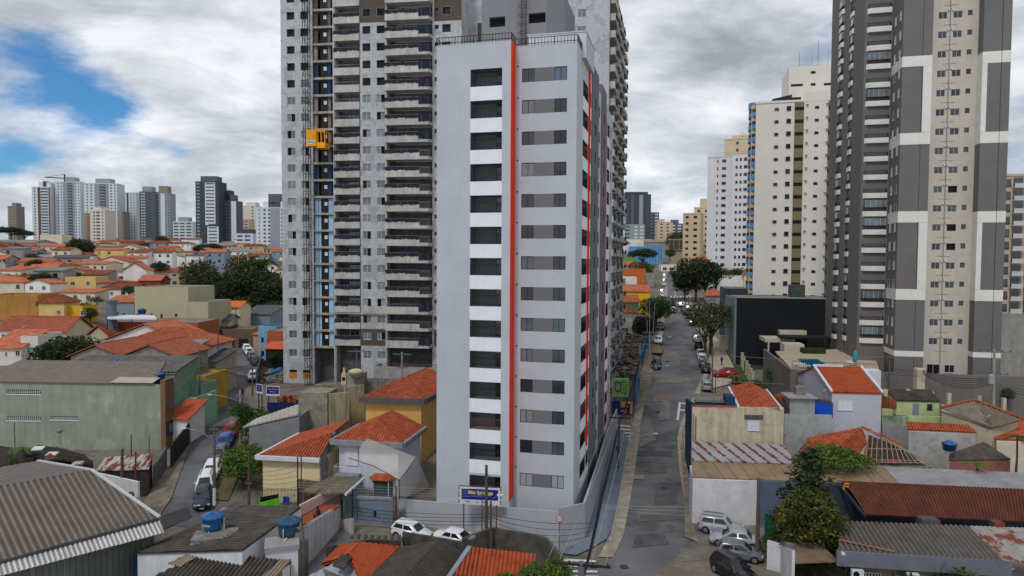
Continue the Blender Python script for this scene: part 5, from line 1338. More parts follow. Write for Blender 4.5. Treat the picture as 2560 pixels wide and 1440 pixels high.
# ================================================================ SKYLINE
def sky():
 C1=M('far_white',S(206,212,220),var=0.03,scale=0.05);C2=M('far_grey',S(146,152,162),var=0.03,scale=0.05);C3=M('far_dark_grey',S(92,97,106),var=0.03,scale=0.05)
 C4=M('far_brown',S(112,72,66),var=0.03,scale=0.05);C5=M('far_cream',S(208,202,190),var=0.03,scale=0.05);C6=M('far_taupe',S(140,130,122),var=0.03,scale=0.05);C7=M('far_slate',S(66,72,84),var=0.05,scale=0.05)
 C8=M('far_peach',S(198,174,152),var=0.03,scale=0.05);WG=M('far_window',S(78,86,100),var=0.1,scale=0.3,rough=0.3)
 def gt(*a,**k):k.setdefault('gls',WG);k.setdefault('wpanes',1);return gtower(*a,**k)
 gt('small taupe block alone at the far left of the skyline',6,40,516,580,700,5,C6,fp=2.9,cols=[(.35,.45,1.4,.8),(.7,.8,1.4,.8)],dep=14,roofb=[(.3,.8,4,None)])
 gt('white and brown striped tower at the left end of the skyline',68,124,468,585,700,8,C1,fp=2.95,cols=[(.12,.2,1.3,.8),(.50,.9,1.5,.7)],stripes=[(.33,.48,C4),(.93,1.0,C4)],dep=14,roofb=[(.3,.98,5.5,None),(.55,.75,6.5,C4)])
 gt('white skyline tower with grey balcony core, left of its twin',126,200,455,592,710,4,C1,fp=2.95,cols=[(.12,.17,1.3,.8),(.24,.29,1.3,.8),(.80,.85,1.3,.8),(.92,.96,1.3,.8)],stripes=[(.33,.5,C2),(.68,.78,C2)],balc=[(.50,.68,1.5,C2)],dep=16,roofb=[(.35,.7,5.5,C2)])
 gt('white skyline tower with grey balcony core, right of its twin',200,292,459,600,700,4,C1,fp=2.95,cols=[(.08,.12,1.3,.8),(.2,.25,1.3,.8),(.80,.85,1.3,.8),(.92,.96,1.3,.8)],stripes=[(.32,.47,C2),(.65,.75,C2)],balc=[(.47,.65,1.5,C2)],dep=16,roofb=[(.3,.75,5.5,C2)])
 gt('short cream block in front of the twin skyline towers',214,262,527,610,620,-8,C5,fp=2.95,cols=[(.22,.34,1.3,.8),(.42,.66,1.5,.7),(.8,.9,1.0,.9)],dep=14,roofb=[(.1,.6,3.5,None)])
 gt('narrow tan block squeezed behind the short cream one',200,216,533,610,640,0,M('far_tan',S(176,150,120),var=0.04),fp=2.95,cols=[(.2,.7,1.3,.8)],dep=12)
 gt('brown grey slab between the twin towers and the dark trio',292,308,530,600,690,0,C6,fp=2.95,cols=[(.6,.85,1.4,.8)],dep=12)
 gt('white tower with a dark window strip, left of the dark grey skyline tower',300,340,482,590,740,3,C1,fp=2.95,cols=[(.55,.62,1.3,.8),(.8,.86,1.3,.8)],stripes=[(.26,.38,C7)],dep=14)
 gt('dark grey skyline tower with rows of pale windows',340,388,480,592,720,3,C3,fp=2.95,cols=[(.1,.2,1.3,.8,C1),(.25,.35,1.3,.8,C1),(.45,.75,1.2,.8)],dep=14,roofb=[(.1,.7,6,C2)])
 gt('white and grey tower touching the dark grey skyline tower',384,424,484,595,700,3,C2,fp=2.95,cols=[(.1,.2,1.3,.8),(.65,.72,1.3,.8),(.85,.95,1.3,.8)],stripes=[(0,.12,C7),(.3,.62,C1)],dep=14,roofb=[(.05,.75,8,C6)])
 gt('low wide white block with rows of balconies',424,481,555,600,680,0,C1,fp=2.95,cols=[(.05,.28,1.4,.7),(.35,.6,1.4,.7),(.68,.95,1.4,.7)],dep=14,roofb=[(.2,.7,5,C2)])
 t,x1,zt,n=gt('tallest skyline tower, white bands over slate walls',482,546,455,625,600,-2,C7,fp=2.95,cols=[(.05,.18,1.2,.8,C2)],dep=16,roofb=[(.15,.85,5.5,C3)])
 q=MB(C1);q.box((x1*.42,-.35,zt*.35),(x1*.86,-.1,zt-.5));q.box((x1*.5,-.36,3),(x1*.99,-.1,zt*.33))
 t.p('white_grid',q);q=MB(WG);q.box((0,0,0),(x1*.36,.1,1.1));me=mesh_of(q,'window')
 for i in range(n):t.inst('window',me,(x1*(.46 if(zt-2.95*(i+1))>zt*.35 else.56),-.45,zt-2.95*(i+1)+.9))
 gt('slate glass tower stepping down beside the tallest one',546,590,503,610,610,-2,C3,fp=2.95,cols=[(.08,.3,1.6,.6,C7),(.4,.6,1.6,.6,C7),(.75,.98,.8,.8)],stripes=[(.68,1.0,C1)],dep=14,roofb=[(0,.75,6,C3),(0,.5,10,C7)])
 gt('cream stepped tower behind the white grid block',600,640,515,600,690,-2,C5,fp=2.95,cols=[(.7,.8,1.3,.8)],dep=14,roofb=[(.2,.9,4,None)])
 gt('peach block half hidden behind the white grid block',592,622,550,610,660,-2,C8,fp=2.95,cols=[(.2,.45,1.1,.9),(.6,.85,1.1,.9)],dep=14)
 gt('white office block with dark roof box in front of the skyline',583,632,585,632,560,-4,C1,fp=3.2,cols=[(.08,.4,1.5,.7),(.52,.84,1.5,.7)],dep=14,roofb=[(.1,.8,4,C7)])
 gt('grey and white tower with a stepped top near the unfinished tower',634,708,520,645,520,-2,C1,fp=2.95,cols=[(.1,.14,1.2,.8),(.28,.36,1.3,.7,C7),(.45,.52,1.3,.7,C7),(.92,.99,1.3,.7,C7)],stripes=[(.52,.88,C2)],dep=16,roofb=[(.2,.9,5,C1),(.4,.85,11,C3)])
 gt('dark slate tower above the far end of the street',1563,1628,487,600,640,-3,C7,fp=2.95,cols=[(.05,.2,1.5,.7),(.8,.95,1.5,.7)],stripes=[(.02,.12,C2),(.3,.4,C3),(.58,.72,C2)],dep=16,roofb=[(.1,.9,3,None)])
 gt('grey tower on the left edge of the far right skyline',1545,1566,512,600,660,-3,C2,fp=2.95,cols=[(.3,.6,1.3,.8)],dep=14)
 gt('dark balconied tower right of the slate one',1628,1648,532,600,650,-3,C3,fp=2.95,cols=[(.1,.4,1.4,.7,C1),(.6,.9,1.4,.7,C1)],dep=14)
 gt('green grey block with white balconies below the slate tower',1560,1612,562,604,560,-3,M('far_green_grey',S(142,156,150),var=0.04),fp=2.95,cols=[(.1,.35,1.2,.8),(.55,.7,1.4,.7,C1),(.8,.95,1.4,.7,C1)],dep=14)
 gt('white stepped block at the foot of the slate tower',1541,1562,556,604,540,-3,C1,fp=2.95,cols=[(.15,.4,1.2,.8),(.6,.85,1.2,.8)],dep=12)
 gt('peach high rise behind the street trees',1651,1682,556,606,600,-3,C8,fp=2.95,cols=[(.2,.35,1.2,.8),(.6,.75,1.2,.8)],dep=12,roofb=[(.1,.5,3,None)])
 gt('blue grey high rise beside the peach one',1682,1708,560,600,640,-3,C3,fp=2.95,cols=[(.2,.4,1.3,.8,C1),(.6,.85,1.3,.8,C1)],dep=12,roofb=[(.2,.7,4,None)])
 q=MB(BLKM);a=D(162,455,715);q.bar((a.x,a.y,a.z),(a.x,a.y,a.z+8),1.0,1.0);b0=D(112,443,715);b1=D(182,447,715);q.bar(b0,b1,.8,.9);q.bar((a.x,a.y,a.z+8),b0,.3,.3)
 solo('tower_crane','thin tower crane above the white skyline towers','crane',q)
 t,x1,zt,n=gt('beige apartment block with glass balconies at the right edge',2512,2600,440,760,150,-14,M('warm_beige_render',S(188,172,152),var=0.05),fp=2.72,cols=[(.06,.3,1.5,.6,DGLASS)],balc=[(.34,.62,1.2,FRAME),(.68,1.0,1.2,FRAME)],dep=14,roofb=[(.0,.22,3.4,M('warm_beige_render2',S(200,176,146),var=0.05))],gls=DGLASS)
sky()
# ================================================================ HILLSIDE HOUSES
ORD=['first','second','third','fourth','fifth','sixth','seventh','eighth','ninth','tenth','eleventh','twelfth','thirteenth','fourteenth','fifteenth','sixteenth','seventeenth','eighteenth','nineteenth','twentieth','twenty first','twenty second','twenty third','twenty fourth','twenty fifth','twenty sixth']
HW={'white':M('house_white',S(224,222,218),var=0.08,scale=0.4,grime=0.2,gcol=S(140,134,126),rnd=0.06),
'cream':M('house_cream',S(220,208,182),var=0.08,scale=0.4,grime=0.2,gcol=S(140,126,104),rnd=0.07),
'grey':M('house_grey',S(148,148,146),var=0.12,scale=0.4,grime=0.3,gcol=S(96,92,88),rnd=0.08),
'yellow':M('house_yellow',S(216,182,118),var=0.08,scale=0.4,grime=0.15,gcol=S(150,120,70),rnd=0.05),
'pink':M('house_pink',S(186,140,126),var=0.08,grime=0.2,gcol=S(120,92,84),rnd=0.05),
'brick':BRICK,
'beige':M('house_beige',S(178,166,142),var=0.1,scale=0.4,grime=0.25,gcol=S(120,108,90),rnd=0.07),
'blue grey':M('house_bluegrey',S(128,144,160),var=0.1,grime=0.2,gcol=S(90,96,104),rnd=0.05),
'green':M('house_green',S(132,162,136),var=0.08,grime=0.25,gcol=S(90,104,84))}
RF={'orange tile':TILE_O,'red tile':M('red_clay_tile',S(150,80,56),var=0.2,scale=1.2,grime=0.3,gcol=S(100,54,38),rnd=0.14),'brown tile':TILE_D,'grey sheet':M('grey_sheet_roof',S(128,126,124),var=0.15,grime=0.35,gcol=S(84,80,78),rnd=0.15),'flat':ROOFGREY,'dark sheet':M('dark_sheet_roof',S(78,78,82),var=0.15,rnd=0.12)}
def span(px0,px1,ytop,d,rot):
 o=D(px0,ytop,d);mt=Matrix.Translation(o)@Matrix.Rotation(rot,4,'Z');inv=mt.inverted();a=inv@CAM;b=inv.to_3x3()@ray(px1,ytop);return(a+b*(-a.y/b.y)).x
def ph(label,px0,px1,ytop,d,rot,dep,wall,roof=TILE_O,kind='gable',name='house',**k):
 """house whose front wall top runs from pixel column px0 to px1 at row ytop, at distance d"""
 r=math.radians(rot);o=D(px0,ytop,d);b=TZ(o.x,o.y);w_=span(px0,px1,ytop,d,r)
 return house(name,label,(o.x,o.y,b),r,w_,dep,max(o.z-b,0.6),wall,roof,kind,**k)
HOLES=[(335,610,185,152),(470,715,290,150)]
def hillside():
 rr=random.Random(42)
 rows=[640,570,505,450,400,360,325,296,270,247,226,207,190]
 total=0
 for ri,d in enumerate(rows):
  px=-90+rr.uniform(-30,30);idx=0
  lim=712
  while px<lim:
   w_=rr.uniform(7.5,13.5)*(1.25 if d>400 else 1);wp=w_*F_PX/d
   dd=d+rr.uniform(-6,6)
   skip=(d<210 and px+wp>330)or(d<300 and px+wp>472)or(d<235 and px>300 and px<350 and False)
   skip=skip or(d>420 and rr.random()<.22)
   if d>560 and px<260:skip=skip or rr.random()<.5
   if skip:px+=wp*.8;
   else:
    wc=rr.choices(['white','cream','grey','yellow','pink','brick','beige','blue grey'],[36,20,12,6,4,4,12,4])[0]
    rf=rr.choices(['orange tile','red tile','brown tile','grey sheet','flat','dark sheet'],[27,17,12,17,18,9])[0]
    kd='flat' if rf=='flat' else rr.choice(['gable','gable','hip','shed']if 'tile' in rf else['shed','gable'])
    al=rr.choice(['x','x','y']);hgt=rr.choice([3.6,6.0,6.4,7.2,8.4,5.0])+rr.uniform(-.3,.4);dep=rr.uniform(5.5,8)
    o=D(px,700,dd);b=TZ(o.x,o.y);rot=rr.choice([-14,-8,-3,4,10,22]);
    kn={'gable':'gabled','hip':'hipped','shed':'sloping','flat':'flat'}[kd]
    rfn='grey' if rf=='flat' else rf
    tall='tall' if hgt>5 else 'low'
    lb=f"{tall} {wc} house, {rfn} roof, {ORD[min(idx,25)]} from left in hillside row {ri+1} from top"
    t=house('hillside_house',lb,(o.x,o.y,b-.2),math.radians(rot),w_,dep,hgt,HW[wc],RF[rf],kd,al,rh=rr.uniform(.8,1.5),ov=.35,wins='auto' if d<520 else[],group='houses on the hillside',deep=6,tank=(rr.random()<.12),parapet=rr.uniform(.2,.9))
    total+=1;idx+=1;px+=wp*rr.uniform(.92,1.15)
 for i in range(26):
  d=rr.uniform(200,520);px=rr.uniform(-20,700 if d>310 else 330);y=D(px,0,d);tree(rr.choice(['dark','green','dark2','olive']),f"small tree between the houses, {ORD[i]} nearest on the hillside" if False else 'small tree standing among the hillside houses',(y.x,y.y,TZ(y.x,y.y)),rr.uniform(5,9),rr.uniform(0,6),'small trees among the hillside houses')
 return total
NH=hillside()
def placed():
 ph('long yellow two storey house with an orange gable roof on the hillside',33,133,664,262,-2,8,HW['yellow'],TILE_O,'gable','x',rh=2.3,wins=[(1.5,3.2,.9,.9),(4.3,3.2,.9,.9),(7.6,2.6,1.1,1.3),(11.6,2.6,1.2,1.3)])if False else None
 house('house','long yellow two storey house with an orange gable roof on the hillside',tuple(D(36,664,250).xy)+(TZ(*D(36,664,250).xy),),math.radians(-2),15.5,8,D(36,670,250).z-TZ(*D(36,664,250).xy),HW['yellow'],TILE_O,'gable','x',rh=2.0,wins=[(1.5,3.4,.9,.9),(4.3,3.4,.9,.9),(7.6,3.0,1.1,1.3),(11.6,3.0,1.2,1.3)])
 ph('long cream apartment building with a low orange roof in the hillside middle',122,244,708,205,-2,9,HW['cream'],TILE_O,'hip',rh=1.6,wins=[(1.4,2.2,.9,1.0),(3.4,2.2,.9,1.0),(7.4,2.2,1.0,1.1),(10.5,2.2,.6,1.0)])
 ph('white gabled house with an orange roof facing right on the hillside',308,366,676,232,12,8,HW['white'],TILE_O,'gable',along='y',rh=2.6,wins=[(1.2,2.8,.9,1.1),(4.6,2.8,.9,1.1)])
 ph('wide cream house with a shallow red roof high on the hillside',235,322,655,262,-2,9,HW['cream'],RF['red tile'],'gable',along='y',rh=2.0,wins=[(3,3,1,1),(6,3,1,1),(10,3,1.2,1.2)])
 ph('brown brick house with white framed windows under a tile roof',347,400,702,212,6,8,M('brown_brick',S(130,66,48),var=0.15),TILE_O,'gable',rh=1.6,wins=[(.9,2.6,1.5,1.1,WHT),(3.6,2.6,2.0,1.1,WHT)])
 ph('white long shed with an orange column on the left hilltop',20,172,628,420,-3,20,HW['white'],ROOFGREY,'flat',wins=[],name='warehouse')
 ph('low grey warehouse at the left edge under the tree line',-60,85,605,520,-3,24,HW['grey'],RF['grey sheet'],'gable',rh=2,wins=[],name='warehouse')
 ph('cream stepped house below the brown striped tower',100,155,588,560,0,12,HW['cream'],ROOFGREY,'flat',wins=[])
 ph('mustard coloured windowless block at the left edge',-30,94,742,160,8,10,M('mustard_render',S(176,128,66),var=0.12,scale=0.3,streak=0.3,gcol=S(110,80,40)),ROOFGREY,'flat',wins=[(10.3,3.5,.7,1.0)],name='block_building')
 ph('yellow house with a brown hip roof and teal window',96,160,758,156,6,7,HW['yellow'],RF['brown tile'],'hip',rh=1.7,wins=[(3.9,2.0,.8,1.0)])
 ph('bright yellow low building beside the yellow hip house',158,206,770,158,6,7,M('bright_yellow',S(222,170,40),var=0.08),ROOFGREY,'flat',wins=[(3.8,1.5,1.2,1.2)])
 ph('blue grey two storey house with a white parapet and tile roof',268,335,755,160,-4,8,HW['blue grey'],RF['orange tile'],'gable',rh=1.2,wins=[(1.0,2.6,1.8,.9),(3.6,2.7,.9,.8)])
 BE=M('olive_beige_render',S(178,172,142),var=0.05,scale=0.3,streak=0.12,gcol=S(130,122,98))
 ph('large olive beige flat roofed building with narrow dark windows',336,470,719,152,-3,12,BE,ROOFGREY,'flat',wins=[(.4,4.0,.5,1.7,BFRAME),(3.6,5.3,.5,.5),(5.9,3.9,.45,1.8,BFRAME),(9.2,5.3,.5,.5),(.3,1.2,.6,.8),(3.4,.8,1.1,1.2),(9.0,.8,1.1,1.3)],name='block_building',parapet=.2)
 t=ph('lower olive beige wing with dark panel next to the large flat building',471,520,757,150,-3,11,BE,ROOFGREY,'flat',wins=[(.5,1.2,1.1,1.3),(3.0,1.4,.5,.5)],name='block_building',parapet=.2)
 a=MB(M('slate_panel',S(44,48,56),var=0.06));w_=4.4;a.box((4.5,-.06,.5),(6.2,10.9,4.6));t.p('dark_panel',a)
 a=MB(M('blue_grey_panel',S(116,126,140),var=0.06));a.box((2.8,-.08,-4),(6.3,-.01,.4));t.p('grey_panel',a)
 ph('cream house with a bright orange roof beside the park trees',530,598,769,165,4,9,M('light_cream',S(212,200,170),var=0.05),M('new_orange_tile',S(204,98,54),var=0.1),'gable',rh=1.2,wins=[])
 t=ph('long brick building with green concrete frame below the beige block',289,494,806,132,-2,9,BRICK,ROOFGREY,'flat',wins=[],name='block_building',parapet=.1)
 g=MB(M('green_concrete_frame',S(72,84,70),var=0.1))
 for k in range(6):g.box((3.0*k,-.1,-4),(3.0*k+.25,-.02,4.0))
 for zz in(.3,2.2):g.box((0,-.12,zz),(15.6,-.101,zz+.2))
 t.p('concrete_frame',g)
 q=MB(M('blue_grey_silo',S(104,114,126),var=0.15,streak=0.4));c=D(280,840,130);q.lathe([(.95,-6),(.95,6.4),(1.1,6.5),(1.1,6.9)],(c.x,c.y,c.z),18);solo('round_tower','round blue grey stair tower at the corner of the brick building','tower',q)
 q=MB(WHT);P=[D(272,787,132),D(385,788,131),D(392,796,127),D(268,795,127)];q.slab(P,.25);q.use(BLKM)
 for p in(P[2],P[3],P[2].lerp(P[3],.5)):q.bar(p-Vector((0,0,2.2)),p-Vector((0,0,.2)),.12,.12)
 q.use(M('bottle_green_roof',S(60,110,80),var=0.1));solo('canopy','white flat canopy on posts over the brick building roof terrace','canopy',q)
 ph('white house with a red ridged roof left of the big tree',-10,75,826,128,2,9,HW['white'],RF['red tile'],'gable',rh=2.2,wins=[(1,1.4,.8,1),(3,1.4,.8,1),(5.4,1.4,.9,1)],trim=WHT,ribs=0)
 ph('cream house with a red roof tucked behind the big tree',78,165,832,127,4,9,HW['cream'],RF['red tile'],'gable',rh=2.6,wins=[(.8,1.0,1.0,.8)])
 ph('white plastered house with orange roof at the left edge',-30,52,872,112,4,7,M('off_white_render',S(214,208,200),var=0.06,streak=0.2,gcol=S(140,130,120)),TILE_O,'shed',rh=2.4,wins=[(2.6,1.6,.4,.7),(4.3,1.6,.7,.9)])
 ph('blank off white wall block between the left house and big tree',51,94,842,114,4,7,MATS['off_white_render'],ROOFGREY,'flat',wins=[],parapet=.1)
 ph('small beige house with a tile roof right of the big tree',222,270,838,128,-10,7,HW['beige'],RF['red tile'],'gable',rh=1.8,along='y',wins=[(2.0,1.2,.6,.9)])
 t=house('house','white walled house with a very wide orange hipped roof',tuple(D(282,864,108).xy)+(6.0,),math.radians(-3),14.2,11,D(282,868,108).z-6.0,HW['white'],TILE_O,'hip',rh=2.6,ov=.6,wins=[],ribs=.3)
 t=house('house','white gabled house behind the wide orange hip roof',tuple(D(262,850,118).xy)+(7.0,),math.radians(-3),14.5,9,D(262,852,118).z-7.0,HW['white'],TILE_O,'gable',rh=3.0,along='y',ov=.5,wins=[])
 WK=M('workshop_concrete',S(150,146,138),var=0.15,grime=0.5,gcol=S(80,76,70));TEAL=M('teal_panel',S(72,98,98),var=0.12)
 for i,(a0,a1,lb,wc)in enumerate(((176,305,'left gable of the workshop with teal window bays','l'),(305,443,'right gable of the workshop with teal window bays','r'))):
  o=D(a0,885,96);wdt=span(a0,a1,885,96,math.radians(-2))
  t=house('workshop',lb,(o.x,o.y,6.2),math.radians(-2),wdt,9,D(a0,892,96).z-6.2,WK,RF['red tile'],'gable','y',rh=1.7,ov=.4,wins=[],ribs=0)
  for k in range(3):
   q=MB(TEAL);q.box((.5+wdt/3*k,-.05,.6),(wdt/3*(k+1)-.2,-.01,D(a0,892,96).z-6.2-.4));t.p('window_bay',q)
 t=house('block_building','mint green building with a grey sheet roof behind the green warehouse',tuple(D(140,930,88).xy)+(2.0,),math.radians(-2),15.6,6,D(140,928,88).z-2,M('mint_render',S(126,158,136),var=0.12,grime=0.3,gcol=S(86,104,84),streak=0.2),RF['grey sheet'],'shed',rh=1.2,ov=.2,wins=[],ribs=0.5)
 GW=M('sage_green_render',S(146,153,138),var=0.10,scale=0.25,grime=0.25,streak=0.45,gcol=S(108,116,100),patch=(S(160,172,152),0.2,0.55),gscale=0.6)
 o=D(-60,963,84);w_=span(-60,404,958,84,math.radians(-3));hb=TZ(o.x,o.y)
 t=Thing('warehouse','big sage green rendered warehouse with rows of pierced block vents','warehouse',(o.x,o.y,0),math.radians(-3))
 zt=t.hit(200,958)[1];a=MB(GW);
 vents=[((17,220),(103,233)),((17,1041),(103,1053)),((126,1039),(197,1050))]
 V=[(17,103,974,986),(17,103,1041,1052),(126,197,1040,1050)];hl=[]
 for p0,p1,y0,y1 in V:x0,z1_=t.hit(p0,y0);x1_,z0_=t.hit(p1,y1);hl.append((x0,x1_,z0_,z1_))
 a.holed(0,w_,-2,zt,0,hl,.25);wb=w_-4.2;a.poly((w_,0,-2),(wb,11,-2),(wb,11,zt+.4),(w_,0,zt));a.poly((0,11,-2),(0,0,-2),(0,0,zt),(0,11,zt+.4));a.poly((wb,11,-2),(0,11,-2),(0,11,zt+.4),(wb,11,zt+.4))
 t.p('wall',a)
 for x0,x1_,z0_,z1_ in hl:
  q=MB(WHT);n=int((x1_-x0)/.25)
  for k in range(n+1):q.box((x0+(x1_-x0)*k/n-.018,.05,z0_),(x0+(x1_-x0)*k/n+.018,.12,z1_))
  for k in(1,2):q.box((x0,.055,z0_+(z1_-z0_)*k/3-.015),(x1_,.115,z0_+(z1_-z0_)*k/3+.015))
  q.box((x0-.05,-.06,z0_-.12),(x1_+.05,.05,z0_-.005));q.use(DARK);q.box((x0,.22,z0_),(x1_,.24,z1_));t.p('block_vent',q)
 r_=MB(M('brown_grey_sheet',S(122,110,104),var=0.1,grime=0.3,gcol=S(90,82,76),lines=(0,1.1,.05,.35)));ze=zt+.1;w2=w_-.9
 r_.ribbed([(-.2,-.2,ze),(w2,-.2,ze),(w2-2.9,7.5,ze+1.5),(-.2,7.5,ze+1.5)],pitch=.35,amp=.03,th=.06)
 r_.ribbed([(w2-4.6,12,ze+.6),(-.2,12,ze+.6),(-.2,7.5,ze+1.5),(w2-2.9,7.5,ze+1.5)],pitch=.35,amp=.03,th=.06);t.p('roof',r_)
 r_=MB(M('pale_new_sheet',S(176,168,156),var=0.05));xa=t.hit(278,950)[0];xb=t.hit(312,950)[0];r_.ribbed([(xa,-.25,ze+.09),(w2-.1,-.25,ze+.09),(w2-.1,1.6,ze+.46),(xa,1.6,ze+.46)],pitch=.35,amp=.03,th=0);t.p('roof_patch',r_)
 FD=max(1.5,t.hitx(425,1000,w_+.6)[0])
 f=MB(M('brown_facade',S(118,92,66),var=0.1,streak=0.2));f.box((w_+.01,-.3,-2),(w_+.6,FD+.2,zt+.6));f.use(M('navy_facade',S(44,52,84),var=0.1));f.box((w_+.601,-.2,4.2),(w_+.66,FD,6.0));f.box((w_+.601,-.2,-1),(w_+.66,FD,1.8));f.use(M('blue_window_band',S(88,100,120),var=0.1,rough=0.2));f.box((w_+.661,.3,4.6),(w_+.7,FD-.3,5.6));f.box((w_+.601,.3,7.6),(w_+.7,FD-.3,8.6));f.use(WHT);f.box((w_+.661,FD-1.2,-1),(w_+.72,FD-.8,2.6));t.p('street_facade',f)
 def tank(px,py,d,r,label,grp='blue water tanks',zoff=0):
  c=D(px,py,d);q=MB(BLUEP);q.sm=True;q.lathe([(r*.8,0),(r,r*1.0),(r*1.04,r*1.02),(r*1.04,r*1.1),(r*.55,r*1.28),(r*.5,r*1.42),(0.02,r*1.45)],(c.x,c.y,c.z+zoff),24)
  return solo('water_tank',label,'water tank',q,grp)
 tank(400,948,86,.62,'blue water tank at the right end of the green warehouse roof')
 tank(186,922,92,.6,'dark blue water tank left on the roof behind the green warehouse');tank(292,912,92,.6,'dark blue water tank right on the roof behind the green warehouse')
 tank(355,785,134,.8,'bright blue water tank beside the white canopy')
 MINT=MATS['mint_render']
 house('house','mint green terrace house with plants on its flat roof',tuple(D(424,968,92).xy)+(3.2,),math.radians(-10),3.9,5,D(424,968,92).z-3.2,MINT,ROOFGREY,'flat',wins=[],parapet=.3)
 house('house','lower mint green wall house on the bend of the narrow street',tuple(D(424,995,90).xy)+(3.0,),math.radians(-6),3.8,5,D(424,995,90).z-3,M('mint_render_light',S(138,186,148),var=0.08,grime=0.15),ROOFGREY,'flat',wins=[],parapet=.2)
 house('house','mustard walled terrace above the mint green houses',tuple(D(444,945,97).xy)+(3.8,),math.radians(-6),4.2,6,D(444,945,97).z-3.8,M('mustard_wall',S(190,150,58),var=0.12,grime=0.25),ROOFGREY,'flat',wins=[],parapet=.4)
 house('house','tall yellow and brown house between the workshop and the lane',tuple(D(447,880,104).xy)+(4.5,),math.radians(-4),1.9,5,D(447,873,104).z-4.5,M('deep_yellow',S(196,158,50),var=0.06),RF['grey sheet'],'shed',rh=.8,wins=[])
 house('house','small house with dark garage roofs stepping down to the lane',tuple(D(470,905,108).xy)+(4.8,),math.radians(-4),4.6,7,D(470,905,108).z-4.8,HW['beige'],RF['dark sheet'],'shed',rh=1.2,wins=[(.5,.4,1.0,1.0)])
 house('house','house with a red lean-to roof and white wall below the green terraces',tuple(D(425,1048,84).xy)+(2.4,),math.radians(-4),2.2,4.2,D(425,1048,84).z-2.4,HW['white'],M('red_lean_to',S(170,78,46),var=0.14),'shed',rh=1.5,wins=[])
 def lane_wall(pts,h,mat,label,nm='wall',th=.18,cat='wall'):
  q=MB(mat)
  P=[G(*p)for p in pts]
  for a_,b_ in zip(P,P[1:]):
   t_=(b_-a_);t_.z=0;t_.normalize();n_=Vector((-t_.y,t_.x,0))*th
   za,zb_=TZ(a_.x,a_.y),TZ(b_.x,b_.y);m_=min(za,zb_)-.8
   q.add([(a_.x,a_.y,m_),(b_.x,b_.y,m_),(b_.x+n_.x,b_.y+n_.y,m_),(a_.x+n_.x,a_.y+n_.y,m_),(a_.x,a_.y,za+h),(b_.x,b_.y,zb_+h),(b_.x+n_.x,b_.y+n_.y,zb_+h),(a_.x+n_.x,a_.y+n_.y,za+h)],[(0,3,2,1),(4,5,6,7),(0,1,5,4),(1,2,6,5),(2,3,7,6),(3,0,4,7)])
  return solo(nm,label,cat,q)
 globals()['lane_wall']=lane_wall;globals()['tank']=tank
 GTE=M('brown_gate_metal',S(70,60,52),var=0.15,lines=(0,.2,.06,.5))
 lane_wall([(484,1040),(520,1008),(543,985)],2.6,M('dark_gate_metal',S(58,54,50),var=0.15,lines=(1,.3,.1,.5)),'dark metal gates along the lane beside the mint green houses')
 lane_wall([(543,985),(560,950),(566,925)],2.8,GTE,'brown metal gates higher along the lane bend')
 lane_wall([(475,1112),(500,1066)],2.4,M('white_block_wall',S(180,182,186),var=0.12,grime=0.3),'pale block wall with plants at the lane mouth')
 lane_wall([(430,1172),(475,1112)],2.7,M('black_gate',S(42,42,44),var=0.1,lines=(1,.25,.08,.5)),'black metal gates under the street end of the green warehouse')
 lane_wall([(388,1222),(418,1172)],2.5,M('old_steel_gate',S(92,96,94),var=0.2,grime=0.4,patch=(S(110,60,42),1.2,.6)),'old grey steel gate beside the rusty shack')
 lane_wall([(566,925),(556,880),(560,868)],2.6,M('tan_garage',S(150,128,100),var=0.12,lines=(1,.9,.2,.6),gcol=S(60,50,44)),'tan wall with brown garage doors on the upper lane')
 ph('row of low garages with flat concrete roofs on the upper lane',548,632,828,152,6,7,MATS['tan_garage'],CONC2,'flat',wins=[(1,.3,2.2,1.8,GREYM),(4.2,.3,2.0,1.8,BFRAME)],name='garage',cat='garage')
 ph('small house with white fascia and dark tiles on the upper lane',530,575,803,156,6,7,HW['beige'],RF['dark sheet'],'gable',rh=1.2,wins=[(1,.5,.8,1.4)])
 SKY=M('sky_blue_render',S(120,168,200),var=0.08,grime=0.25,streak=0.3,gcol=S(90,110,120))
 t=ph('narrow sky blue two storey house beside the parked cars on the lane',646,690,820,140,-25,8,SKY,ROOFGREY,'flat',wins=[(.8,3.6,.6,.9),(2.2,3.6,.6,.9),(.8,.8,.7,.9),(2.4,.8,.7,.9)])
 ph('pink low house left of the sky blue house',633,648,836,150,-25,6,HW['pink'],TILE_O,'shed',rh=1,wins=[])
 ph('house with brick upper floor and red awning roof by the building site',668,712,828,132,-8,7,BRICK,ROOFGREY,'flat',wins=[],parapet=.1)
 house('shop','white fronted shop under a red tiled awning beside the building site',tuple(D(664,876,128).xy)+(4.6,),math.radians(-8),4.2,2.5,D(664,872,128).z-4.6,M('charcoal_front',S(38,40,42),var=0.1),M('coral_awning',S(196,90,62),var=0.08),'shed',rh=1.0,wins=[])
 ph('long dark slate roof building beside the park trees',606,676,786,175,2,12,HW['blue grey'],RF['dark sheet'],'shed',rh=1.5,wins=[])
 ph('cream terrace building partly hidden by the unfinished tower',668,714,690,230,-6,9,HW['cream'],ROOFGREY,'flat',wins=[(1,.6,1,1),(1,3.5,1,1),(3.5,3.5,1,1)])
placed()
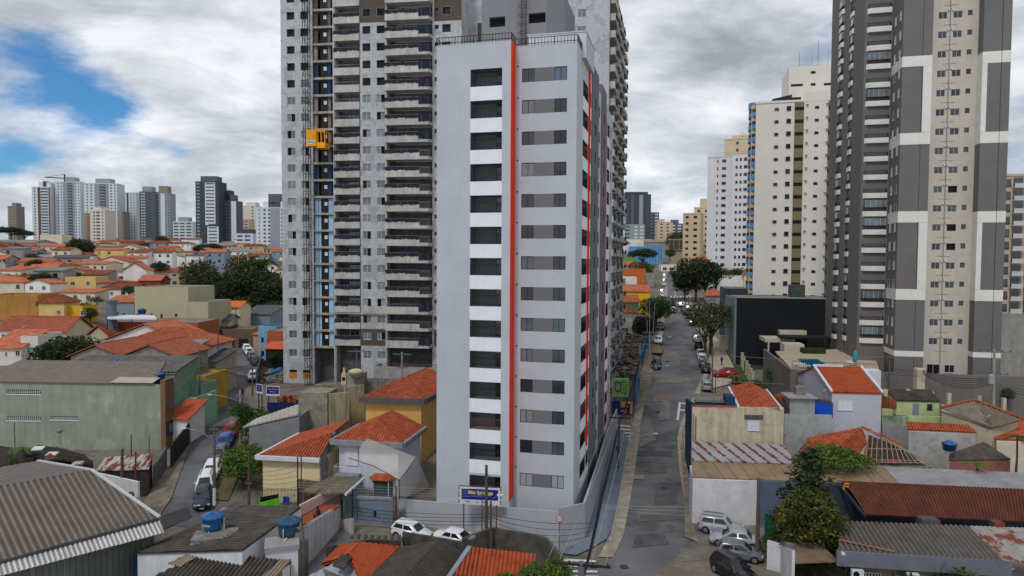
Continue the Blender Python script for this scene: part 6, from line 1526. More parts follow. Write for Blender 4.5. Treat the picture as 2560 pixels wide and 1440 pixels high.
# ================================================================ TREES on the left and along the street
def tr(kind,px,py,d,hpx,label,group=None,rot=0,sx=1.0,name='tree',cat='tree'):
 """px,py = pixel of the trunk foot at distance d; hpx = height in photo pixels"""
 p=D(px,py,d);return tree(kind,label,(p.x,p.y,TZ(p.x,p.y)if abs(TZ(p.x,p.y)-p.z)<3 else p.z),hpx*d/F_PX,rot,group,sx,name,cat)
def trees():
 tr('dark',162,918,104,118,'large dark round tree among the orange roofs left of the workshop',sx=1.45)
 tr('green',30,665,330,55,'spreading yellow green tree at the left edge of the hillside',sx=1.7,rot=1)
 tr('dark',203,662,340,62,'dark tree rising above roofs near the white hilltop shed',rot=2,sx=1.2)
 tr('dark',190,640,430,38,'small dark tree left in the clump below the cream block',rot=4)
 for i,(px,py,h,s)in enumerate(((-10,600,34,2.2),(28,598,30,2.0),(62,603,26,1.8))):
  tr('dark2',px,py,560,h,['dark tree mass touching the left edge under the small taupe block','dark tree in the middle of the far left tree line','dark tree at the right end of the far left tree line'][i],'far left tree line',sx=s,rot=i)
 for i,(px,py,h,s)in enumerate(((352,632,26,2.0),(385,636,32,2.2),(412,634,36,1.8),(428,640,24,2.0),(405,622,34,1.2))):
  tr(['dark','dark2','dark','dark2','olive'][i],px,py,470+i*4,h,['low dark tree at the left of the clump under the dark skyline trio','wide dark tree in the clump under the dark skyline trio','tall dark tree in the clump under the dark skyline trio','last dark tree right in the clump under the dark skyline trio','bare olive tree rising behind the dark clump'][i],'tree clump on the hill crest',sx=s,rot=i*1.3)
 for i,(px,py,d,h,s)in enumerate(((505,636,480,26,1.9),(530,640,480,28,1.9),(328,636,430,28,1.1),(398,690,250,34,1.3),(322,742,190,30,1.3),(208,798,165,44,1.1),(226,800,160,40,1.2),(240,790,175,50,1.0))):
  tr(['dark','dark2','dark','dark2','green','green','olive','sparse'][i],px,py,d,h,['dark tree left at the foot of the tallest skyline tower','dark tree right at the foot of the tallest skyline tower','small dark tree left of the crest clump','dark tree in front of the white gabled hillside house','round tree beside the blue grey house','round green bush tree behind the white plaster wall','olive bush tree next to the round green one','thin bare tree behind the yellow low building'][i],None,sx=s,rot=i)
 P=[('olive',505,790,215,130,1.0),('dark',520,800,210,100,1.1),('olive',618,790,215,150,.95),('dark',575,800,205,90,1.2),('dark2',640,800,205,120,.9),('dark',690,800,200,105,1.1),('olive',676,800,212,110,1.1),('dark',545,795,225,112,1.0),('green',610,805,198,62,1.3),('dark',655,808,198,70,1.4),('green',702,808,192,60,1.3)]
 L=['tall olive tree at the left end of the park trees','dark tree under the left olive park tree','tallest rounded olive tree in the middle of the park','low dark park tree behind the orange roofed cream house','flat topped dark park tree left of the palm','dark park tree against the unfinished tower edge','olive park tree beneath the palm','second dark tree from the left in the park','bright low park tree beside the upper street','low dark tree filling the park centre','bright low tree at the foot of the unfinished tower edge']
 for i,(k,px,py,d,h,s)in enumerate(P):tr(k,px,py,d,h,L[i],'park trees',sx=s,rot=i*.9)
 tr('palm',668,770,214,130,'tall palm tree above the park trees',name='palm_tree',cat='palm tree',rot=.5)
 tr('green',640,1060,84,92,'bushy green tree beside the cable poles below the billboards',sx=1.4,rot=1)
 tr('green',604,1058,83,55,'smaller dark bush left of the tree below the billboards',sx=1.1,rot=2)
 tr('bright',612,1188,72,112,'bright green round tree in front of the cream hip roofed house',sx=1.3,rot=.3)
 tr('green',545,862,140,50,'tree with a dark trunk beside the upper garages',rot=1)
 tr('dark2',700,905,128,50,'dark bushes behind the shop beside the building site',sx=1.1)
 S_=[('dark',1738,752,222,112,1.25),('dark2',1762,746,226,95,1.0),('sparse',1790,742,232,86,1.0),('dark',1712,742,228,72,1.0),('dark2',1850,716,250,60,1.4),('green',1640,812,172,82,1.25),('green',1600,700,285,60,1.3),('dark2',1606,668,318,46,1.7),('olive',1690,640,420,62,1.2),('dark',1752,640,380,72,1.5),('dark',1548,622,420,22,2.4),('green',1675,650,330,30,1.0),('dark',1610,855,150,70,1.0)]
 L=['huge dark tree overhanging the right side of the far street','dark flat topped tree right of the huge street tree','twisted sparse tree in front of the white tower','dark tree arching over the cars at the far street end','wide flat topped dark tree between the two white towers','bright green round tree beside the yellow house on the street','green tree behind the roofs at the far left of the street','umbrella shaped dark tree in front of the blue glass building','pale olive tree behind the concrete tower','dark tree mass behind the concrete tower right side','dark hedge trees beside the white building at the far left','small green tree at the foot of the concrete tower','dark green bushy tree beside the rubble lot']
 for i,(k,px,py,d,h,s)in enumerate(S_):tr(k,px,py,d,h,L[i],'street trees' if i in(0,1,3)else None,sx=s,rot=i*1.1)
 tr('sparse',1778,892,141,140,'gnarled olive crowned street tree leaning over the parked cars',sx=1.35,rot=2.2)
 tr('sparse',1762,905,138,120,'second gnarled street tree with a pale trunk beside the cars',sx=1.0,rot=.6)
 tr('banana',1840,925,121,40,'small palm like plant on the lawn behind the red car',name='palm_plant',cat='plant')
 tr('weeds',1915,880,135,26,'pale leafy shrub inside the gated garden',name='shrub',cat='shrub');tr('shrub',1938,958,112,42,'bright shrub behind the black railing of the garden',name='shrub',cat='shrub')
 tr('shrub',1885,955,116,38,'dark shrub beside the white fence pillars',name='shrub',cat='shrub',sx=1.6)
 tr('green',2518,1010,88,42,'small dark tree in front of the taupe retaining wall',sx=.9)
 tr('shrub',2360,985,92,26,'dark shrub behind the mint green roof hut',name='shrub',cat='shrub',sx=1.3)
trees()
# ================================================================ helpers for hand placed roofs
def plane3(a,b,c):
 a,b,c=(X(*p)if not isinstance(p,Vector)else p for p in(a,b,c));n=(b-a).cross(c-a).normalized()
 def f(px,py):
  r=ray(px,py);return CAM+r*((a-CAM).dot(n)/r.dot(n))
 return f
def roof_thing(name,label,cat,faces,walls=None,zb=-1.0,group=None,extra=None):
 """faces: (points, mat, pitch, amp, shape); walls: (footprint points at their heights, mat)"""
 allp=[p for f in faces for p in f[0]];c=sum(allp,Vector())/len(allp)
 t=Thing(name,label,cat,(c.x,c.y,max(0,TZ(c.x,c.y))),0,group)
 b=MB()
 for f in faces:
  pts,mt,pitch,amp,shp=f[:5];b.use(mt)
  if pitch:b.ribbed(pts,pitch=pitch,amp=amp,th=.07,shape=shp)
  else:b.slab(pts,.12)
 t.p('roof',b,world=True)
 for wv in walls or[]:
  w_=MB(wv[1]);w_.prism([p-Vector((0,0,.22))for p in wv[0]],wv[2]if len(wv)>2 else zb);t.p('wall',w_,world=True)
 return t
def vwall(a,b,z0,z1,mat,label,th=.2,zb=-1.0,name='wall',cat='wall',extra=None,group=None):
 """standing wall between ground plan points a and b with top heights z0, z1"""
 a=Vector(a);b=Vector(b);t_=Vector((b.x-a.x,b.y-a.y,0)).normalized();n=Vector((-t_.y,t_.x,0))*th
 q=MB(mat);q.add([(a.x,a.y,zb),(b.x,b.y,zb),(b.x+n.x,b.y+n.y,zb),(a.x+n.x,a.y+n.y,zb),(a.x,a.y,z0),(b.x,b.y,z1),(b.x+n.x,b.y+n.y,z1),(a.x+n.x,a.y+n.y,z0)],[(0,3,2,1),(4,5,6,7),(0,1,5,4),(1,2,6,5),(2,3,7,6),(3,0,4,7)])
 return solo(name,label,cat,q,group)
def boxat(px,py,d,w_,dp,h,mat,rot=-14,down=0.0):
 """mesh box whose top front-left corner is at pixel px,py at distance d"""
 o=D(px,py,d);q=MB(mat);q.T=Matrix.Translation(o)@Matrix.Rotation(math.radians(rot),4,'Z');q.box((0,0,-h-down),(w_,dp,0));q.T=None;return q
def fg_left():
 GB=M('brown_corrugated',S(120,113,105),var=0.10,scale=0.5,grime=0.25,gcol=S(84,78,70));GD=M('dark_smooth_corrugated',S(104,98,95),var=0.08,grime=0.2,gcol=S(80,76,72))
 f1=plane3((396,1294,6.0),(0,1402,6.0),(225,1175,8.8))
 f2=plane3(f1(225,1175),f1(0,1218),X(95,1151,7.2))
 e1,e2=f1(396,1294),f1(-90,1426.5);r1,r2=f1(225,1175),f1(-90,1233)
 aw=plane3(e1,e2,X(412,1331,5.2))
 ZN=M('bright_zinc',S(196,198,200),rough=0.45,var=0.12,metal=0.3,patch=(S(170,120,60),2.2,0.70,(3,3,.6)))
 t=roof_thing('warehouse','low warehouse with a big brown grey corrugated gable roof and bright zinc awning','warehouse',
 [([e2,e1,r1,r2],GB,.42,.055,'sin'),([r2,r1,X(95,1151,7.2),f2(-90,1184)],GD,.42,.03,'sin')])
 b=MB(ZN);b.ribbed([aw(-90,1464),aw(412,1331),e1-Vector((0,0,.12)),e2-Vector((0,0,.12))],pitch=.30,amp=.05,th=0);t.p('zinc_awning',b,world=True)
 b=MB(M('dark_flashing',S(70,72,76),var=.1));b.bar(e2-Vector((0,.05,.08)),e1-Vector((0,.05,.08)),.28,.22);b.use(FRAME);t.p('gutter',b,world=True);b=MB(FRAME);b.bar(r1+Vector((.1,0,.05)),e1+Vector((.1,0,.05)),.25,.12);b.bar(X(95,1151,7.3),r1+Vector((0,0,.05)),.25,.12);t.p('flashing',b,world=True)
 w_=MB(M('green_grey_panels',S(98,104,98),var=.2,scale=.3,patch=(S(122,128,104),.5,.55,(1,1,.05)),lines=(0,.22,.05,.5),gcol=S(60,64,64)));w_.prism([e2+Vector((1.2,-.2,-.6)),e1+Vector((-.6,.5,-.6)),r1+Vector((-.6,0,-1.5)),X(95,1151,6.6),e2+Vector((-4,8,-.5))],-1);t.p('wall',w_,world=True)
 a=G(247,1235);b_=G(347,1262)
 vwall(D(245,1183,66),D(345,1205,64),D(245,1183,66).z,D(345,1205,64).z,M('white_yard_wall',S(214,212,216),var=.05,streak=.15),'white yard wall behind the warehouse with a dark round emblem')
 q=MB(M('emblem_black',S(40,42,46),var=.05));c=D(329,1236,63.6);q.poly(*[c+Vector((.28*math.cos(k*math.pi/10),-.06,.28*math.sin(k*math.pi/10)))for k in range(20)]);q.poly(*[c+Vector((.28*math.cos(k*math.pi/10),-.03,.28*math.sin(k*math.pi/10)))for k in range(19,-1,-1)])
 q.use(WHT);q.box(c+Vector((-.03,-.09,-.2)),c+Vector((.03,-.07,.14)));q.box(c+Vector((-.14,-.09,.04)),c+Vector((.14,-.07,.09)));solo('wall_emblem','dark round emblem with a pale cross mark on the white yard wall','emblem',q)
 RS=M('rust_patched_sheet',S(168,166,162),var=.12,rough=.7,patch=(S(112,52,34),.9,.49,(2.2,.5,1)),grime=.2)
 f=plane3((245,1182,4.2),(375,1168,4.2),(385,1133,4.9))
 roof_thing('shack','shack with a rust streaked patchwork metal roof beside the steel gate','shack',[([f(240,1176),f(372,1172),f(382,1133),f(262,1143)],RS,.5,.03,'sin')],[([f(243,1174),f(370,1170),f(380,1134),f(262,1144)],M('dark_shack_boards',S(54,50,46),var=.3,scale=3))])
 f=plane3((0,1165,3.6),(250,1185,3.6),(100,1112,4.6));DS=M('black_old_sheet',S(66,60,56),var=.3,scale=.8,grime=.6,gcol=S(34,31,29))
 roof_thing('shack','sprawling shack under dark sagging sheets below the green warehouse wall','shack',[([f(-40,1168),f(235,1178),f(232,1150),f(-40,1108)],DS,.5,.05,'sin')],[([f(-40,1166),f(235,1176),f(232,1151),f(-40,1109)],MATS['dark_shack_boards'])])
 q=MB(DS);f=plane3((120,1150,4.7),(300,1160,4.7),(150,1118,5.0));q.ribbed([f(60,1140),f(232,1158),f(205,1128),f(95,1112)],pitch=.5,amp=.06,th=.05);solo('loose_roof_sheet','raised dark sheet lying across the sagging shack roof','roof sheet',q)
 rr=random.Random(5)
 for k,(px,py,lb)in enumerate(((130,1136,'pale slab lying on the dark shack roof'),(126,1146,'small tin pyramid hood on the dark shack roof'),(96,1122,'cream board at the top of the dark shack roof'),(195,1160,'rust streaked loose panel beside the patchwork roof'),(168,1128,'long pale plank leaning along the shack ridge'))):
  c=D(px,py,70-k*.5);q=MB([WHT,RUST,WHT,RS,FIBRE][k])
  if k==1:q.lathe([(.75,0),(.05,.5)],tuple(c),4)
  elif k==4:q.bar(D(140,1116,71.5),D(236,1140,69.5),.22,.08)
  else:q.T=Matrix.Translation(c)@Matrix.Rotation(rr.uniform(-.4,.4),4,'Z')@Matrix.Rotation(.15,4,'X');q.box((-.5,-.4,0),(.5,.4,.12));q.T=None
  solo('roof_debris',lb,'roof debris',q)
 for k,(px,py0,py1,r,mt,lb)in enumerate(((307,1122,1224,.08,RUST,'rusty orange post left of the pair behind the warehouse roof'),(303,1125,1224,.06,GREYM,'grey post touching the rusty orange one'),(339,1130,1201,.08,RUST,'rusty post standing on the white yard wall'),(36,1055,1105,.05,GREYM,'thin mast against the green warehouse wall at left'),(37,1090,1150,.06,GREYM,'short thick pipe under the thin mast at left'),(373,1090,1130,.07,GREYM,'vent pipe with a meter before the green wall'),(328,1087,1127,.05,BLKM,'thin black pipe before the green wall'))):
  q=MB(mt);d_=65-(k>2)*-8;q.tube([D(px,py1,d_)-Vector((0,0,.5)),D(px,py0,d_)],r,6);solo('post',lb,'post',q)
 tr('banana',60,1150,72,52,'papaya like plant growing through the dark shack roof',name='papaya_plant',cat='plant',sx=1.2)
 tr('shrub',33,1166,70,22,'small green bush at the left edge of the shack roof',name='shrub',cat='shrub')
 f=plane3((335,1382,4.2),(598,1263,4.2),(753,1266,5.3));A,B,C_,D_=f(335,1382),f(598,1263),f(753,1266),f(606,1374)
 t=roof_thing('house','long low house with a dark lichen stained corrugated roof behind the first tank','house',[([B,A,D_,C_],FIBRE_D,.34,.06,'sin')])
 w_=MB(WHT);w_.prism([A+Vector((.2,.1,-.12)),D_+Vector((-.05,.1,-.12)),C_+Vector((-.05,-.1,-.12)),B+Vector((.2,-.1,-.12))],-1);t.p('wall',w_,world=True)
 f=plane3((515,1377,4.7),(728,1402,4.7),(330,1450,3.9));
 t=roof_thing('house','foreground house with a brown corrugated roof and one paler new sheet','house',[([f(300,1480),f(600,1500),f(728,1402),f(515,1377)],FIBRE_D,.34,.075,'sin')],[([f(320,1476),f(600,1498),f(724,1403),f(518,1379)],WHT)])
 b=MB(M('new_tan_sheet',S(150,136,116),var=.08,grime=.2));b.ribbed([p+Vector((0,0,.09))for p in(f(416,1413),f(452,1420),f(512,1381),f(485,1378))],pitch=.26,amp=.05,th=0);t.p('roof_patch',b,world=True)
 b=MB(MATS['new_tan_sheet']);b.ribbed([p+Vector((0,0,.07))for p in(f(630,1470),f(665,1475),f(728,1404),f(700,1400))],pitch=.26,amp=.05,th=0);t.p('roof_patch',b,world=True)
 q=MB(M('blue_tarp',S(24,60,120),var=.15,bump=.4,bscale=4));q.prism([X(333,1384,3.9),X(372,1386,3.9),X(350,1392,3.8)],-.5);solo('tarpaulin','blue tarpaulin hanging at the left end of the corrugated roofs','tarpaulin',q)
 def big_tank(px,ybot,d,r,label,col):
  c=D(px,ybot,d);t=Thing('water_tank',label,'water tank',c,0.4,'big blue water tanks in the foreground')
  q=MB(col);q.sm=True;q.lathe([(r*.80,0),(r*.86,.25),(r*.97,.95),(r*1.02,1.0)],n=32);t.p('tank_body',q)
  q=MB(col);vs=[(0,0,1.38)];n=48
  for k in range(n):
   a=2*math.pi*k/n;w_=1 if k%4<2 else 0
   vs.append((math.cos(a)*r*.35,math.sin(a)*r*.35,1.33-.05*w_))
  for k in range(n):
   a=2*math.pi*k/n;w_=1 if k%4<2 else 0
   vs.append((math.cos(a)*r*1.08,math.sin(a)*r*1.08,1.08-.04*w_))
  for k in range(n):
   a=2*math.pi*k/n;vs.append((math.cos(a)*r*1.08,math.sin(a)*r*1.08,.96))
  fs=[(0,1+k,1+(k+1)%n)for k in range(n)]+[(1+k,1+n+k,1+n+(k+1)%n,1+(k+1)%n)for k in range(n)]+[(1+n+k,1+2*n+k,1+2*n+(k+1)%n,1+n+(k+1)%n)for k in range(n)]
  q.add(vs,fs);t.p('tank_lid',q)
  return t,c
 TB1=M('tank_blue',S(20,84,140),rough=.4,var=.15,scale=1.5,spec=.5,grime=.15,gcol=S(50,64,80));TB2=M('faded_tank_blue',S(38,74,104),rough=.5,var=.15,scale=1.5,spec=.4,grime=.3,gcol=S(44,52,62))
 PIPE=M('cream_pvc',S(206,196,176),var=.05)
 t1,c1=big_tank(533,1322,52,.82,'bright blue water tank on the left concrete plinth',TB1)
 lt=text_mesh('TIGRAV',.22,WHT);t1.inst('lettering',lt,(-.50,-.66,.52),(math.pi/2+.06,0,-.65+.0))
 q=MB(PIPE);q.tube([(-.3,-.75,.1),(-.3,-.75,-.7),(-.9,-.9,-.85)],.035,6);q.tube([(.78,-.45,.95),(.78,-.45,-.7)],.03,6);t1.p('pipe',q)
 q=boxat(504,1318,51.4,1.6,1.3,1.0,CONC2,20);q.v+=[];solo('tank_plinth','dark stained block carrying the bright blue tank','plinth',q)
 q=boxat(474,1362,49.6,2.2,.8,.3,CONC,14);solo('roof_slab','pale concrete slab below the bright blue tank','slab',q)
 q=boxat(476,1352,49.8,3.1,2.0,3.6,CONC2,14);solo('service_block','stained concrete stair block under the bright blue tank','block',q)
 vwall(D(543,1356,49.9),D(594,1326,52.5),D(543,1356,49.9).z,D(594,1326,52.5).z,CONC2,'dark streaked concrete parapet right of the bright blue tank',th=.25,zb=2)
 t2,c2=big_tank(722,1336,50,.84,'faded blue water tank on the right concrete plinth',TB2)
 lt=text_mesh('TI',.3,WHT);t2.inst('lettering',lt,(.62,-.57,.55),(math.pi/2+.06,0,.35))
 q=MB(PIPE);q.tube([(-.45,-.8,.75),(-.45,-.8,-.9),(-1.4,-.9,-1.15)],.04,6);q.tube([(-.2,-.85,.1),(-.9,-.95,-.5)],.045,6);t2.p('pipe',q)
 for px,lb in((693,'left dark pier under the faded blue tank'),(738,'right dark pier under the faded blue tank')):
  q=boxat(px,1333,49.6,.5,1.2,1.3,CONC2,10);solo('tank_pier',lb,'pier',q)
 q=boxat(660,1372,47.6,2.4,2.0,.3,CONC,18);solo('roof_slab','crumbling pale slab below the faded blue tank','slab',q)
 q=boxat(664,1380,47.8,2.2,1.8,3.5,WHT,18);solo('service_block','white rendered block under the faded blue tank','block',q)
 vwall(D(695,1432,46),D(771,1347,52),D(695,1432,46).z,D(771,1347,52).z,CONC2,'moss stained grey wall descending at the bottom centre',th=.3)
 a=D(755,1322,55.5);b_=D(852,1262,64);WW=M('flaking_white_wall',S(196,192,192),var=.1,scale=.8,grime=.75,streak=.5,gcol=S(96,88,84),gscale=.8)
 vwall(a,b_,a.z,b_.z,WW,'flaking white retaining wall with black streaks beside the stair yard',th=.35)
 vwall(D(852,1262,64),D(878,1291,62.5),D(852,1300,64).z,D(878,1296,62.5).z,WW,'low end piece of the flaking wall with a rusty railing',th=.3)
 q=MB(M('terracotta_floor',S(176,96,62),var=.12));P=[X(755,1311,2.9),X(800,1296,2.9),X(850,1262,2.9),X(760,1258,2.9)];q.slab(P,.2);solo('yard_floor','terracotta floored stair yard behind the flaking wall','yard',q)
 vwall(D(752,1258,60.5),D(850,1262,66),3.9,3.9,M('pink_plaster',S(200,176,168),var=.08,streak=.2),'pale pink plaster wall closing the stair yard',zb=2)
 q=MB(BLKM);pa,pb=D(755,1322,55.7),D(843,1268,63.4)
 for k in range(36):c=pa.lerp(pb,k/35)+Vector((0,.15,0));q.bar(c,c+Vector((0,0,1.05)),.025,.025)
 q.bar(pa+Vector((0,.15,1.05)),pb+Vector((0,.15,1.05)),.04,.04);solo('railing','thin dark railing on top of the flaking white wall','railing',q)
 c=X(799,1290,2.95);person('person in dark clothes sitting on the steps of the stair yard',(c.x,c.y,2.95),math.radians(-60),SIT,(M('black_jacket',S(34,34,40),var=.1),M('dark_jeans',S(40,44,56),var=.1)))
 d0=66.5
 for nm,lb,mt,pts in(('towel','bright green cloth hanging on the washing line',M('lime_cloth',S(96,196,20),var=.08),[(648,1251),(697,1241),(697,1263),(650,1263)]),
 ('cloth','black cloth over the left of the washing line',M('black_cloth',S(24,24,26),var=.1),[(650,1243),(696,1235),(696,1244),(650,1256)]),
 ('shorts','royal blue shorts on the washing line',M('royal_cloth',S(28,60,140),var=.1),[(707,1241),(724,1243),(724,1262),(718,1262),(715.5,1252),(713,1262),(708,1262)]),
 ('towel','white patterned cloth between the green cloth and blue shorts',M('print_cloth',S(186,180,196),var=.1,patch=(S(120,90,130),9,.55)),[(698,1244),(706,1243),(706,1256),(698,1258)]),
 ('shirt','small light blue cloth at the right end of the line',M('aqua_cloth',S(70,160,190),var=.1),[(732,1235),(737,1236),(736,1243),(732,1242)])):
  q=MB(mt);P=[D(x,y,d0)for x,y in pts];n=len(P);q.add(list(P)+[p+Vector((0,.03,0))for p in P],[tuple(range(n)),tuple(range(2*n-1,n-1,-1))]+[(i,n+i,n+(i+1)%n,(i+1)%n)for i in range(n)]);solo(nm,lb,'laundry',q)
 q=MB(WIRE);q.tube(cable(D(640,1243,66.5),D(745,1236,66.5),.15),.012,4);solo('washing_line','sagging washing line strung across the roof yard','cable',q)
fg_left()
def houses_mid():
 E=Vector
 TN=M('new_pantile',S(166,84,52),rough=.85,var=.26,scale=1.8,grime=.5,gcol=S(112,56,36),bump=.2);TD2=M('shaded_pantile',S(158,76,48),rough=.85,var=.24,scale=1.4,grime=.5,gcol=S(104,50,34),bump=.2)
 CW=M('butter_render',S(222,206,164),var=.05,streak=.12,gcol=S(150,134,100));z=5.9
 L=plane3((645,1139,z),(750,1083,z),(833,1083,7.5));Fp=plane3((645,1139,z),(799,1146,z),(833,1083,7.5))
 a,b,ap=X(645,1139,z),X(799,1146,z),X(833,1083,7.5);bl,br=L(750,1083),L(872,1050)
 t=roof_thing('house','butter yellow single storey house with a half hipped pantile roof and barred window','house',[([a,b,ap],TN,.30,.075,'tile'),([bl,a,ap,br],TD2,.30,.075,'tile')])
 w_=MB(CW);e=.35;w_.prism([a+E((e,e,-.1)),b+E((-.1,e,-.1)),b+E((2.0,9,-.1)),bl+E((e,0,-.1))],-1);t.p('wall',w_,world=True)
 w_=MB(M('stained_party_wall',S(142,140,138),var=.15,grime=.6,streak=.7,gcol=S(60,58,58)));w_.add([b+E((0,.05,-4.5)),b+E((.1,0,.05)),ap+E((.2,0,.1)),br+E((.2,0,.1)),E((br.x+.2,br.y,z-6)),],[(0,1,2,3,4)]);w_.add([b+E((0,.05,-4.5)),b+E((0,.05,.05)),ap+E((0,.05,.1)),ap+E((.25,.05,.1)),b+E((.3,.05,-4.5))],[(0,4,3,2,1)]);t.p('party_wall',w_,world=True)
 w_=MB(WHT);w_.bar(a+E((-.1,-.15,-.15)),b+E((.05,-.15,-.15)),.3,.42);w_.bar(a+E((-.15,-.15,-.15)),bl+E((-.15,0,-.15)),.3,.42);t.p('fascia',w_,world=True)
 Lf=t.inv@a;q0=D(710,1202,69.4);
 w2=Thing if False else None
 o=t.inv@D(709,1203,69.45);fm,gm=win_meshes(1.7,1.35,4,GREYM,M('shutter_grey',S(128,134,144),var=.06));ang=math.atan2(b.y-a.y,b.x-a.x);o_=t.inst('window',fm,o,(0,0,ang));t.inst('pane',gm,(0,0,0),parent=o_)
 z=7.4;a,b,ap=X(830,1100,z),X(1006,1109,z),X(946,1046,9.0);Rp=plane3(b,ap,X(1063,1067,z));c=X(1063,1067,z);rg=Rp(983,1026);bk=a+(c-b)
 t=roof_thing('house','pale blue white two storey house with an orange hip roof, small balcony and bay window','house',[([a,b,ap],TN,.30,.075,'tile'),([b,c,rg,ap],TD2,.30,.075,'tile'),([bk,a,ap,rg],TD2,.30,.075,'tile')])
 BW=M('cool_white_render',S(196,202,214),var=.05,streak=.12,gcol=S(140,144,150));w_=MB(BW);w_.prism([a+E((.6,.5,-.1)),b+E((-.5,.5,-.1)),c+E((-.5,-.3,-.1)),bk+E((.5,0,-.1))],-1);t.p('wall',w_,world=True)
 w_=MB(M('grey_gutter_band',S(132,136,142),var=.12,grime=.3));w_.bar(a+E((-.1,-.1,-.18)),b+E((.1,-.1,-.18)),.35,.5);w_.bar(b+E((.1,0,-.18)),c+E((.1,0,-.18)),.35,.5);w_.bar(a+E((-.1,0,-.18)),bk+E((-.1,0,-.18)),.35,.5);t.p('fascia',w_,world=True)
 fr=Vector((b.x-a.x,b.y-a.y,0)).normalized();nrm=Vector((fr.y,-fr.x,0));ang=math.atan2(fr.y,fr.x)
 def onf(px,py,off=0.0):
  p0=a+E((0,.5,0))+nrm*off;r=ray(px,py);return CAM+r*((p0-CAM).dot(nrm)/r.dot(nrm))
 p=t.inv@onf(862,1163,.05);q=MB(WHT);q.box((0,-.04,0),(1.45,.0,2.3));q.box((-.1,-.1,2.3),(1.55,0,2.45));t.inst('balcony_door',mesh_of(q,'balcony_door'),p,(0,0,ang))
 p=t.inv@onf(845,1186,.0);q=MB(MATS['grey_gutter_band']);q.box((0,-1.0,-.25),(2.55,0,.25));bo=t.inst('balcony',mesh_of(q,'balcony'),p,(0,0,ang));q=MB(WHT)
 for k in range(13):q.bar((2.5*k/12+.02,-.97,.25),(2.5*k/12+.02,-.97,1.15),.03,.03)
 q.bar((0,-.97,1.15),(2.5,-.97,1.15),.05,.05);q.bar((.02,-.97,1.15),(.02,0,1.15),.05,.05);q.bar((2.5,-.97,1.15),(2.5,0,1.15),.05,.05);t.inst('railing',mesh_of(q,'railing'),(0,0,0),parent=bo)
 p=t.inv@onf(931,1238,.0);q=MB(WHT);w_,dp,h_=2.3,.6,1.75
 ft=[(0,0),(.35,-dp),(w_-.35,-dp),(w_,0)]
 q.prism([(x,y,0.0)for x,y in ft],-.35);q.prism([(x,y,h_+.08)for x,y in ft],h_)
 for x,y in ft+[(.35,-dp)]:q.bar((x,y,0),(x,y,h_),.1,.1)
 by=t.inst('bay_window',mesh_of(q,'bay_window'),p,(0,0,ang));q=MB(glass('mint_glass',(.10,.16,.16,1),.1))
 for(x0,y0),(x1,y1)in zip(ft,ft[1:]):q.poly((x0,y0+.03,.05),(x1,y1+.03,.05),(x1,y1+.03,h_),(x0,y0+.03,h_))
 t.inst('pane',mesh_of(q,'pane'),(0,0,0),parent=by)
 q=MB(TILE);q.add([(-.3,-.05,h_+.1),(.2,-dp-.3,h_+.1),(w_-.2,-dp-.3,h_+.1),(w_+.3,-.05,h_+.1),(.3,-.05,h_+.6),(w_-.3,-.05,h_+.6)],[(0,1,4),(1,2,5,4),(2,3,5),(0,3,2,1)]);t.inst('hood',mesh_of(q,'hood'),(0,0,0),parent=by)
 f=plane3((752,1227,3.7),(832,1186,3.7),(908,1190,4.0));BS=M('brown_carport_sheet',S(112,102,86),var=.15,grime=.4,gcol=S(74,66,56),lines=(0,1.0,.05,.4))
 t=roof_thing('carport','carport under two slopes of brown sheeting before the white house','carport',[([f(753,1228),f(788,1232),f(852,1190),f(832,1186)],BS,.5,.03,'sin'),([f(788,1236),f(865,1232),f(909,1192),f(848,1190)],BS,.5,.03,'sin')])
 q=MB(WHT);q.bar(f(864,1234)-E((0,0,.1)),f(910,1193)-E((0,0,.1)),.2,.2);t.p('gutter',q,world=True)
 q=MB(GREYM)
 for px in(758,800,860):q.bar(f(px,1228)-E((0,0,4)),f(px,1228)-E((0,0,.1)),.12,.12)
 t.p('post',q,world=True)
 vwall(X(745,1262,1.0),X(852,1275,1.0),3.6,3.5,STONE,'rubble stone front wall left of the blue grey gate',th=.3)
 q=MB(BLKM);a_,b_=D(640,1235,67.5),D(850,1235,67.5)
 for k in range(60):c=a_.lerp(b_,k/59);q.bar(c-E((0,0,1.0)),c+E((0,0,.55)),.03,.03)
 q.bar(a_+E((0,0,.4)),b_+E((0,0,.4)),.04,.04);solo('fence','black spiked railing in front of the butter yellow house','fence',q)
 a_,b_=X(858,1318,0),X(982,1324,0)
 t=Thing('gate','blue grey ribbed metal street gate with a small black letter plate','gate',a_,math.atan2(b_.y-a_.y,b_.x-a_.x));L_=(b_-a_).length;BG=M('blue_grey_gate',S(118,134,150),rough=.6,var=.08,streak=.25,gcol=S(80,86,92),lines=(0,.16,.03,.6))
 q=MB(BG);q.box((0,0,.08),(L_*.28,.06,2.85));t.p('gate_leaf',q);q=MB(BG);q.box((L_*.29,0,.08),(L_,.06,2.85));g_=t.p('gate_leaf',q);q=MB(MATS['grey_gutter_band']);q.box((-.1,-.1,2.85),(L_+.1,.25,3.1));t.p('lintel',q)
 q=MB(BLKM);q.box((L_*.62,-.05,1.2),(L_*.67,-.004,1.75));t.p('letter_plate',q)
 q=MB(STONE);q.T=Matrix.Translation(b_);q.box((.02,-.25,-.5),(.4,.2,3.3));q.T=None;solo('gate_pillar','stone clad pillar at the right of the blue grey gate','pillar',q)
 gpoly('pavement',[(855,1318),(985,1324),(1010,1350),(870,1352)],M('driveway_concrete',S(120,114,104),var=.15,grime=.3),.12,'concrete driveway ramp before the blue grey gate')
 NETM=M('white_safety_net',S(216,206,196),var=.05,rough=.9,alpha=.42)
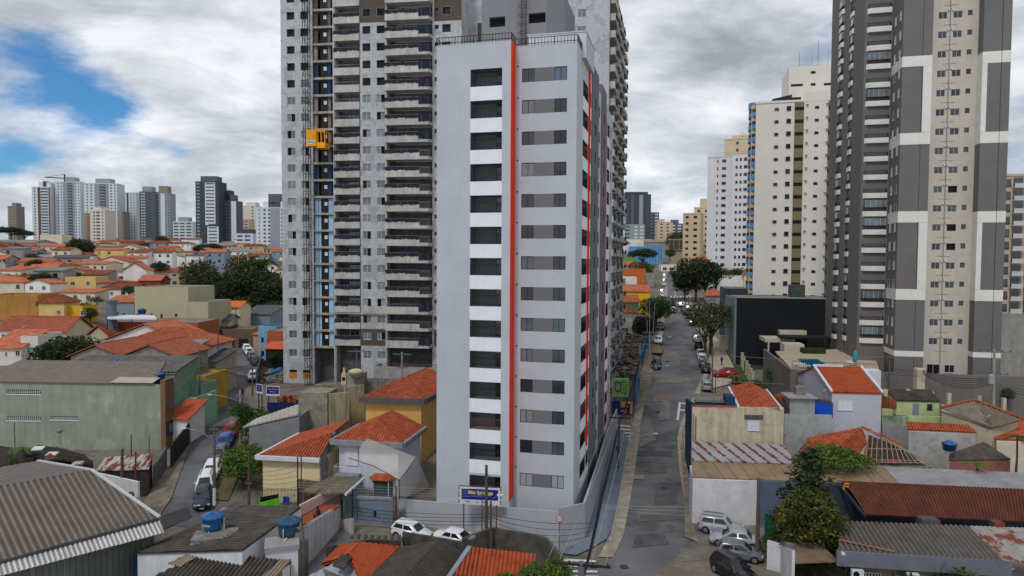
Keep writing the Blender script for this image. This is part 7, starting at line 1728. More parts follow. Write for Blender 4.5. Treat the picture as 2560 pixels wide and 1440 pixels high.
 q=MB(NETM);TL,TR,BR_,BL=D(918,1096,66),D(1040,1142,68.5),D(1008,1268,64.5),D(905,1152,64);n=10;vs=[]
 for i in range(n+1):
  for j in range(n+1):
   u,v=i/n,j/n;pnt=TL.lerp(TR,u).lerp(BL.lerp(D(998,1200,63.8),u),v);pnt.z-=.55*math.sin(math.pi*u)*math.sin(math.pi*v);pnt.x+=(-.5*math.sin(math.pi*v)*(1-u));vs.append(pnt)
 q.add(vs,[(i*(n+1)+j,(i+1)*(n+1)+j,(i+1)*(n+1)+j+1,i*(n+1)+j+1)for i in range(n)for j in range(n)])
 vs=[];
 for i in range(n+1):
  for j in range(5):u,v=i/n,j/4;pnt=D(1040,1142,68.5).lerp(D(1075,1215,70),v).lerp(D(998,1200,63.8).lerp(D(1000,1240,63.8),v),u);pnt.z-=.3*math.sin(math.pi*u);vs.append(pnt)
 q.add(vs,[(i*5+j,(i+1)*5+j,(i+1)*5+j+1,i*5+j+1)for i in range(n)for j in range(4)]);q.use(M('rust_rope',S(150,80,60),var=.1));q.tube([D(872,1145,64),D(935,1165,64),D(998,1200,63.7)],.05,5);q.tube([D(998,1200,63.7),X(999,1262,1.5)],.05,5)
 solo('safety_net','white translucent safety net slung from ropes beside the slim tower','safety net',q)
 z=9.7;a,b,ap=X(901,993,z),X(1060,998,z),X(1017,940,11.3);c=b+E((3.2,12,0));rg=ap+E((2.0,6.5,0));bk=a+E((3.2,12,0))
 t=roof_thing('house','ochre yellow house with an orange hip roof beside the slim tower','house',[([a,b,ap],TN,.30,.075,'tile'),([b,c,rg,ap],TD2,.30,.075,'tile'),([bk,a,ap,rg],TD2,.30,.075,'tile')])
 YW=M('ochre_render',S(224,178,102),var=.06,streak=.2,gcol=S(150,110,60));w_=MB(YW);w_.prism([a+E((.5,.5,-.1)),b+E((-.4,.5,-.1)),c+E((-.5,-.3,-.1)),bk+E((.5,0,-.1))],0);t.p('wall',w_,world=True)
 w_=MB(M('dark_fascia',S(92,88,90),var=.1,grime=.3));w_.bar(a+E((-.1,-.1,-.25)),b+E((.1,-.1,-.25)),.4,.6);w_.bar(b+E((.1,0,-.25)),c+E((.1,0,-.25)),.4,.6);t.p('fascia',w_,world=True)
 LC=M('lichen_concrete',S(140,136,122),var=.15,scale=.6,grime=.9,gcol=S(72,70,68),gscale=.55);BEW=M('streaked_beige_wall',S(168,158,130),var=.12,streak=.8,grime=.4,gcol=S(66,62,56))
 solo('block_building','windowless block with dark lichen patches at the centre left','building',boxat(746,981,84,3.7,3.5,8,LC,-6))
 solo('wall','beige wall section right of the lichen block','wall',boxat(822,985,83.7,2.5,.4,6,BEW,28))
 solo('wall','grey streaked parapet wall in front of the barbecue terrace','wall',boxat(814,963,88,2.6,.3,6,CONC2,-6));solo('wall','tall beige streaked wall carrying the cream roof tank','wall',boxat(862,967,86.5,2.6,.3,7,BEW,35))
 solo('wall','low dark wall right of the cream roof tank','wall',boxat(912,945,93,7.5,.3,6,CONC2,-8));solo('wall','beige side wall left of the barbecue terrace','wall',boxat(792,962,90,3.5,.3,6,BEW,30))
 solo('service_block','small grey service room with a louvre behind the barbecue','block',boxat(866,933,92,2.2,2,4,CONC,-8))
 q=MB(M('barbecue_brick',S(196,172,140),var=.08));c=D(859,962,89);q.box(c+E((-.32,0,0)),c+E((.32,.6,1.3)));q.add([c+E((-.3,0,1.3)),c+E((.3,0,1.3)),c+E((.3,.6,1.3)),c+E((-.3,.6,1.3)),c+E((-.13,.15,1.75)),c+E((.13,.15,1.75)),c+E((.13,.45,1.75)),c+E((-.13,.45,1.75))],[(0,1,5,4),(1,2,6,5),(2,3,7,6),(3,0,4,7)]);q.box(c+E((-.12,.16,1.75)),c+E((.12,.44,2.2)));q.use(DARK);q.box(c+E((-.22,-.01,.55)),c+E((.22,-.004,1.0)));solo('barbecue','cream brick barbecue with a chimney on the terrace','barbecue',q)
 q=MB(M('cream_tank',S(196,184,154),var=.1,grime=.3));q.sm=True;c=D(890,936,91);q.lathe([(.72,-.3),(.9,.2),(1.0,.3),(.95,.55),(.5,.72),(.05,.75)],tuple(c),22);solo('water_tank','cream round water tank on the terrace wall','water tank',q)
 f=plane3((828,1040,6.0),(905,1020,6.0),(840,1012,6.6));roof_thing('lean_to','lean-to of pale grey sheets between the lichen block and ochre house','lean-to',[([f(828,1041),f(875,1050),f(907,1027),f(905,1008)],M('pale_grey_sheet',S(156,154,148),var=.12,grime=.4,gcol=S(100,94,86)),.9,.05,'box')])
 f=plane3((610,1066,6.6),(745,1036,7.6),(745,1012,8.2));t=roof_thing('house','beige building with a long pale lean-to roof beside the lichen block','house',[([f(606,1068),f(746,1036),f(746,1010),f(640,1046)],M('pale_warm_sheet',S(166,160,150),var=.1,grime=.2),.5,.03,'sin')])
 p0,p1=f(620,1068),f(746,1040);w_=MB(M('grey_gable_render',S(132,134,140),var=.1));w_.prism([p0+E((0,.3,-.15)),p1+E((0,.3,-.15)),p1+E((0,5,-.15)),p0+E((1,5,-.15))],0);t.p('wall',w_,world=True)
 q=boxat(622,1069,82.5,6.3,.3,5,M('peach_wall',S(206,184,154),var=.06,streak=.2),-6);t.p('front_wall',q,world=True)
 q=boxat(668,1006,96,4.6,.15,4,M('navy_hoarding',S(18,34,84),var=.08),-4);solo('hoarding','navy blue hoarding behind the bushy tree on the lane','hoarding',q)
 rr=random.Random(9);RB=M('rubble_tiles',S(150,88,62),var=.3,scale=3);q=MB(RB)
 for k in range(120):
  c=D(rr.uniform(700,745),rr.uniform(988,1002),97+rr.uniform(-1,3));q.T=Matrix.Translation(c)@Matrix.Rotation(rr.uniform(0,3),4,'Z')@Matrix.Rotation(rr.uniform(-.6,.6),4,'X');q.box((-.2,-.12,-.4),(.2,.12,.05))
 q.T=None;solo('rubble','heap of broken roof tiles beside the navy hoarding',None,q,kind='stuff')
 q=MB(M('site_rubble',S(128,120,110),var=.3,scale=1.5,patch=(S(96,88,80),1.2,.5)))
 for k in range(200):
  px=rr.uniform(650,712);py=rr.uniform(902,958);c=G(px,py);s=rr.uniform(.12,.5);q.T=Matrix.Translation(c+E((0,0,rr.random()*.7)))@Matrix.Rotation(rr.uniform(0,6),4,'Z')@Matrix.Rotation(rr.uniform(-.5,.5),4,'X');q.box((-s,-s*.6,-.3),(s,s*.6,.1))
 q.T=None;solo('rubble','grey site rubble and boards beside the unfinished tower',None,q,kind='stuff')
 lane_wall([(642,965),(650,940),(655,905)],2.6,M('scaffold_screen',S(92,100,108),var=.2,lines=(1,.8,.08,.7),alpha=.8),'grey scaffold screen leaning at the edge of the building site','screen',cat='screen')
 q=MB(BLUEP);q.tube([D(672,935,112),D(690,928,112),D(704,922,112)],.35,8);solo('debris_chute','blue debris chute lying beside the building site','chute',q)
 for k,(x0,y0,x1,y1,d,s1,s2,lb)in enumerate(((665,966,699,989,98,'Obra Tribunal','Mirante','white framed blue billboard facing the lane'),(641,962,656,982,98.5,'Residencial','Parque','narrow blue billboard beside the wider one'))):
  o=D(x0,y1,d);t=Thing('billboard',lb,'billboard',(o.x,o.y,TZ(o.x,o.y)),math.radians(-10 if k==0 else-35));xa,za=t.hit(x0,y1);xb,zb_=t.hit(x1,y0);
  q=MB(WHT);q.box((0,0,za),(xb,.08,zb_));pn=t.p('panel',q);q=MB(M('billboard_blue',S(26,44,130),var=.04));q.box((.12,-.03,za+.3),(xb-.12,-.004,zb_-.1));t.p('blue_field',q,parent=pn)
  q=MB(BLKM);q.box((.3,.1,-1),(.4,.2,za));q.box((xb-.4,.1,-1),(xb-.3,.2,za));t.p('post',q)
  for j,s in enumerate((s1,s2)):t.inst('lettering',text_mesh(s,.26 if k==0 else.16,M('peach_letters',S(220,150,130),var=0)),(xb/2,-.04,(za+zb_)/2+.25-.33*j),(math.pi/2,0,0),parent=pn)
houses_mid()
def fg_bottom():
 E=Vector
 OT=M('stained_orange_tile',S(166,74,42),rough=.9,var=.28,scale=1.3,grime=.55,gcol=S(92,48,34),bump=.3,lines=(0,.9,.05,.5));DKS=M('dark_corrugated',S(74,68,62),var=.2,scale=.8,grime=.5,gcol=S(42,38,36))
 f1=plane3((802,1410,3.4),(852,1361,3.4),(904,1355,4.6));f2=plane3(f1(904,1355),f1(872,1386),X(1000,1366,3.6))
 roof_thing('house','small house with a stained orange tile roof at the bottom centre left','house',[([f1(852,1361),f1(800,1412),f1(872,1386),f1(904,1355)],OT,.30,.07,'tile'),([f1(872,1386),f1(904,1355),f2(1000,1366),f2(905,1462)],OT,.30,.07,'tile')],[([f1(853,1363),f1(806,1411),f1(830,1440),f2(905,1458),f2(996,1367)],CONC2)])
 f=plane3((775,1432,3.2),(905,1462,3.2),(873,1388,4.0));roof_thing('lean_to','lean-to of pale zinc sheets in front of the stained orange roof','lean-to',[([f(770,1440),f(905,1470),f(930,1422),f(873,1388)],M('pale_zinc',S(160,166,174),rough=.6,var=.15,metal=.2,grime=.2),.5,.03,'sin')],[([f(775,1440),f(903,1468),f(926,1422),f(873,1390)],CONC2)])
 q=MB(FIBRE_D);f=plane3((832,1402,4.3),(850,1412,4.3),(875,1386,4.6));q.ribbed([f(830,1412),f(858,1422),f(880,1392),f(856,1384)],pitch=.3,amp=.06,th=.04);solo('roof_sheet','dark corrugated sheet lying on the zinc lean-to','roof sheet',q)
 f1=plane3((1098,1350,5.0),(1013,1442,5.0),(1002,1368,3.8));f2=plane3((1098,1350,5.0),(1013,1442,5.0),(1160,1382,3.9))
 roof_thing('house','house with a dark corrugated gable roof at the bottom centre','house',[([f1(1002,1368),f1(905,1462),f1(995,1462),f1(1098,1350)],DKS,.32,.06,'sin'),([f2(1098,1462),f2(1160,1382),f2(1098,1350),f2(995,1462)],DKS,.32,.06,'sin')],[([f1(1003,1370),f1(908,1460),f2(1096,1460),f2(1158,1383),f1(1098,1352)-E((0,0,.8))],CONC2)])
 f=plane3((1120,1462,3.6),(1330,1470,3.6),(1338,1386,4.8));t=roof_thing('house','house with a weathered orange tile roof at the bottom behind the leafy tree','house',[([f(1108,1470),f(1330,1482),f(1340,1386),f(1178,1368)],OT,.30,.07,'tile')],[([f(1112,1468),f(1328,1480),f(1338,1388),f(1180,1370)],CONC2)])
 q=MB(M('zinc_flashing',S(132,144,158),rough=.5,var=.1,metal=.3));q.bar(f(1178,1368)+E((-.1,0,.06)),f(1108,1470)+E((-.1,0,.06)),.35,.1);t.p('flashing',q,world=True)
 BW=M('mould_black_wall',S(84,80,74),var=.3,scale=1,grime=.8,gcol=S(30,29,28))
 vwall(D(1006,1342,56.5),D(1168,1362,55),3.1,2.8,BW,'mould blackened wall between the roofs and the white cars',th=.25)
 vwall(D(1160,1372,54.5),D(1230,1345,57),3.4,3.3,BW,'mould blackened wall corner beside the tall post',th=.25);vwall(D(1230,1345,57),D(1362,1362,56),3.3,2.9,BW,'long mould blackened wall hiding the black car',th=.25);vwall(D(1362,1362,56),D(1402,1394,54),2.9,2.2,BW,'sloping broken end of the mould blackened wall',th=.25)
 vwall(D(815,1372,54),D(1003,1352,56),2.9,3.0,BW,'mould blackened wall behind the stained orange roof',th=.25)
 f=plane3((868,1347,3.3),(1005,1352,3.3),(885,1335,3.6));q=MB(FIBRE);q.ribbed([f(868,1346),f(1006,1352),f(1004,1339),f(888,1335)],pitch=.55,amp=.12,th=.0);solo('roof_sheet','row of big waved fibre sheets before the white cars','roof sheet',q)
 c=D(1330,1500,42);tr('bright',1330,1530,43,128,'leafy yellow green tree at the bottom edge over the orange roof',rot=.5,sx=.85);tr('bright',1395,1530,43,150,'taller leafy tree at the bottom edge beside the pole',rot=2.5,sx=.7);tr('bright',1262,1540,43,120,'low leafy tree at the bottom edge, leftmost of three',rot=4,sx=.8)
fg_bottom()
# ================================================================ RIGHT SIDE
def right_side():
 E=Vector
 TN=MATS['new_pantile'];TD2=MATS['shaded_pantile']
 f=plane3((1731,1193,4.6),(2250,1211,4.6),(1729,1150,5.1));g=f
 BRS=M('brown_long_sheet',S(140,118,96),var=.14,scale=.4,grime=.45,gcol=S(84,70,58),lines=(0,1.3,.10,.6),rnd=0);GRS=M('grey_long_sheet',S(140,140,144),var=.12,scale=.5,grime=.35,gcol=S(100,84,76),lines=(0,1.1,.05,.3))
 t=roof_thing('long_shed','long low shed with brown then grey old roofing behind a rough white wall','building',[([f(1731,1193),f(2250,1211),f(2208,1166),f(1729,1150)],BRS,.6,.03,'sin'),([f(2250,1211),f(2640,1226),f(2610,1184),f(2208,1166)],GRS,.6,.02,'sin')])
 WW=M('rough_white_wall',S(206,206,212),var=.08,scale=.6,grime=.35,streak=.2,gcol=S(150,140,128));w_=MB(WW);a,b=f(1732,1195),f(1896,1201);w_.prism([a-E((0,0,.1)),b-E((0,0,.1)),b+E((.8,3.5,.2)),a+E((.6,3.5,.2))],-1);t.p('white_wall',w_,world=True)
 w_=MB(M('slate_blue_wall',S(88,100,124),var=.1,streak=.2));w_.prism([b+E((.01,.1,-.1)),f(2260,1211)-E((0,0,.1)),f(2215,1170)-E((0,0,.15)),b+E((.8,3.4,.1))],-1);t.p('blue_wall',w_,world=True)
 q=MB(BLKM);c=f(1836,1217)
 RSM=bpy.data.materials
 def rusty(name,base,rust,per):
  mt=M(name,base,rough=.7,var=.10,scale=.6,grime=.15,gcol=S(120,114,108));nt=mt.node_tree;Lk=nt.links.new;bs=nt.nodes['Principled BSDF'];src=bs.inputs['Base Color'].links[0].from_socket
  tc=nd(nt,'ShaderNodeTexCoord');sp=nd(nt,'ShaderNodeSeparateXYZ');Lk(tc.outputs['Object'],sp.inputs[0]);n=nd(nt,'ShaderNodeTexNoise',i_Scale=1.6,i_Detail=6.0,i_Roughness=.7);Lk(tc.outputs['Object'],n.inputs['Vector'])
  mu=nd(nt,'ShaderNodeMath',operation='MULTIPLY_ADD');Lk(sp.outputs[1],mu.inputs[0]);mu.inputs[1].default_value=.25;Lk(sp.outputs[0],mu.inputs[2])
  dv=nd(nt,'ShaderNodeMath',operation='MULTIPLY');Lk(mu.outputs[0],dv.inputs[0]);dv.inputs[1].default_value=2*math.pi/per
  sn=nd(nt,'ShaderNodeMath',operation='SINE');Lk(dv.outputs[0],sn.inputs[0]);ad=nd(nt,'ShaderNodeMath',operation='MULTIPLY_ADD');Lk(n.outputs[0],ad.inputs[0]);ad.inputs[1].default_value=4.2;Lk(sn.outputs[0],ad.inputs[2])
  mr=nd(nt,'ShaderNodeMapRange');Lk(ad.outputs[0],mr.inputs[0]);mr.inputs[1].default_value=2.65;mr.inputs[2].default_value=2.8
  mx=nd(nt,'ShaderNodeMix',data_type='RGBA');Lk(mr.outputs[0],mx.inputs[0]);Lk(src,mx.inputs[6]);mx.inputs[7].default_value=rust;Lk(mx.outputs[2],bs.inputs['Base Color']);return mt
 RST=rusty('rust_striped_sheet',S(148,150,155),S(112,56,36),1.25)
 f=plane3((1729,1150,5.2),(1992,1158,5.2),(1730,1103,6.0));t=roof_thing('shed','shed with grey roofing marked by rust brown stripes below the beige wall','shed',[([f(1729,1151),f(1992,1159),f(1960,1112),f(1730,1103)],RST,.45,.02,'sin')],[([f(1730,1151),f(1990,1158),f(1958,1113),f(1731,1104)],CONC2)])
 BG=M('beige_stained_wall',S(196,184,160),var=.09,scale=.5,grime=.6,streak=.5,gcol=S(104,92,78),gscale=.7)
 o=D(1731,1018,76);t=Thing('house','beige blank walled house with mould stained top and one pale shuttered window','house',(o.x,o.y,0),math.radians(-3));zt=t.hit(1731,1016)[1];xe=t.hit(1960,1022)[0]
 a=MB(BG);a.box((0,0,-1),(xe,.3,zt));a.box((xe-.3,.3,-1),(xe,12,zt-.6));t.p('wall',a)
 q=MB(M('red_tile_coping',S(168,72,48),var=.15));x1=t.hit(1842,1017)[0];q.box((-.05,-.06,zt),(x1,.34,zt+.08));t.p('coping',q)
 x0,z1=t.hit(1869,1052);x1,z0=t.hit(1898,1076);window(t,x0,z0,x1-x0,z1-z0,y=-.05,frm=WHT,gl=M('pale_shutter',S(196,206,224),var=.04),panes=3)
 x0,z1=t.hit(1861,1037);x1,z0=t.hit(1907,1049);q=MB(M('dark_louvre',S(86,82,76),var=.2,lines=(2,.12,.04,.6)));q.box((x0,-.06,z0),(x1,-.004,z1));t.p('louvre',q)
 q=MB(BLKM);x0,z0=t.hit(1735,1100);x1,z1=t.hit(1735,1040);q.bar((x0+.15,-.1,z0),(x0+.15,-.1,z1),.06,.06);t.p('downpipe',q)
 BB=M('petrol_blue_render',S(30,60,92),var=.1,scale=.5,streak=.15)
 a,b=D(1731,1100,76.2),D(1714,1000,89);vwall(a,b,D(1731,1010,76.2).z,D(1714,996,89).z,BB,'petrol blue side wall facing the street',th=-.3,zb=-1)
 z=9.75;P=[X(1736,1005.5,z),X(1817,1008.5,z),X(1813.5,992,z),X(1737,991,z)];q=MB(BB);q.prism(P,5);t=solo('block_building','small petrol blue building with a flat grey roof tray behind the beige wall','building',q)
 q=MB(ROOFGREY);q.slab([p+E((0,0,.12))for p in P],.1);q.bar(P[0]+E((0,0,.2)),P[1]+E((0,0,.2)),.2,.25);q.bar(P[3]+E((0,0,.2)),P[2]+E((0,0,.2)),.2,.25);q.bar(P[0]+E((0,0,.2)),P[3]+E((0,0,.2)),.2,.25);q.bar(P[1]+E((0,0,.2)),P[2]+E((0,0,.2)),.2,.25);tr_=q.build('roof_tray',None);tr_.parent=t;tr_.matrix_parent_inverse=Matrix.Translation(-t.location)
 solo('block_building','petrol blue stair head right of the blue building','building',boxat(1815,992,76.5,1.0,2,3,BB,-8))
 z,za=9.6,10.5;ap,rb=X(1897,989.5,za),X(1868,955.5,za);L0,L1=X(1850,1019,z),X(1825,969,z);R0,R1=X(1950,1022,z),X(1913,975,z)
 t=roof_thing('house','house with a fresh orange hip roof right behind the beige stained wall','house',[([L0,R0,ap],TN,.30,.075,'tile'),([L1,L0,ap,rb],TD2,.30,.075,'tile'),([R0,R1,rb,ap],TD2,.30,.075,'tile')],[([L0+E((.2,.2,-.1)),R0+E((-.2,.2,-.1)),R1+E((-.2,0,-.1)),L1+E((.2,0,-.1))],BG)])
 q=MB(WHT);q.bar(L1+E((-.15,0,0)),L0+E((-.15,0,0)),.25,.3);q.bar(R1+E((.15,0,0)),R0+E((.15,0,0)),.2,.3);t.p('fascia',q,world=True)
 GP=M('peeling_grey_plaster',S(158,162,162),var=.1,scale=.6,patch=(S(156,112,84),.55,.60),grime=.45,gcol=S(96,92,86))
 solo('wall','peeling grey plaster wall with exposed brick beside the lilac house','wall',boxat(1961,1036,78.5,5.4,.3,10,GP,-3))
 q=boxat(1975,996,79,2.8,2.5,2.6,M('grey_hut_render',S(150,156,154),var=.08,streak=.3),-6);solo('hut','small grey render hut with a square opening on the peeling wall','hut',q)
 q=boxat(1997,1010,78.9,1.15,.08,1.15,DARK,-6);solo('window_opening','dark square window opening of the small grey hut','window',q)
 solo('tank_box','concrete box on the roof of the small grey hut','box',boxat(1990,968,80,1.15,1,1.1,CONC2,-6));solo('roof_slab','flat roof slab of the small grey hut','slab',boxat(1970,993,78.6,3.3,3,.15,CONC,-6))
 q=boxat(2034,1006,80,2.2,.1,1.8,M('royal_tarp',S(16,74,190),var=.12,bump=.5,bscale=3),-8);solo('tarpaulin','royal blue tarpaulin between the grey hut and lilac house','tarpaulin',q)
 q=MB(GRS);f=plane3((2034,1006,9.2),(2082,1012,9.2),(2040,996,9.8));q.ribbed([f(2032,1007),f(2082,1014),f(2078,1000),f(2040,995)],pitch=.3,amp=.04,th=.04);solo('roof_sheet','grey lean-to sheet above the royal blue tarpaulin','roof sheet',q)
 f=plane3((1985,1022,8.8),(1936,1020,8.8),(1960,985,9.8));q=MB(TILE_D);q.ribbed([f(1934,988),f(1975,1026),f(1990,992),f(1968,976)],pitch=.24,amp=.05,th=.05,shape='tile');solo('tile_roof','ragged red tile roof left of the small grey hut','roof',q)
 LI=M('lilac_render',S(186,186,198),var=.04,streak=.06,gcol=S(140,140,156));o=D(2080,981,82);w_=span(2080,2204,981,82,math.radians(-6))
 t=house('house','pale lilac house with an orange tile roof edged in white',(o.x,o.y,0),math.radians(-6),w_,13,o.z,LI,M('striped_pantile',S(178,84,46),var=.22,scale=1.3,grime=.35,gcol=S(80,50,38),bump=.2),'gable','x',rh=2.1,ov=.1,wins=[],ribs=.26)
 x0,z1=t.hit(2095,1000);x1,z0=t.hit(2131,1026);window(t,x0,z0,x1-x0,z1-z0,y=-.05,frm=WHT,gl=M('white_shutter',S(214,216,224),var=.03),panes=3)
 q=MB(WHT);n=13/2
 for xx in(-.08,w_+.08):q.bar((xx,-.15,o.z+.15),(xx,6.5,o.z+2.3),.28,.22)
 q.bar((-.1,6.5,o.z+2.3),(w_*.62,6.5,o.z+2.3),.3,.25);t.p('white_coping',q)
 solo('stair_block','white stair head stepping out of the lilac house roof','block',boxat(2142,926,88,3.0,2,2.5,WHT,-6))
 MG=M('lime_mint_render',S(178,192,142),var=.06,streak=.25,gcol=S(120,130,90));o=D(2241,1001,84)
 t=house('roof_hut','lime green rooftop hut with a grey door and dark corrugated roof',(o.x,o.y,8),math.radians(-6),span(2241,2349,1001,84,math.radians(-6)),2.6,o.z-8,MG,FIBRE_D,'shed',rh=.9,ov=.1,wins=[],ribs=.3,deep=1,cat='hut')
 x0,z1=t.hit(2282,1008);x1,z0=t.hit(2296,1040);q=MB(M('grey_blue_door',S(124,136,146),var=.05));q.box((x0,-.05,z0),(x1,-.004,z1));t.p('door',q);x0,z1=t.hit(2318,1010);x1,z0=t.hit(2330,1024);window(t,x0,z0,x1-x0,z1-z0,y=-.05,frm=BFRAME,panes=1)
 solo('wall','lime green parapet below the rooftop hut','wall',boxat(2268,1040,82,6.9,.3,.9,MG,-5));solo('wall','mouldy green parapet left of the lime terrace','wall',boxat(2206,1040,82,3.0,.3,1.4,M('mouldy_green',S(152,168,138),var=.1,grime=.7,streak=.5,gcol=S(60,64,56)),-5));solo('terrace_wall','lime yellow terrace wall behind the mouldy parapet','wall',boxat(2206,1020,85,2.4,.3,2.5,MG,-5))
 tank(2372,1040,82,.8,'dark blue water tank right of the lime green hut')
 solo('wall','dirty white mottled wall beneath the lime terrace','wall',boxat(2207,1063,81.5,11.5,.3,8,M('mottled_white_wall',S(150,150,152),var=.15,scale=.9,grime=.85,gcol=S(78,76,84),gscale=.9),-5))
 f=plane3((2268,1072,6.9),(2440,1080,6.9),(2268,1055,7.5));t=roof_thing('house','low house with a narrow orange roof strip and two dark windows','house',[([f(2268,1073),f(2442,1081),f(2420,1062),f(2268,1054)],TN,.30,.07,'tile')],[([f(2272,1074),f(2438,1080),f(2425,1064),f(2272,1056)],M('dirty_white_front',S(168,168,164),var=.12,grime=.5,gcol=S(90,86,80)))])
 for px0,px1 in((2288,2345),(2352,2397)):
  q=boxat(px0,1077,79.9,(px1-px0)/21.5,.06,1.0,M('dark_barred_glass',S(64,68,66),var=.2,lines=(0,.12,.04,.5)),-5);t.p('window',q,world=True)
 solo('tile_roof','dark red tile roof between the lilac house and lime terrace','roof',(lambda q,f:q.ribbed([f(2203,1018),f(2242,1022),f(2242,1003),f(2206,988)],pitch=.24,amp=.05,th=.05,shape='tile'))(MB(TILE_D),plane3((2203,1018,8.6),(2242,1022,8.6),(2206,990,9.8))))
 z=8.6;a,b,ap=X(2352,1020,8.9),X(2480,1068,7.6),X(2436,1001,10.0);r1,r2=X(2560,1050,8.2),X(2620,1040,9)
 TR=M('taupe_old_roof',S(122,112,100),var=.12,grime=.35,gcol=S(82,74,66));roof_thing('house','house with a taupe weathered hip roof and red ridge tiles at the right','house',[([a,b,ap],TR,.3,.03,'sin'),([b,r1,ap],M('striped_fibre',S(120,110,96),var=.1,grime=.3),.4,.07,'sin')],[([a+E((.3,.3,-.2)),b+E((0,.3,-.2)),r1+E((0,1,-.2)),ap+E((0,6,-1.5))],HW['beige'])])
 q=MB(TILE);q.tube([a+E((0,0,.1)),ap+E((0,0,.12))],.14,6);q.tube([ap+E((0,0,.12)),r1+E((0,0,.1))],.14,6);solo('ridge_tiles','red ridge tiles along the taupe hip roof','ridge tiles',q)
 f=plane3((2490,1098,6.2),(2600,1102,6.2),(2468,1046,7.6));t=roof_thing('house','house with broad orange tile courses at the right edge','house',[([f(2490,1097),f(2620,1103),f(2620,1050),f(2466,1044)],M('course_tile',S(174,82,44),var=.2,grime=.3,gcol=S(96,52,34),bump=.2),.26,.04,'tile')],[([f(2492,1099),f(2620,1104),f(2620,1054),f(2470,1048)],M('warm_white',S(196,186,170),var=.08))])
 f=plane3((2380,1153,4.6),(2530,1160,4.6),(2450,1106,6.0));roof_thing('shack','shack with a dark sagging gable roof and pink wall at the right','shack',[([f(2372,1150),f(2528,1148),f(2460,1104),f(2374,1134)],FIBRE_D,.3,.04,'sin')],[([f(2374,1151),f(2526,1148),f(2460,1108),f(2376,1136)],M('pink_brick_wall',S(150,92,84),var=.15,grime=.3))])
 tank(2373,1126,73,.72,'blue water tank on the dark shack roof')
 tr('palm',2540,1180,70,90,'dark palm fronds at the right edge above the orange roofed house',name='palm_tree',cat='palm tree',sx=1.4)
 tr('banana',2442,1185,68,48,'bright green leafy plant before the pink shack wall',name='leafy_plant',cat='plant',sx=1.3)
 z=5.1;fr=plane3((2155,1068,7.4),(2050,1158,z),(2330,1162,z));lf=plane3((2155,1068,7.4),(2050,1158,z),(2018,1096,6.0))
 ap=fr(2155,1068);t=roof_thing('house','derelict house whose orange tile roof has collapsed to bare rafters','house',[([lf(1994,1140),lf(2050,1158),ap,lf(2019,1095)],M('derelict_tile',S(160,78,48),var=.25,scale=1.4,grime=.35,gcol=S(70,44,34),lines=(0,.42,.06,.6)),.30,.08,'tile'),([fr(2050,1158),fr(2158,1156),fr(2150,1130),fr(2168,1104),ap],MATS['derelict_tile'],.30,.08,'tile')])
 q=MB(MATS['derelict_tile'])
 q.ribbed([fr(2158,1156),fr(2165,1156),fr(2172,1112),fr(2168,1104)],pitch=.24,amp=.05,th=.05,shape='tile');q.ribbed([fr(2222,1157),fr(2255,1158),fr(2255,1152),fr(2222,1150)],pitch=.24,amp=.05,th=.05,shape='tile');q.ribbed([fr(2172,1075),fr(2180,1080),fr(2178,1073),ap],pitch=.24,amp=.05,th=.05,shape='tile')
 rp=plane3(fr(2155,1068),fr(2330,1162),X(2258,1112,5.6));
 for(p0,p1)in(((2160,1069),(2205,1090)),((2205,1086),(2255,1112))):q.slab([fr(p0[0],p0[1]+4)+E((0,0,.1)),fr(p1[0],p1[1]+5)+E((0,0,.1)),fr(p1[0],p1[1])+E((0,.6,.1)),fr(p0[0],p0[1])+E((0,.6,.1))],.1)
 t.p('tile_remnant',q,world=True)
 q=MB(M('grey_rafter',S(148,134,116),var=.15))
 for k in range(12):
  x0=2162+k*14.5;y0=1156+k*.35;tt=k/11;top=(2172+tt*120,1078+tt*66)
  q.bar(fr(x0,y0),fr(*top),.07,.1)
 for yy,xa,xb in((1156,2150,2328),(1122,2155,2262),(1150,2160,2310)):q.bar(fr(xa,yy)+E((0,0,.06)),fr(xb,yy+3)+E((0,0,.06)),.06,.06)
 q.bar(fr(2175,1078),fr(2326,1159),.12,.14);t.p('rafter',q,world=True)
 q=MB(M('attic_shade_debris',S(64,54,46),var=.4,scale=2,patch=(S(120,70,46),2.2,.58)));q.prism([fr(2150,1160)-E((0,0,.5)),fr(2330,1164)-E((0,0,.5)),fr(2262,1112)-E((0,0,.5)),fr(2172,1076)-E((0,0,.5))],-1);t.p('dark_interior',q,world=True)  # dark sheet below the rafters: interior shade painted in, with brown debris patches
 q=MB(CONC2);a,b=fr(2050,1160),fr(2330,1164);q.prism([a-E((0,0,.15)),b-E((0,0,.15)),b+E((0,.3,-.15)),a+E((0,.3,-.15))],-1);t.p('wall',q,world=True)
 tr('weeds',2085,1172,68.5,56,'thick bright weeds swallowing the derelict tile roof',name='weeds',cat='weeds',sx=1.15);tr('weeds',2135,1174,68,40,'lower clump of weeds before the derelict roof',name='weeds',cat='weeds',sx=1.2,rot=2);tr('weeds',2030,1175,68,40,'left clump of weeds behind the long brown roof',name='weeds',cat='weeds',rot=1)
 RR=M('rust_red_sheet',S(100,54,40),rough=.85,var=.22,scale=.9,grime=.4,gcol=S(66,42,36));q=MB(RR);q.sm=False
 top=[(2092,1202),(2640,1226)];bot=[(2164,1284),(2640,1306)];T0,T1=X(2092,1202,5.7),X(2640,1226,5.7);B0,B1=X(2164,1286,3.9),X(2640,1308,3.9)
 nu,nv=400,8;vs=[]
 for i in range(nu+1):
  u=i/nu;a,b=T0.lerp(T1,u),B0.lerp(B1,u)
  for j in range(nv+1):
   v=j/nv;p=a.lerp(b,v);p.z+=.55*math.sin(math.pi*v**.8);p.z+=.05*math.sin(2*math.pi*i/6.5);vs.append(p)
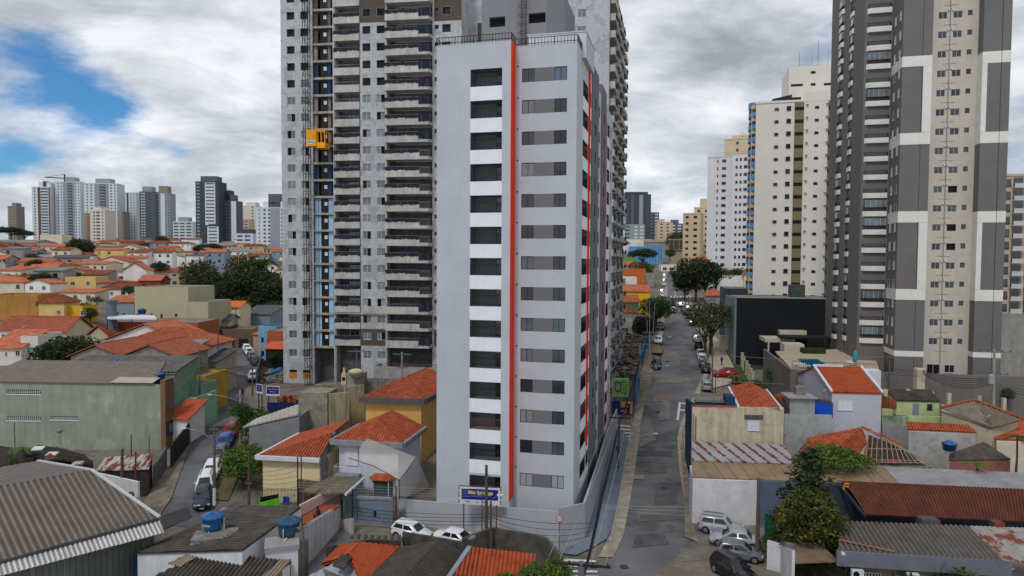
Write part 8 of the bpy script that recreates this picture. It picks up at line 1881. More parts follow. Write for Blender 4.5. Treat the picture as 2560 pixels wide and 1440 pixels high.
 q.add(vs,[(i*(nv+1)+j,i*(nv+1)+j+1,(i+1)*(nv+1)+j+1,(i+1)*(nv+1)+j)for i in range(nu)for j in range(nv)]);q.use(channel_shade(RR));q.mi=[1 if(k//nv)%6.5>3.2 else 0 for k in range(nu*nv)]
 c=(T0+T1+B0+B1)/4;t=Thing('workshop','open workshop under a rust red curved corrugated roof','workshop',(c.x,c.y,0));t.p('roof',q,world=True)
 q=MB(M('slate_steel',S(52,60,78),var=.15));q.prism([T0+E((-1.2,-.2,-.2)),T1+E((0,-.4,-.2)),T1+E((0,.1,-.2)),T0+E((-1.2,.2,-.2))],-1);q.bar(T0+E((0,-.3,-.1)),B0+E((0,0,-.2)),.18,.2);t.p('back_wall',q,world=True)
 q=MB(BLKM);q.bar(B0-E((0,0,.1)),B1-E((0,0,.1)),.14,.14);t.p('gutter',q,world=True)
 q=MB(M('yellow_rack',S(190,150,30),var=.05));c=D(2108,1225,60);q.box(c,c+E((.1,.1,.6)));q.box(c+E((0,0,.5)),c+E((.5,.1,.6)));q.box(c+E((0,0,.25)),c+E((.5,.1,.32)));t.p('yellow_bracket',q,world=True)
 f=plane3((2095,1376,3.9),(2507,1402,3.9),(2102,1302,4.7));CG=M('grey_brown_corrugated',S(100,95,90),var=.12,grime=.35,gcol=S(70,64,58));RG=M('rust_blotched_sheet',S(150,146,142),rough=.7,var=.12,patch=(S(118,62,40),.55,.52),grime=.3)
 a,b=f(2095,1376),f(2507,1402)
 t=roof_thing('house','nearest house with a grey brown corrugated roof, grey fascia and barred windows','house',[([a,b,f(2421,1314),f(2102,1302)],CG,.38,.08,'sin'),([b,f(2640,1410),f(2640,1322),f(2421,1314)],RG,.34,.04,'sin')])
 q=MB(M('blue_grey_fascia',S(104,108,118),var=.06,streak=.15));q.prism([a+E((-.1,-.15,.0)),b+E((.6,-.15,.0)),b+E((.6,.1,.0)),a+E((-.1,.1,.0))],a.z-1.15);t.p('fascia',q,world=True)
 q=MB(M('beige_brick_front',S(132,118,104),var=.12,grime=.25));q.prism([a+E((1.6,.4,-.8)),b+E((-.4,.4,-.8)),f(2421,1314)+E((0,0,-.3)),f(2102,1302)+E((.6,0,-.3))],-1);t.p('wall',q,world=True)
 fm,gm=win_meshes(1.75,1.2,8,FRAME,DGLASS,fr=.04);ang=math.atan2(b.y-a.y,b.x-a.x)
 for px in(2158,2296):o=t.inv@D(px,1455,D(px,1440,50.6).y+.0);w__=t.inst('window',fm,(o.x,(t.inv@(a.lerp(b,(px-2095)/412)+E((0,.36,0)))).y,1.0),(0,0,ang));t.inst('pane',gm,(0,0,0),parent=w__)
 q=MB(M('timber_plank',S(128,98,70),var=.15));q.bar(f(2097,1352)+E((0,0,.1)),f(2236,1382)+E((0,0,.1)),.25,.06);solo('plank','brown timber plank lying on the grey brown corrugated roof','plank',q)
 q=boxat(2306,1300,54.6,1.4,1.0,.7,M('vent_box',S(78,76,74),var=.1),-4);solo('roof_vent','dark boxy ventilator on the corrugated roof ridge','vent',q);solo('roof_vent','small brown ventilator near the right edge of the roofs','vent',boxat(2488,1308,54,.8,.8,.5,RUST,-4))
 for px,lb in((2127,'air conditioner on the wall under the left of the fascia'),(2267,'air conditioner on the wall under the middle of the fascia')):
  c=a.lerp(b,(px-2095)/412)+E((0,-.35,-1.9));tt=Thing('air_conditioner',lb,'air conditioner',c,ang,'air conditioners under the fascia');q=MB(WHT);q.box((0,0,0),(.85,.35,.58));tt.p('casing',q);q=MB(BLKM);q.T=Matrix.Translation((.3,-.01,.29))@Matrix.Rotation(math.pi/2,4,'X');q.lathe([(.23,0),(.23,.02)],n=20);q.T=None;tt.p('fan_grille',q)
 for px,py,lb in((2101,1384,'security lamp at the left end of the fascia'),(2521,1420,'security lamp at the right end of the fascia')):
  q=MB(WHT);c=D(px,py,50.5);q.box(c+E((0,-.3,0)),c+E((.22,-.12,.16)));q.bar(c+E((.1,-.15,.08)),c+E((.1,0,.2)),.05,.05);solo('security_lamp',lb,'lamp',q)
 tr('shrub',2270,1500,50,95,'leafy bush under the fascia beside the middle air conditioner',name='shrub',cat='shrub',sx=.8);tr('shrub',2400,1520,49.5,120,'leafy bush under the right part of the fascia',name='shrub',cat='shrub',sx=.9)
 f=plane3((1981,1405,2.9),(2093,1401,2.9),(1963,1356,3.2));roof_thing('carport','brown plank carport roof behind the big yellow tipped tree','carport',[([f(1981,1406),f(2095,1402),f(2050,1356),f(1963,1356)],M('brown_planks',S(124,106,84),var=.18,lines=(1,.35,.05,.5),gcol=S(70,58,46)),0,0,'')])
 a,b=D(1950,1362,57.5),D(1986,1455,50);vwall(a,b,a.z,26-735*50/F_PX+.0,WW,'white garden wall with razor wire at the bottom right',th=-.2)
 solo('wall','white front wall piece facing the four parked cars','wall',boxat(1918,1352,56.5,1.2,.25,5,WW,-35))
 q=MB(GREYM);rr=random.Random(3)
 pts=[a.lerp(Vector((b.x,b.y,26-735*50/F_PX)),k/120)+E((.22*math.cos(k*.9),0,.25+.22*math.sin(k*.9)))for k in range(121)];q.tube(pts,.018,4);solo('razor_wire','coil of razor wire along the white garden wall','razor wire',q)
 solo('green_screen','dark green mesh screen beside the tall leaning post','screen',boxat(1912,1282,62,1.1,.08,3.2,M('green_mesh',S(24,84,58),var=.12),-50))
 tr('cone',2016,1440,57.5,300,'dark conifer with uneven arms behind the yellow tipped tree',rot=.4,sx=1.55);tr('yellow',2026,1450,55,248,'bushy tree with yellow green tips in front of the dark conifer',rot=1.1,sx=1.2);tr('yucca',2032,1440,54.5,72,'spiky yucca plant under the yellow tipped tree',name='yucca_plant',cat='plant')
 TW_=M('taupe_retaining_wall',S(112,108,104),var=.08,scale=.3,streak=.25,gcol=S(76,72,70))
 a=D(1976,924,96);vwall(a,D(2195,935,92),a.z,D(2195,935,92).z,TW_,'taupe retaining wall below the swimming pool deck',th=.4,zb=0);vwall(D(2195,930,92),D(2640,945,88),D(2195,930,92).z,D(2640,945,88).z,TW_,'taupe boundary wall at the foot of the banded tower',th=.4,zb=0)
 vwall(D(1908,872,122),a,D(1908,872,122).z,a.z,TW_,'taupe side wall climbing beside the pool deck',th=.4,zb=2)
 z=10.7;q=MB(M('stone_deck',S(178,160,138),var=.1,lines=(0,.8,.04,.3)));q.slab([X(1978,921,z),X(2200,930,z),X(2180,870,z),X(1938,878,z)],.3);solo('pool_deck','pale stone paving around the swimming pool',None,q,kind='structure')
 q=MB(M('pool_water',S(10,110,150),rough=.08,var=.1,spec=.6));q.slab([X(2026,923.5,z+.03),X(2079,919,z+.03),X(2042,897,z+.03),X(1992,896,z+.03)],.02);solo('pool_water','turquoise swimming pool water',None,q,kind='structure')
 def rail(pts,h,label,step=.25,mat=BLKM):
  q=MB(mat)
  for p,r in zip(pts,pts[1:]):
   n=max(2,int((r-p).length/step));q.bar(p+E((0,0,h)),r+E((0,0,h)),.05,.05);q.bar(p+E((0,0,.1)),r+E((0,0,.1)),.04,.04)
   for k in range(n+1):c=p.lerp(r,k/n);q.bar(c,c+E((0,0,h)),.035,.03)
  return solo('railing',label,'railing',q)
 rail([X(1980,921,z),X(2190,930,z)],1.1,'black railing along the edge of the pool deck');rail([D(1990,960,93),D(2195,985,88)],1.6,'black railing between white posts below the retaining wall')
 q=MB(M('aqua_umbrella',S(20,150,160),var=.05));q.sm=True;c=X(2137,915,z);q.lathe([(.04,0),(.05,.5),(.28,.7),(.36,1.4),(.2,2.1),(.03,2.4)],tuple(c),12);solo('parasol','closed aqua parasol on the pool deck','parasol',q)
 for px,py,lb in((2122,914,'white plastic table beside the aqua parasol'),(2126,918,'white plastic chair right of the poolside table'),(1997,915,'white sun lounger at the left of the pool'),(2010,920,'second white sun lounger nearer the pool corner')):
  q=MB(WHT);c=X(px,py,z);h=.7 if 'table' in lb else.4;w_=.5 if px>2100 else.9
  q.box(c+E((-w_,-.35,h-.08)),c+E((w_,.35,h)));
  for sx in(-w_+.05,w_-.1):
   for sy in(-.3,.25):q.box(c+E((sx,sy,0)),c+E((sx+.05,sy+.05,h-.08)))
  if 'table' not in lb:q.box(c+E((-w_,.3,h)),c+E((-w_+.08 if px<2100 else w_,.36,h+.45)))
  solo('pool_furniture',lb,'table' if 'table' in lb else 'chair' if 'chair' in lb else 'lounger',q)
 t=ph('large matt black windowless hall under the cream tower',1842,2092,746,134,-10,14,M('matt_black_render',S(24,27,32),var=.08),ROOFGREY,'flat',wins=[],name='block_building',parapet=.1);a=MB(M('grey_green_edge',S(112,128,128),var=.05));hh=D(1842,746,134).z-t.r.location.z;a.box((-.4,.02,-5),(-.005,13.9,hh));t.p('side_face',a)
 q=boxat(1978,712,139,2.7,2.7,2.9,M('green_grey_tank',S(66,80,68),var=.2,lines=(0,.7,.06,.5),gcol=S(40,50,42)),-10);solo('water_tank','square green grey tank on the roof of the black hall','water tank',q)
 ph('dark blue grey block with a window behind the street tree',1812,1870,722,152,-12,12,M('dark_slate_render',S(52,60,72),var=.08),ROOFGREY,'flat',wins=[(1.5,4,1.6,1.6)],name='block_building',parapet=.1)
 ph('small building with a coral tile hip roof behind the gnarled tree',1766,1814,740,190,-12,9,HW['grey'],TILE_O,'hip',rh=1.8,wins=[])
 ph('cream gable end with an orange roof beside the white tower',1860,1884,690,236,-12,7,HW['cream'],TILE_O,'gable',along='y',rh=2.5,wins=[(1,3,.8,1)])
 PC=M('cream_pillar',S(192,182,162),var=.06,streak=.15,gcol=S(130,120,104));q=MB(PC);q2=MB(BLKM)
 pl=[(1821,836),(1826,844),(1831,852),(1836,861),(1841,870),(1846,880),(1850,890),(1855,900),(1859,910),(1866,922),(1871,932),(1876,942),(1881,952)]
 P=[D(x,y+14,26*F_PX/(y+14-650)*.77+0)for x,y in pl];P=[G(x,y+16)for x,y in pl]
 t=Thing('fence','cream pillared fence with black railings stepping down the gated garden','fence',P[-1])
 for k,p in enumerate(P):
  if k in(6,):continue
  b=MB(PC);b.box(p+E((-.22,-.22,-.6)),p+E((.22,.22,2.6)));b.box(p+E((-.28,-.28,2.6)),p+E((.28,.28,2.72)));t.p('pillar',b,world=True)
 for p,r in zip(P,P[1:]):
  for k in range(8):c=p.lerp(r,k/8);q2.bar(c,c+E((0,0,2.2)),.04,.04)
  q2.bar(p+E((0,0,2.1)),r+E((0,0,2.1)),.05,.05)
 t.p('railing',q2,world=True)
 for k,(px,py)in enumerate(((1930,962),(1984,968))):
  p=G(px,py);q=MB(PC);q.box(p+E((-.3,-.3,-1)),p+E((.3,.3,2.6)));q.box(p+E((-.36,-.36,2.6)),p+E((.36,.36,2.75)));solo('fence_pillar',['free cream pillar behind the orange hip roof','free cream pillar beside the concrete tank box'][k],'pillar',q)
 for k,px in enumerate((2211,2370,2267,2327,2446,2508)):
  q=boxat(px,[974,984,974,980,990,996][k],86,.42,.42,3,PC,-6);solo('fence_pillar',f"white capped cream pillar, {ORD[[0,3,1,2,4,5][k]]} from left along the taupe boundary wall",'pillar',q,'capped pillars along the boundary wall')
 q=boxat(2293,922,87.5,1.0,1.0,6,PC,-6);solo('chimney','tall cream chimney stack before the taupe tower','chimney',q)
 CRW=M('gatehouse_cream',S(196,188,172),var=.06,streak=.12);z=12.5
 solo('gatehouse','cream box of the gatehouse beside the pool deck','building',boxat(1961,860,118,3.3,3,5.5,CRW,-8));t=solo('gatehouse','flat cream roof frame over the garden entrance','canopy',boxat(1913,846,126,5.3,5,.7,CRW,-8));
 for px,lb in((1920,'left slim post of the garden entrance canopy'),(1966,'right slim post of the garden entrance canopy')):solo('canopy_post',lb,'post',boxat(px,852,125,.25,.25,4.5,CRW,-8))
 solo('wall','low cream garden wall behind the entrance canopy','wall',boxat(1800,838,142,17,.3,3.0,CRW,-8));solo('parapet_block','cream rooftop parapet in front of the black hall','block',boxat(1950,826,131,4.9,3,1.2,CRW,-8));solo('pergola','long dark pergola roof behind the pool deck','pergola',boxat(1955,842,124,10.5,4,.35,M('dark_pergola',S(34,34,36),var=.1),-8));solo('hedge','clipped green hedge strip beside the pergola','hedge',boxat(2008,872,113,3.6,2,1.0,F_DARK,-8))
 gpoly('lawn',[(1795,868),(1820,868),(1880,960),(1800,958)],M('lawn_grass',S(62,84,38),var=.3,scale=2,bump=.3),.1,'green lawn strip inside the pavement')
 gpoly('garden',[(1845,870),(1905,872),(1975,925),(1990,1000),(1900,985)],M('garden_green',S(54,70,38),var=.4,scale=1.2,bump=.3),.1,'planted garden behind the pillared fence')
 rr=random.Random(8);DB=M('building_rubble',S(142,120,100),var=.3,scale=1.2,patch=(S(110,100,92),1.5,.5));q=MB(DB)
 for k in range(420):
  px=rr.uniform(1535,1606);py=rr.uniform(838,952);p=G(px,py);hgt=1.8*max(0,1-abs(px-1562)/45);s=rr.uniform(.15,.6)
  q.T=Matrix.Translation(p+E((0,0,hgt*rr.random())))@Matrix.Rotation(rr.uniform(0,6),4,'Z')@Matrix.Rotation(rr.uniform(-.8,.8),4,'X');q.box((-s,-s*.5,-.3),(s,s*.5,.12))
 q.T=None;solo('rubble','demolition rubble filling the lot beside the street',None,q,kind='stuff')
 BM=M('blue_debris_sheet',S(34,92,150),var=.15)
 for px,py,s,r in((1545,884,1.3,.3),(1556,908,1.5,1.2),(1571,918,1.6,2.0),(1560,930,1.2,.6)):
  p=G(px,py)+E((0,0,.8));q=MB(BM if px!=1571 else GREYM);q.T=Matrix.Translation(p)@Matrix.Rotation(r,4,'Z')@Matrix.Rotation(.4,4,'X');q.box((-s,-s*.6,0),(s,s*.6,.05));q.T=None
  solo('fallen_sheet',{1545:'blue panel lying highest on the rubble',1556:'crumpled blue panel in the middle of the rubble',1571:'grey sheet lying across the rubble',1560:'blue panel near the green billboard'}[px],'sheet',q)
 BF=M('blue_hoarding',S(36,112,176),var=.12,scale=1.5,lines=(1,1.2,.06,.4),gcol=S(20,60,110));NV=M('navy_fence_paint',S(22,52,100),var=.1)
 lane_wall([(1591,1015),(1594,975),(1598,930),(1612,880),(1622,845)],2.2,BF,'bright blue hoarding running up the edge of the rubble lot','hoarding',cat='hoarding');lane_wall([(1582,1037),(1586,1015)],2.3,NV,'navy end of the hoarding at the side street','hoarding',cat='hoarding')
 a,b=G(1529,1037),G(1582,1037);t=Thing('hoarding','navy hoarding with an orange geometric logo facing the side street','hoarding',a,math.atan2(b.y-a.y,b.x-a.x));L_=(b-a).length;q=MB(NV);q.box((0,0,-.5),(L_,.1,2.2));t.p('panel',q);q=MB(M('logo_orange',S(222,148,72),var=.05))
 for x0,z0,x1,z1 in((.42,1.75,.98,2.15),(.42,1.2,.62,1.75),(.86,.15,.98,1.74),(.62,1.2,.78,1.42),(.62,.15,.7,.9),(.45,.5,.62,.75)):q.box((L_*x0,-.04,z0),(L_*x1,-.004,z1))
 t.p('logo',q)
 o=G(1530,1000);t=Thing('billboard','green property billboard with a tower picture above the navy hoarding','billboard',D(1530,1000,101)*1.0 if False else(D(1530,1000,101).x,D(1530,1000,101).y,TZ(D(1530,1000,101).x,101)),math.radians(-8));xa,za=t.hit(1530,990);xb,zb_=t.hit(1572,946)
 q=MB(WHT);q.box((xa,0,za),(xb,.08,zb_));pn=t.p('panel',q);q=MB(M('billboard_green',S(120,180,72),var=.04));q.box((xa+.06,-.02,za+.12),(xb-.06,-.004,zb_-.06));t.p('green_field',q,parent=pn)
 q=MB(M('picture_slate',S(72,84,108),var=.1));cx=xa+.85;cz=(za+zb_)/2+.05;q.poly((cx,-.03,cz-.95),(cx+.5,-.03,cz-.55),(cx+.5,-.03,cz+.6),(cx,-.03,cz+.9),(cx-.5,-.03,cz+.6),(cx-.5,-.03,cz-.55));q.use(WHT)
 for k in range(4):q.box((cx-.28+.17*k,-.045,cz-.5),(cx-.22+.17*k,-.035,cz+.5))
 t.p('picture',q,parent=pn);DKT=M('dark_lettering',S(30,44,40),var=0);
 for s,sz,dx,dz in(('1 2 3',.42,1.75,.25),('dorms',.2,1.75,-.1),('33M² 39M²',.16,1.75,-.4),('IPIRANGA',.2,1.75,.7),('33991188',.2,1.6,-.85)):t.inst('lettering',text_mesh(s,sz,DKT),(xa+dx,-.03,cz+dz),(math.pi/2,0,0),parent=pn)
 q=MB(BLKM);q.box((xa+.3,.1,-1),(xa+.4,.2,za));q.box((xb-.4,.1,-1),(xb-.3,.2,za));t.p('post',q)
 H=[('bright yellow house with an orange roof and blue awning beside the street',1545,1624,729,196,-6,7,M('vivid_yellow',S(236,186,30),var=.04),TILE_O,'gable',[(1.6,1.4,1.2,.9),(3.6,1.6,.7,.6)]),
 ('house with a red tile lean-to roof below the yellow house',1545,1596,756,184,-6,5,HW['green'],TILE_O,'shed',[]),
 ('house with an orange hip roof at the edge of the unfinished tower',1530,1592,782,172,-6,8,HW['cream'],TILE_O,'hip',[]),
 ('white low house with a grey door beside the rubble lot',1538,1580,806,160,-6,6,HW['white'],ROOFGREY,'flat',[(1.2,.8,1.8,1.0)]),
 ('orange brick building with a grey awning left of the street',1557,1614,675,262,-6,9,M('orange_brick',S(186,100,52),var=.1),ROOFGREY,'flat',[(2,1,4,.9)]),
 ('lilac grey house with an orange hip roof up the street on the left',1545,1610,664,285,-6,9,HW['pink'],TILE_O,'hip',[(1,2.5,1.4,1)]),
 ('long pale wall building left of the upper street cars',1545,1592,696,240,-6,9,HW['white'],ROOFGREY,'flat',[]),
 ('grey garage wall beside the upper street cars',1614,1636,686,270,-6,9,HW['grey'],ROOFGREY,'flat',[]),
 ('low white building closing the top of the street',1652,1692,664,352,-6,9,HW['white'],ROOFGREY,'flat',[(1,.6,2,1.4),(4.5,.6,2,1.4)]),
 ('white block building with small windows behind the blue glass front',1545,1628,600,440,-6,14,HW['white'],ROOFGREY,'flat',[(3,3,1.2,1.2),(8,3,1.2,1.2)]),
 ('long pale grey warehouse beside the concrete tower',1612,1672,606,430,-6,16,HW['grey'],RF['grey sheet'],'gable',[]),
 ('green walled yard building below the umbrella tree',1548,1590,642,365,-6,9,M('grass_green_wall',S(104,150,84),var=.05),ROOFGREY,'flat',[]),
 ('white walled house with a red roof left of the white tower',1738,1780,648,300,-6,8,HW['white'],TILE_O,'hip',[]),
 ('beige flat building behind the arching street trees',1700,1745,645,400,-6,14,HW['beige'],ROOFGREY,'flat',[(2,3,1.5,1)]),
 ('white wall building right of the huge street tree',1800,1872,692,240,-10,8,HW['white'],ROOFGREY,'flat',[(4,2,1,1)]),
 ('white rear building with taupe base right of the banded tower',2505,2640,800,112,-14,9,M('grey_rear_wall',S(150,148,144),var=.1,streak=.4),ROOFGREY,'flat',[]),]
 for lb,x0,x1,y,d,rot,dep,wl,rf,kd,wn in H:ph(lb,x0,x1,y,d,rot,dep,wl,rf,kd,rh=1.8,wins=wn,tank=False)
 CT_=M('board_marked_concrete',S(158,144,122),var=.1,streak=.2);o=D(1674,664,372);t=Thing('concrete_tower','blocky concrete tower with dark louvres at the end of the street','tower',(o.x,o.y,TZ(o.x,o.y)),math.radians(-14));x1=t.hit(1710,620)[0];zz=t.hit(1690,600)[1];zm=t.hit(1690,625)[1]
 a=MB(CT_);a.box((0,0,-6),(x1,9,zm));a.box((-.6,-.8,zm),(x1,9,zz));a.box((x1,1.5,-6),(x1+3.4,9,zz));a.box((-.9,-1.1,zz),(x1+3.6,9.2,zz+.5));t.p('wall',a)
 for k in range(3):
  q=MB(M('louvre_dark',S(58,50,44),var=.2,lines=(2,.7,.2,.7),gcol=S(120,106,88)));w_=(x1+.6)/3;q.box((-.5+w_*k+.15,-.9,zm+.4),(-.6+w_*(k+1)-.1,-.805,zz-.4));t.p('louvre',q)
 t=ph('blue glass fronted building left of the concrete tower',1572,1658,618,400,-6,12,M('blue_glass_front',S(62,140,196),rough=.2,var=.2,scale=.3,lines=(0,1.6,.5,.35),gcol=S(180,210,230)),ROOFGREY,'flat',wins=[],name='block_building')
right_side()
# ================================================================ VEHICLES
def hd(p,q):a,b=G(*p),G(*q);return math.degrees(math.atan2(b.y-a.y,b.x-a.x))
def cars():
 LG='cars parked along the narrow street';h=hd((560,1150),(508,1262))
 car('hatch','navy','dark blue grey hatchback nearest in the row on the narrow street',508,1262,hd((515,1215),(508,1262)),LG)
 car('wagon','white','white car second from the near end, behind the dark hatchback',514,1226,hd((530,1180),(514,1226)),LG)
 car('hatch','white','white car third in the row, beside the white painted pole base',529,1193,hd((548,1150),(529,1193)),LG)
 car('sedan','grey','blue grey sedan parked beside the bright green round tree',548,1150,h,LG)
 car('sedan','blue','bright blue car between the blue grey sedan and the red car',561,1119,h,LG)
 car('hatch','red','red car at the far end of the near row on the narrow street',577,1092,h,LG)
 h2=hd((615,885),(636,912))
 for col,px,py,lb in(('black',637,912,'black car nearest in the curve of the upper lane'),('grey',630,900,'dark grey car second in the curve of the upper lane'),('white',623,889,'white car third in the curve of the upper lane'),('white',617,880,'white car farthest in the curve of the upper lane')):car('hatch',col,lb,px,py,h2,'cars on the curve of the upper lane')
 car('sedan','silver','silver car driving alone up the lane beyond the curve',620,863,hd((620,863),(630,880)))
 car('hatch','white','white car beside the scaffold near the blue billboards',633,951,hd((640,935),(633,955)))
 wd=math.degrees(math.atan2(PWA[1].y-PWA[0].y,PWA[1].x-PWA[0].x));
 car('hatch','white','white hatchback parked left along the grey perimeter wall',1030,1349,wd,'cars along the perimeter wall')
 car('sedan','white','white sedan parked in front of the white hatchback along the wall',1143,1368,wd,'cars along the perimeter wall')
 car('sedan','black','black car mostly hidden behind the mould blackened wall',1268,1394,wd,'cars along the perimeter wall')
 car('wagon','silver','silver estate car with roof bars against the rough white wall',1803,1334,-22,'cars parked nose to tail on the apron');car('sedan','silver','silver sedan facing the street, second on the apron',1836,1366,163,'cars parked nose to tail on the apron')
 car('hatch','greygreen','grey green hatchback third on the apron',1850,1400,-17,'cars parked nose to tail on the apron');car('suv','black','dark car cut by the bottom edge on the apron',1836,1450,-68,'cars parked nose to tail on the apron')
 R='cars parked on the right of the main street';A=76
 for ty,col,px,py,lb in(('suv','silver',1767,972,'silver sport utility car nearest on the right of the street'),('sedan','black',1764,928,'black sedan with red tail lights behind the nearest gap'),('hatch','grey',1757,914,'dark grey car directly ahead of the black sedan'),('hatch','white',1755,902,'white hatchback ahead of the dark grey car'),('sedan','silver',1752,891,'silver and red striped car ahead of the white hatchback'),('suv','black',1746,869,'black car under the gnarled street tree'),('hatch','silver',1742,853,'silver car just beyond the black one under the tree'),('sedan','grey',1741,844,'dark car farthest under the gnarled tree'),('hatch','navy',1731,813,'dark car beyond the gnarled tree'),('hatch','silver',1722,776,'silver car parked by the zebra squares')):
  car(ty,col,lb,px,py,A,R)
 car('suv','red','dark red car turning across the pavement into the gated garden',1812,944,172)
 Lg='cars on the left of the main street'
 car('suv','black','black sport utility car facing down the street beside the hoarding',1641,919,-104,Lg);car('sedan','white','white sedan facing down the street above the skip trailer',1646,858,-104,Lg);car('pickup','navy','dark pickup parked beside the bushy tree',1651,824,-104,Lg);car('hatch','white','white car half hidden by the bright round street tree',1683,782,-104,Lg)
 car('hatch','white','white car driving away through the zebra squares',1703.5,767,A);car('suv','black','black car parked alone beyond the zebra squares',1716,735,A)
 for k,(px,py)in enumerate(((1657,743),(1656,733),(1660,715),(1661,706),(1661.5,699),(1662,693),(1663,688))):car('hatch' if k%2 else 'sedan','white' if k!=3 else 'silver',f"white or silver car, {ORD[k]} from near in the far left kerb row" if k!=3 else 'silver car, fourth from near in the far left kerb row',px,py,A,'far row of parked cars at the street top')
 c=G(1643,885);t=Thing('trailer','open wooden skip trailer with two bays on the left kerb','trailer',c,math.radians(-14));WD=M('worn_wood',S(150,132,108),var=.2,scale=3)
 q=MB(WD);q.box((-1,-2.2,.5),(1,2.2,.58));q.box((-1,-2.2,.58),(-.92,2.2,1.15));q.box((.92,-2.2,.58),(1,2.2,1.15));q.box((-.92,-2.2,.58),(.92,-2.12,1.15));q.box((-.92,2.12,.58),(.92,2.2,1.15));q.box((-.92,0,.58),(.92,.06,1.1));t.p('body',q)
 for sx in(-1.05,1.05):
  q=MB(TYRE);q.T=Matrix.Translation((sx,0,.3))@Matrix.Rotation(math.pi/2,4,'Y');q.lathe([(.3,-.08),(.3,.08)],n=14);q.T=None;t.p('wheel',q)
 q=MB(BLKM);q.bar((0,2.2,.5),(1.2,3.2,.5),.08,.08);t.p('drawbar',q)
 c=G(1703,781);t=Thing('motorcycle','dark motorcycle following the white car','motorcycle',c,math.radians(-14));q=MB(BLKM);q.box((-.12,-.6,.45),(.12,.6,.85));q.bar((0,.5,.8),(0,.75,.3),.06,.06);q.bar((-.35,.45,1.05),(.35,.45,1.05),.05,.05);t.p('body',q)
 for y in(-.65,.65):
  q=MB(TYRE);q.T=Matrix.Translation((0,y,.3))@Matrix.Rotation(math.pi/2,4,'Y');q.lathe([(.3,-.06),(.3,.06)],n=14);q.T=None;t.p('wheel',q)
 person('rider in dark red clothes sitting on the motorcycle',(c.x,c.y,c.z+.85),math.radians(166),SIT,(M('dark_red_jacket',S(90,26,30),var=.1),MATS['dark_jeans']),extra=BLKM)
 def stood(px,py,rot,lb,c1,c2,hair=None,arm=0):p=G(px,py);return person(lb,(p.x,p.y,p.z+.15),math.radians(rot),stand(arm),(c1,c2),extra=hair)
 stood(606,998,150,'person in a dark jacket and red cap walking by the bushy tree',M('charcoal_jacket',S(30,30,34),var=.1),MATS['dark_jeans'],M('red_cap',S(150,30,34),var=.05))
 stood(1804,915,10,'person in a dark blue shirt standing on the garden pavement',M('blue_shirt',S(34,48,74),var=.1),M('blue_jeans',S(44,62,96),var=.1));stood(1569,850,20,'person in dark clothes standing at the back of the rubble lot',MATS['charcoal_jacket'],MATS['black_jacket'])
 OC=M('cone_orange',S(230,84,24),var=.05)
 for px,py,h,lb in((1830,957,1.1,'orange traffic bollard in front of the garden entrance'),(1727,823,.7,'orange traffic cone behind the dark car up the street')):
  p=G(px,py);q=MB(OC);q.lathe([(.22,0.1),(.22,.14),(.09,.16),(.06,h)],tuple(p),12);q.use(WHT);q.lathe([(.095,h*.55),(.085,h*.72)],tuple(p),12);solo('traffic_cone',lb,'traffic cone',q)
cars()
# ================================================================ POLES, CABLES, SIGNS
def pole(px,ybase,ytop,d,label,r=.14,mat=WOODP,arms=(),white=0,lamp=None,group='utility poles',lean=0,pieces=True,extra=None,name='utility_pole'):
 b=D(px,ybase,d);tp=D(px+lean,ytop,d);b.z=min(b.z,TZ(b.x,b.y))-.3 if white==0 else b.z
 t=Thing(name,label,'utility pole' if name=='utility_pole' else 'post',b,0,group);L=tp-b
 q=MB(mat);q.tube([(0,0,0),tuple(L)],r,9,r1=r*.72);t.p('pole',q)
 if white:q=MB(WHT);q.tube([(0,0,0),tuple(L*white)],r*1.06,9,r1=r*1.02);t.p('painted_base',q)
 for f,hw,ang,mt in arms:
  c=L*f;u=Vector((math.cos(math.radians(ang)),math.sin(math.radians(ang)),0));q=MB(mt);q.bar(c-u*hw+Vector((0,-.12,0)),c+u*hw+Vector((0,-.12,0)),.12,.12);t.p('crossarm',q)
  for s in(-.9,-.4,.4,.9):q=MB(M('insulator',S(60,52,46),var=.1));p=c+u*hw*s;q.lathe([(.05,.05),(.07,.12),(.04,.22)],(p.x,p.y-.12,p.z),8);t.p('insulator',q)
 if lamp:
  f,dx,dz=lamp;c=L*f;q=MB(GREYM);e=c+Vector((dx,-.3,dz));q.tube([c,c.lerp(e,.6)+Vector((0,0,dz*.15)),e],.035,6);a_=t.p('lamp_arm',q);q=MB(M('lamp_head',S(200,202,205),var=.03));s=1 if dx>0 else-1;q.box((min(e.x,e.x+s*.5),e.y-.1,e.z-.06),(max(e.x,e.x+s*.5),e.y+.1,e.z+.05));t.p('lamp_head',q,parent=a_)
 return t,b,tp
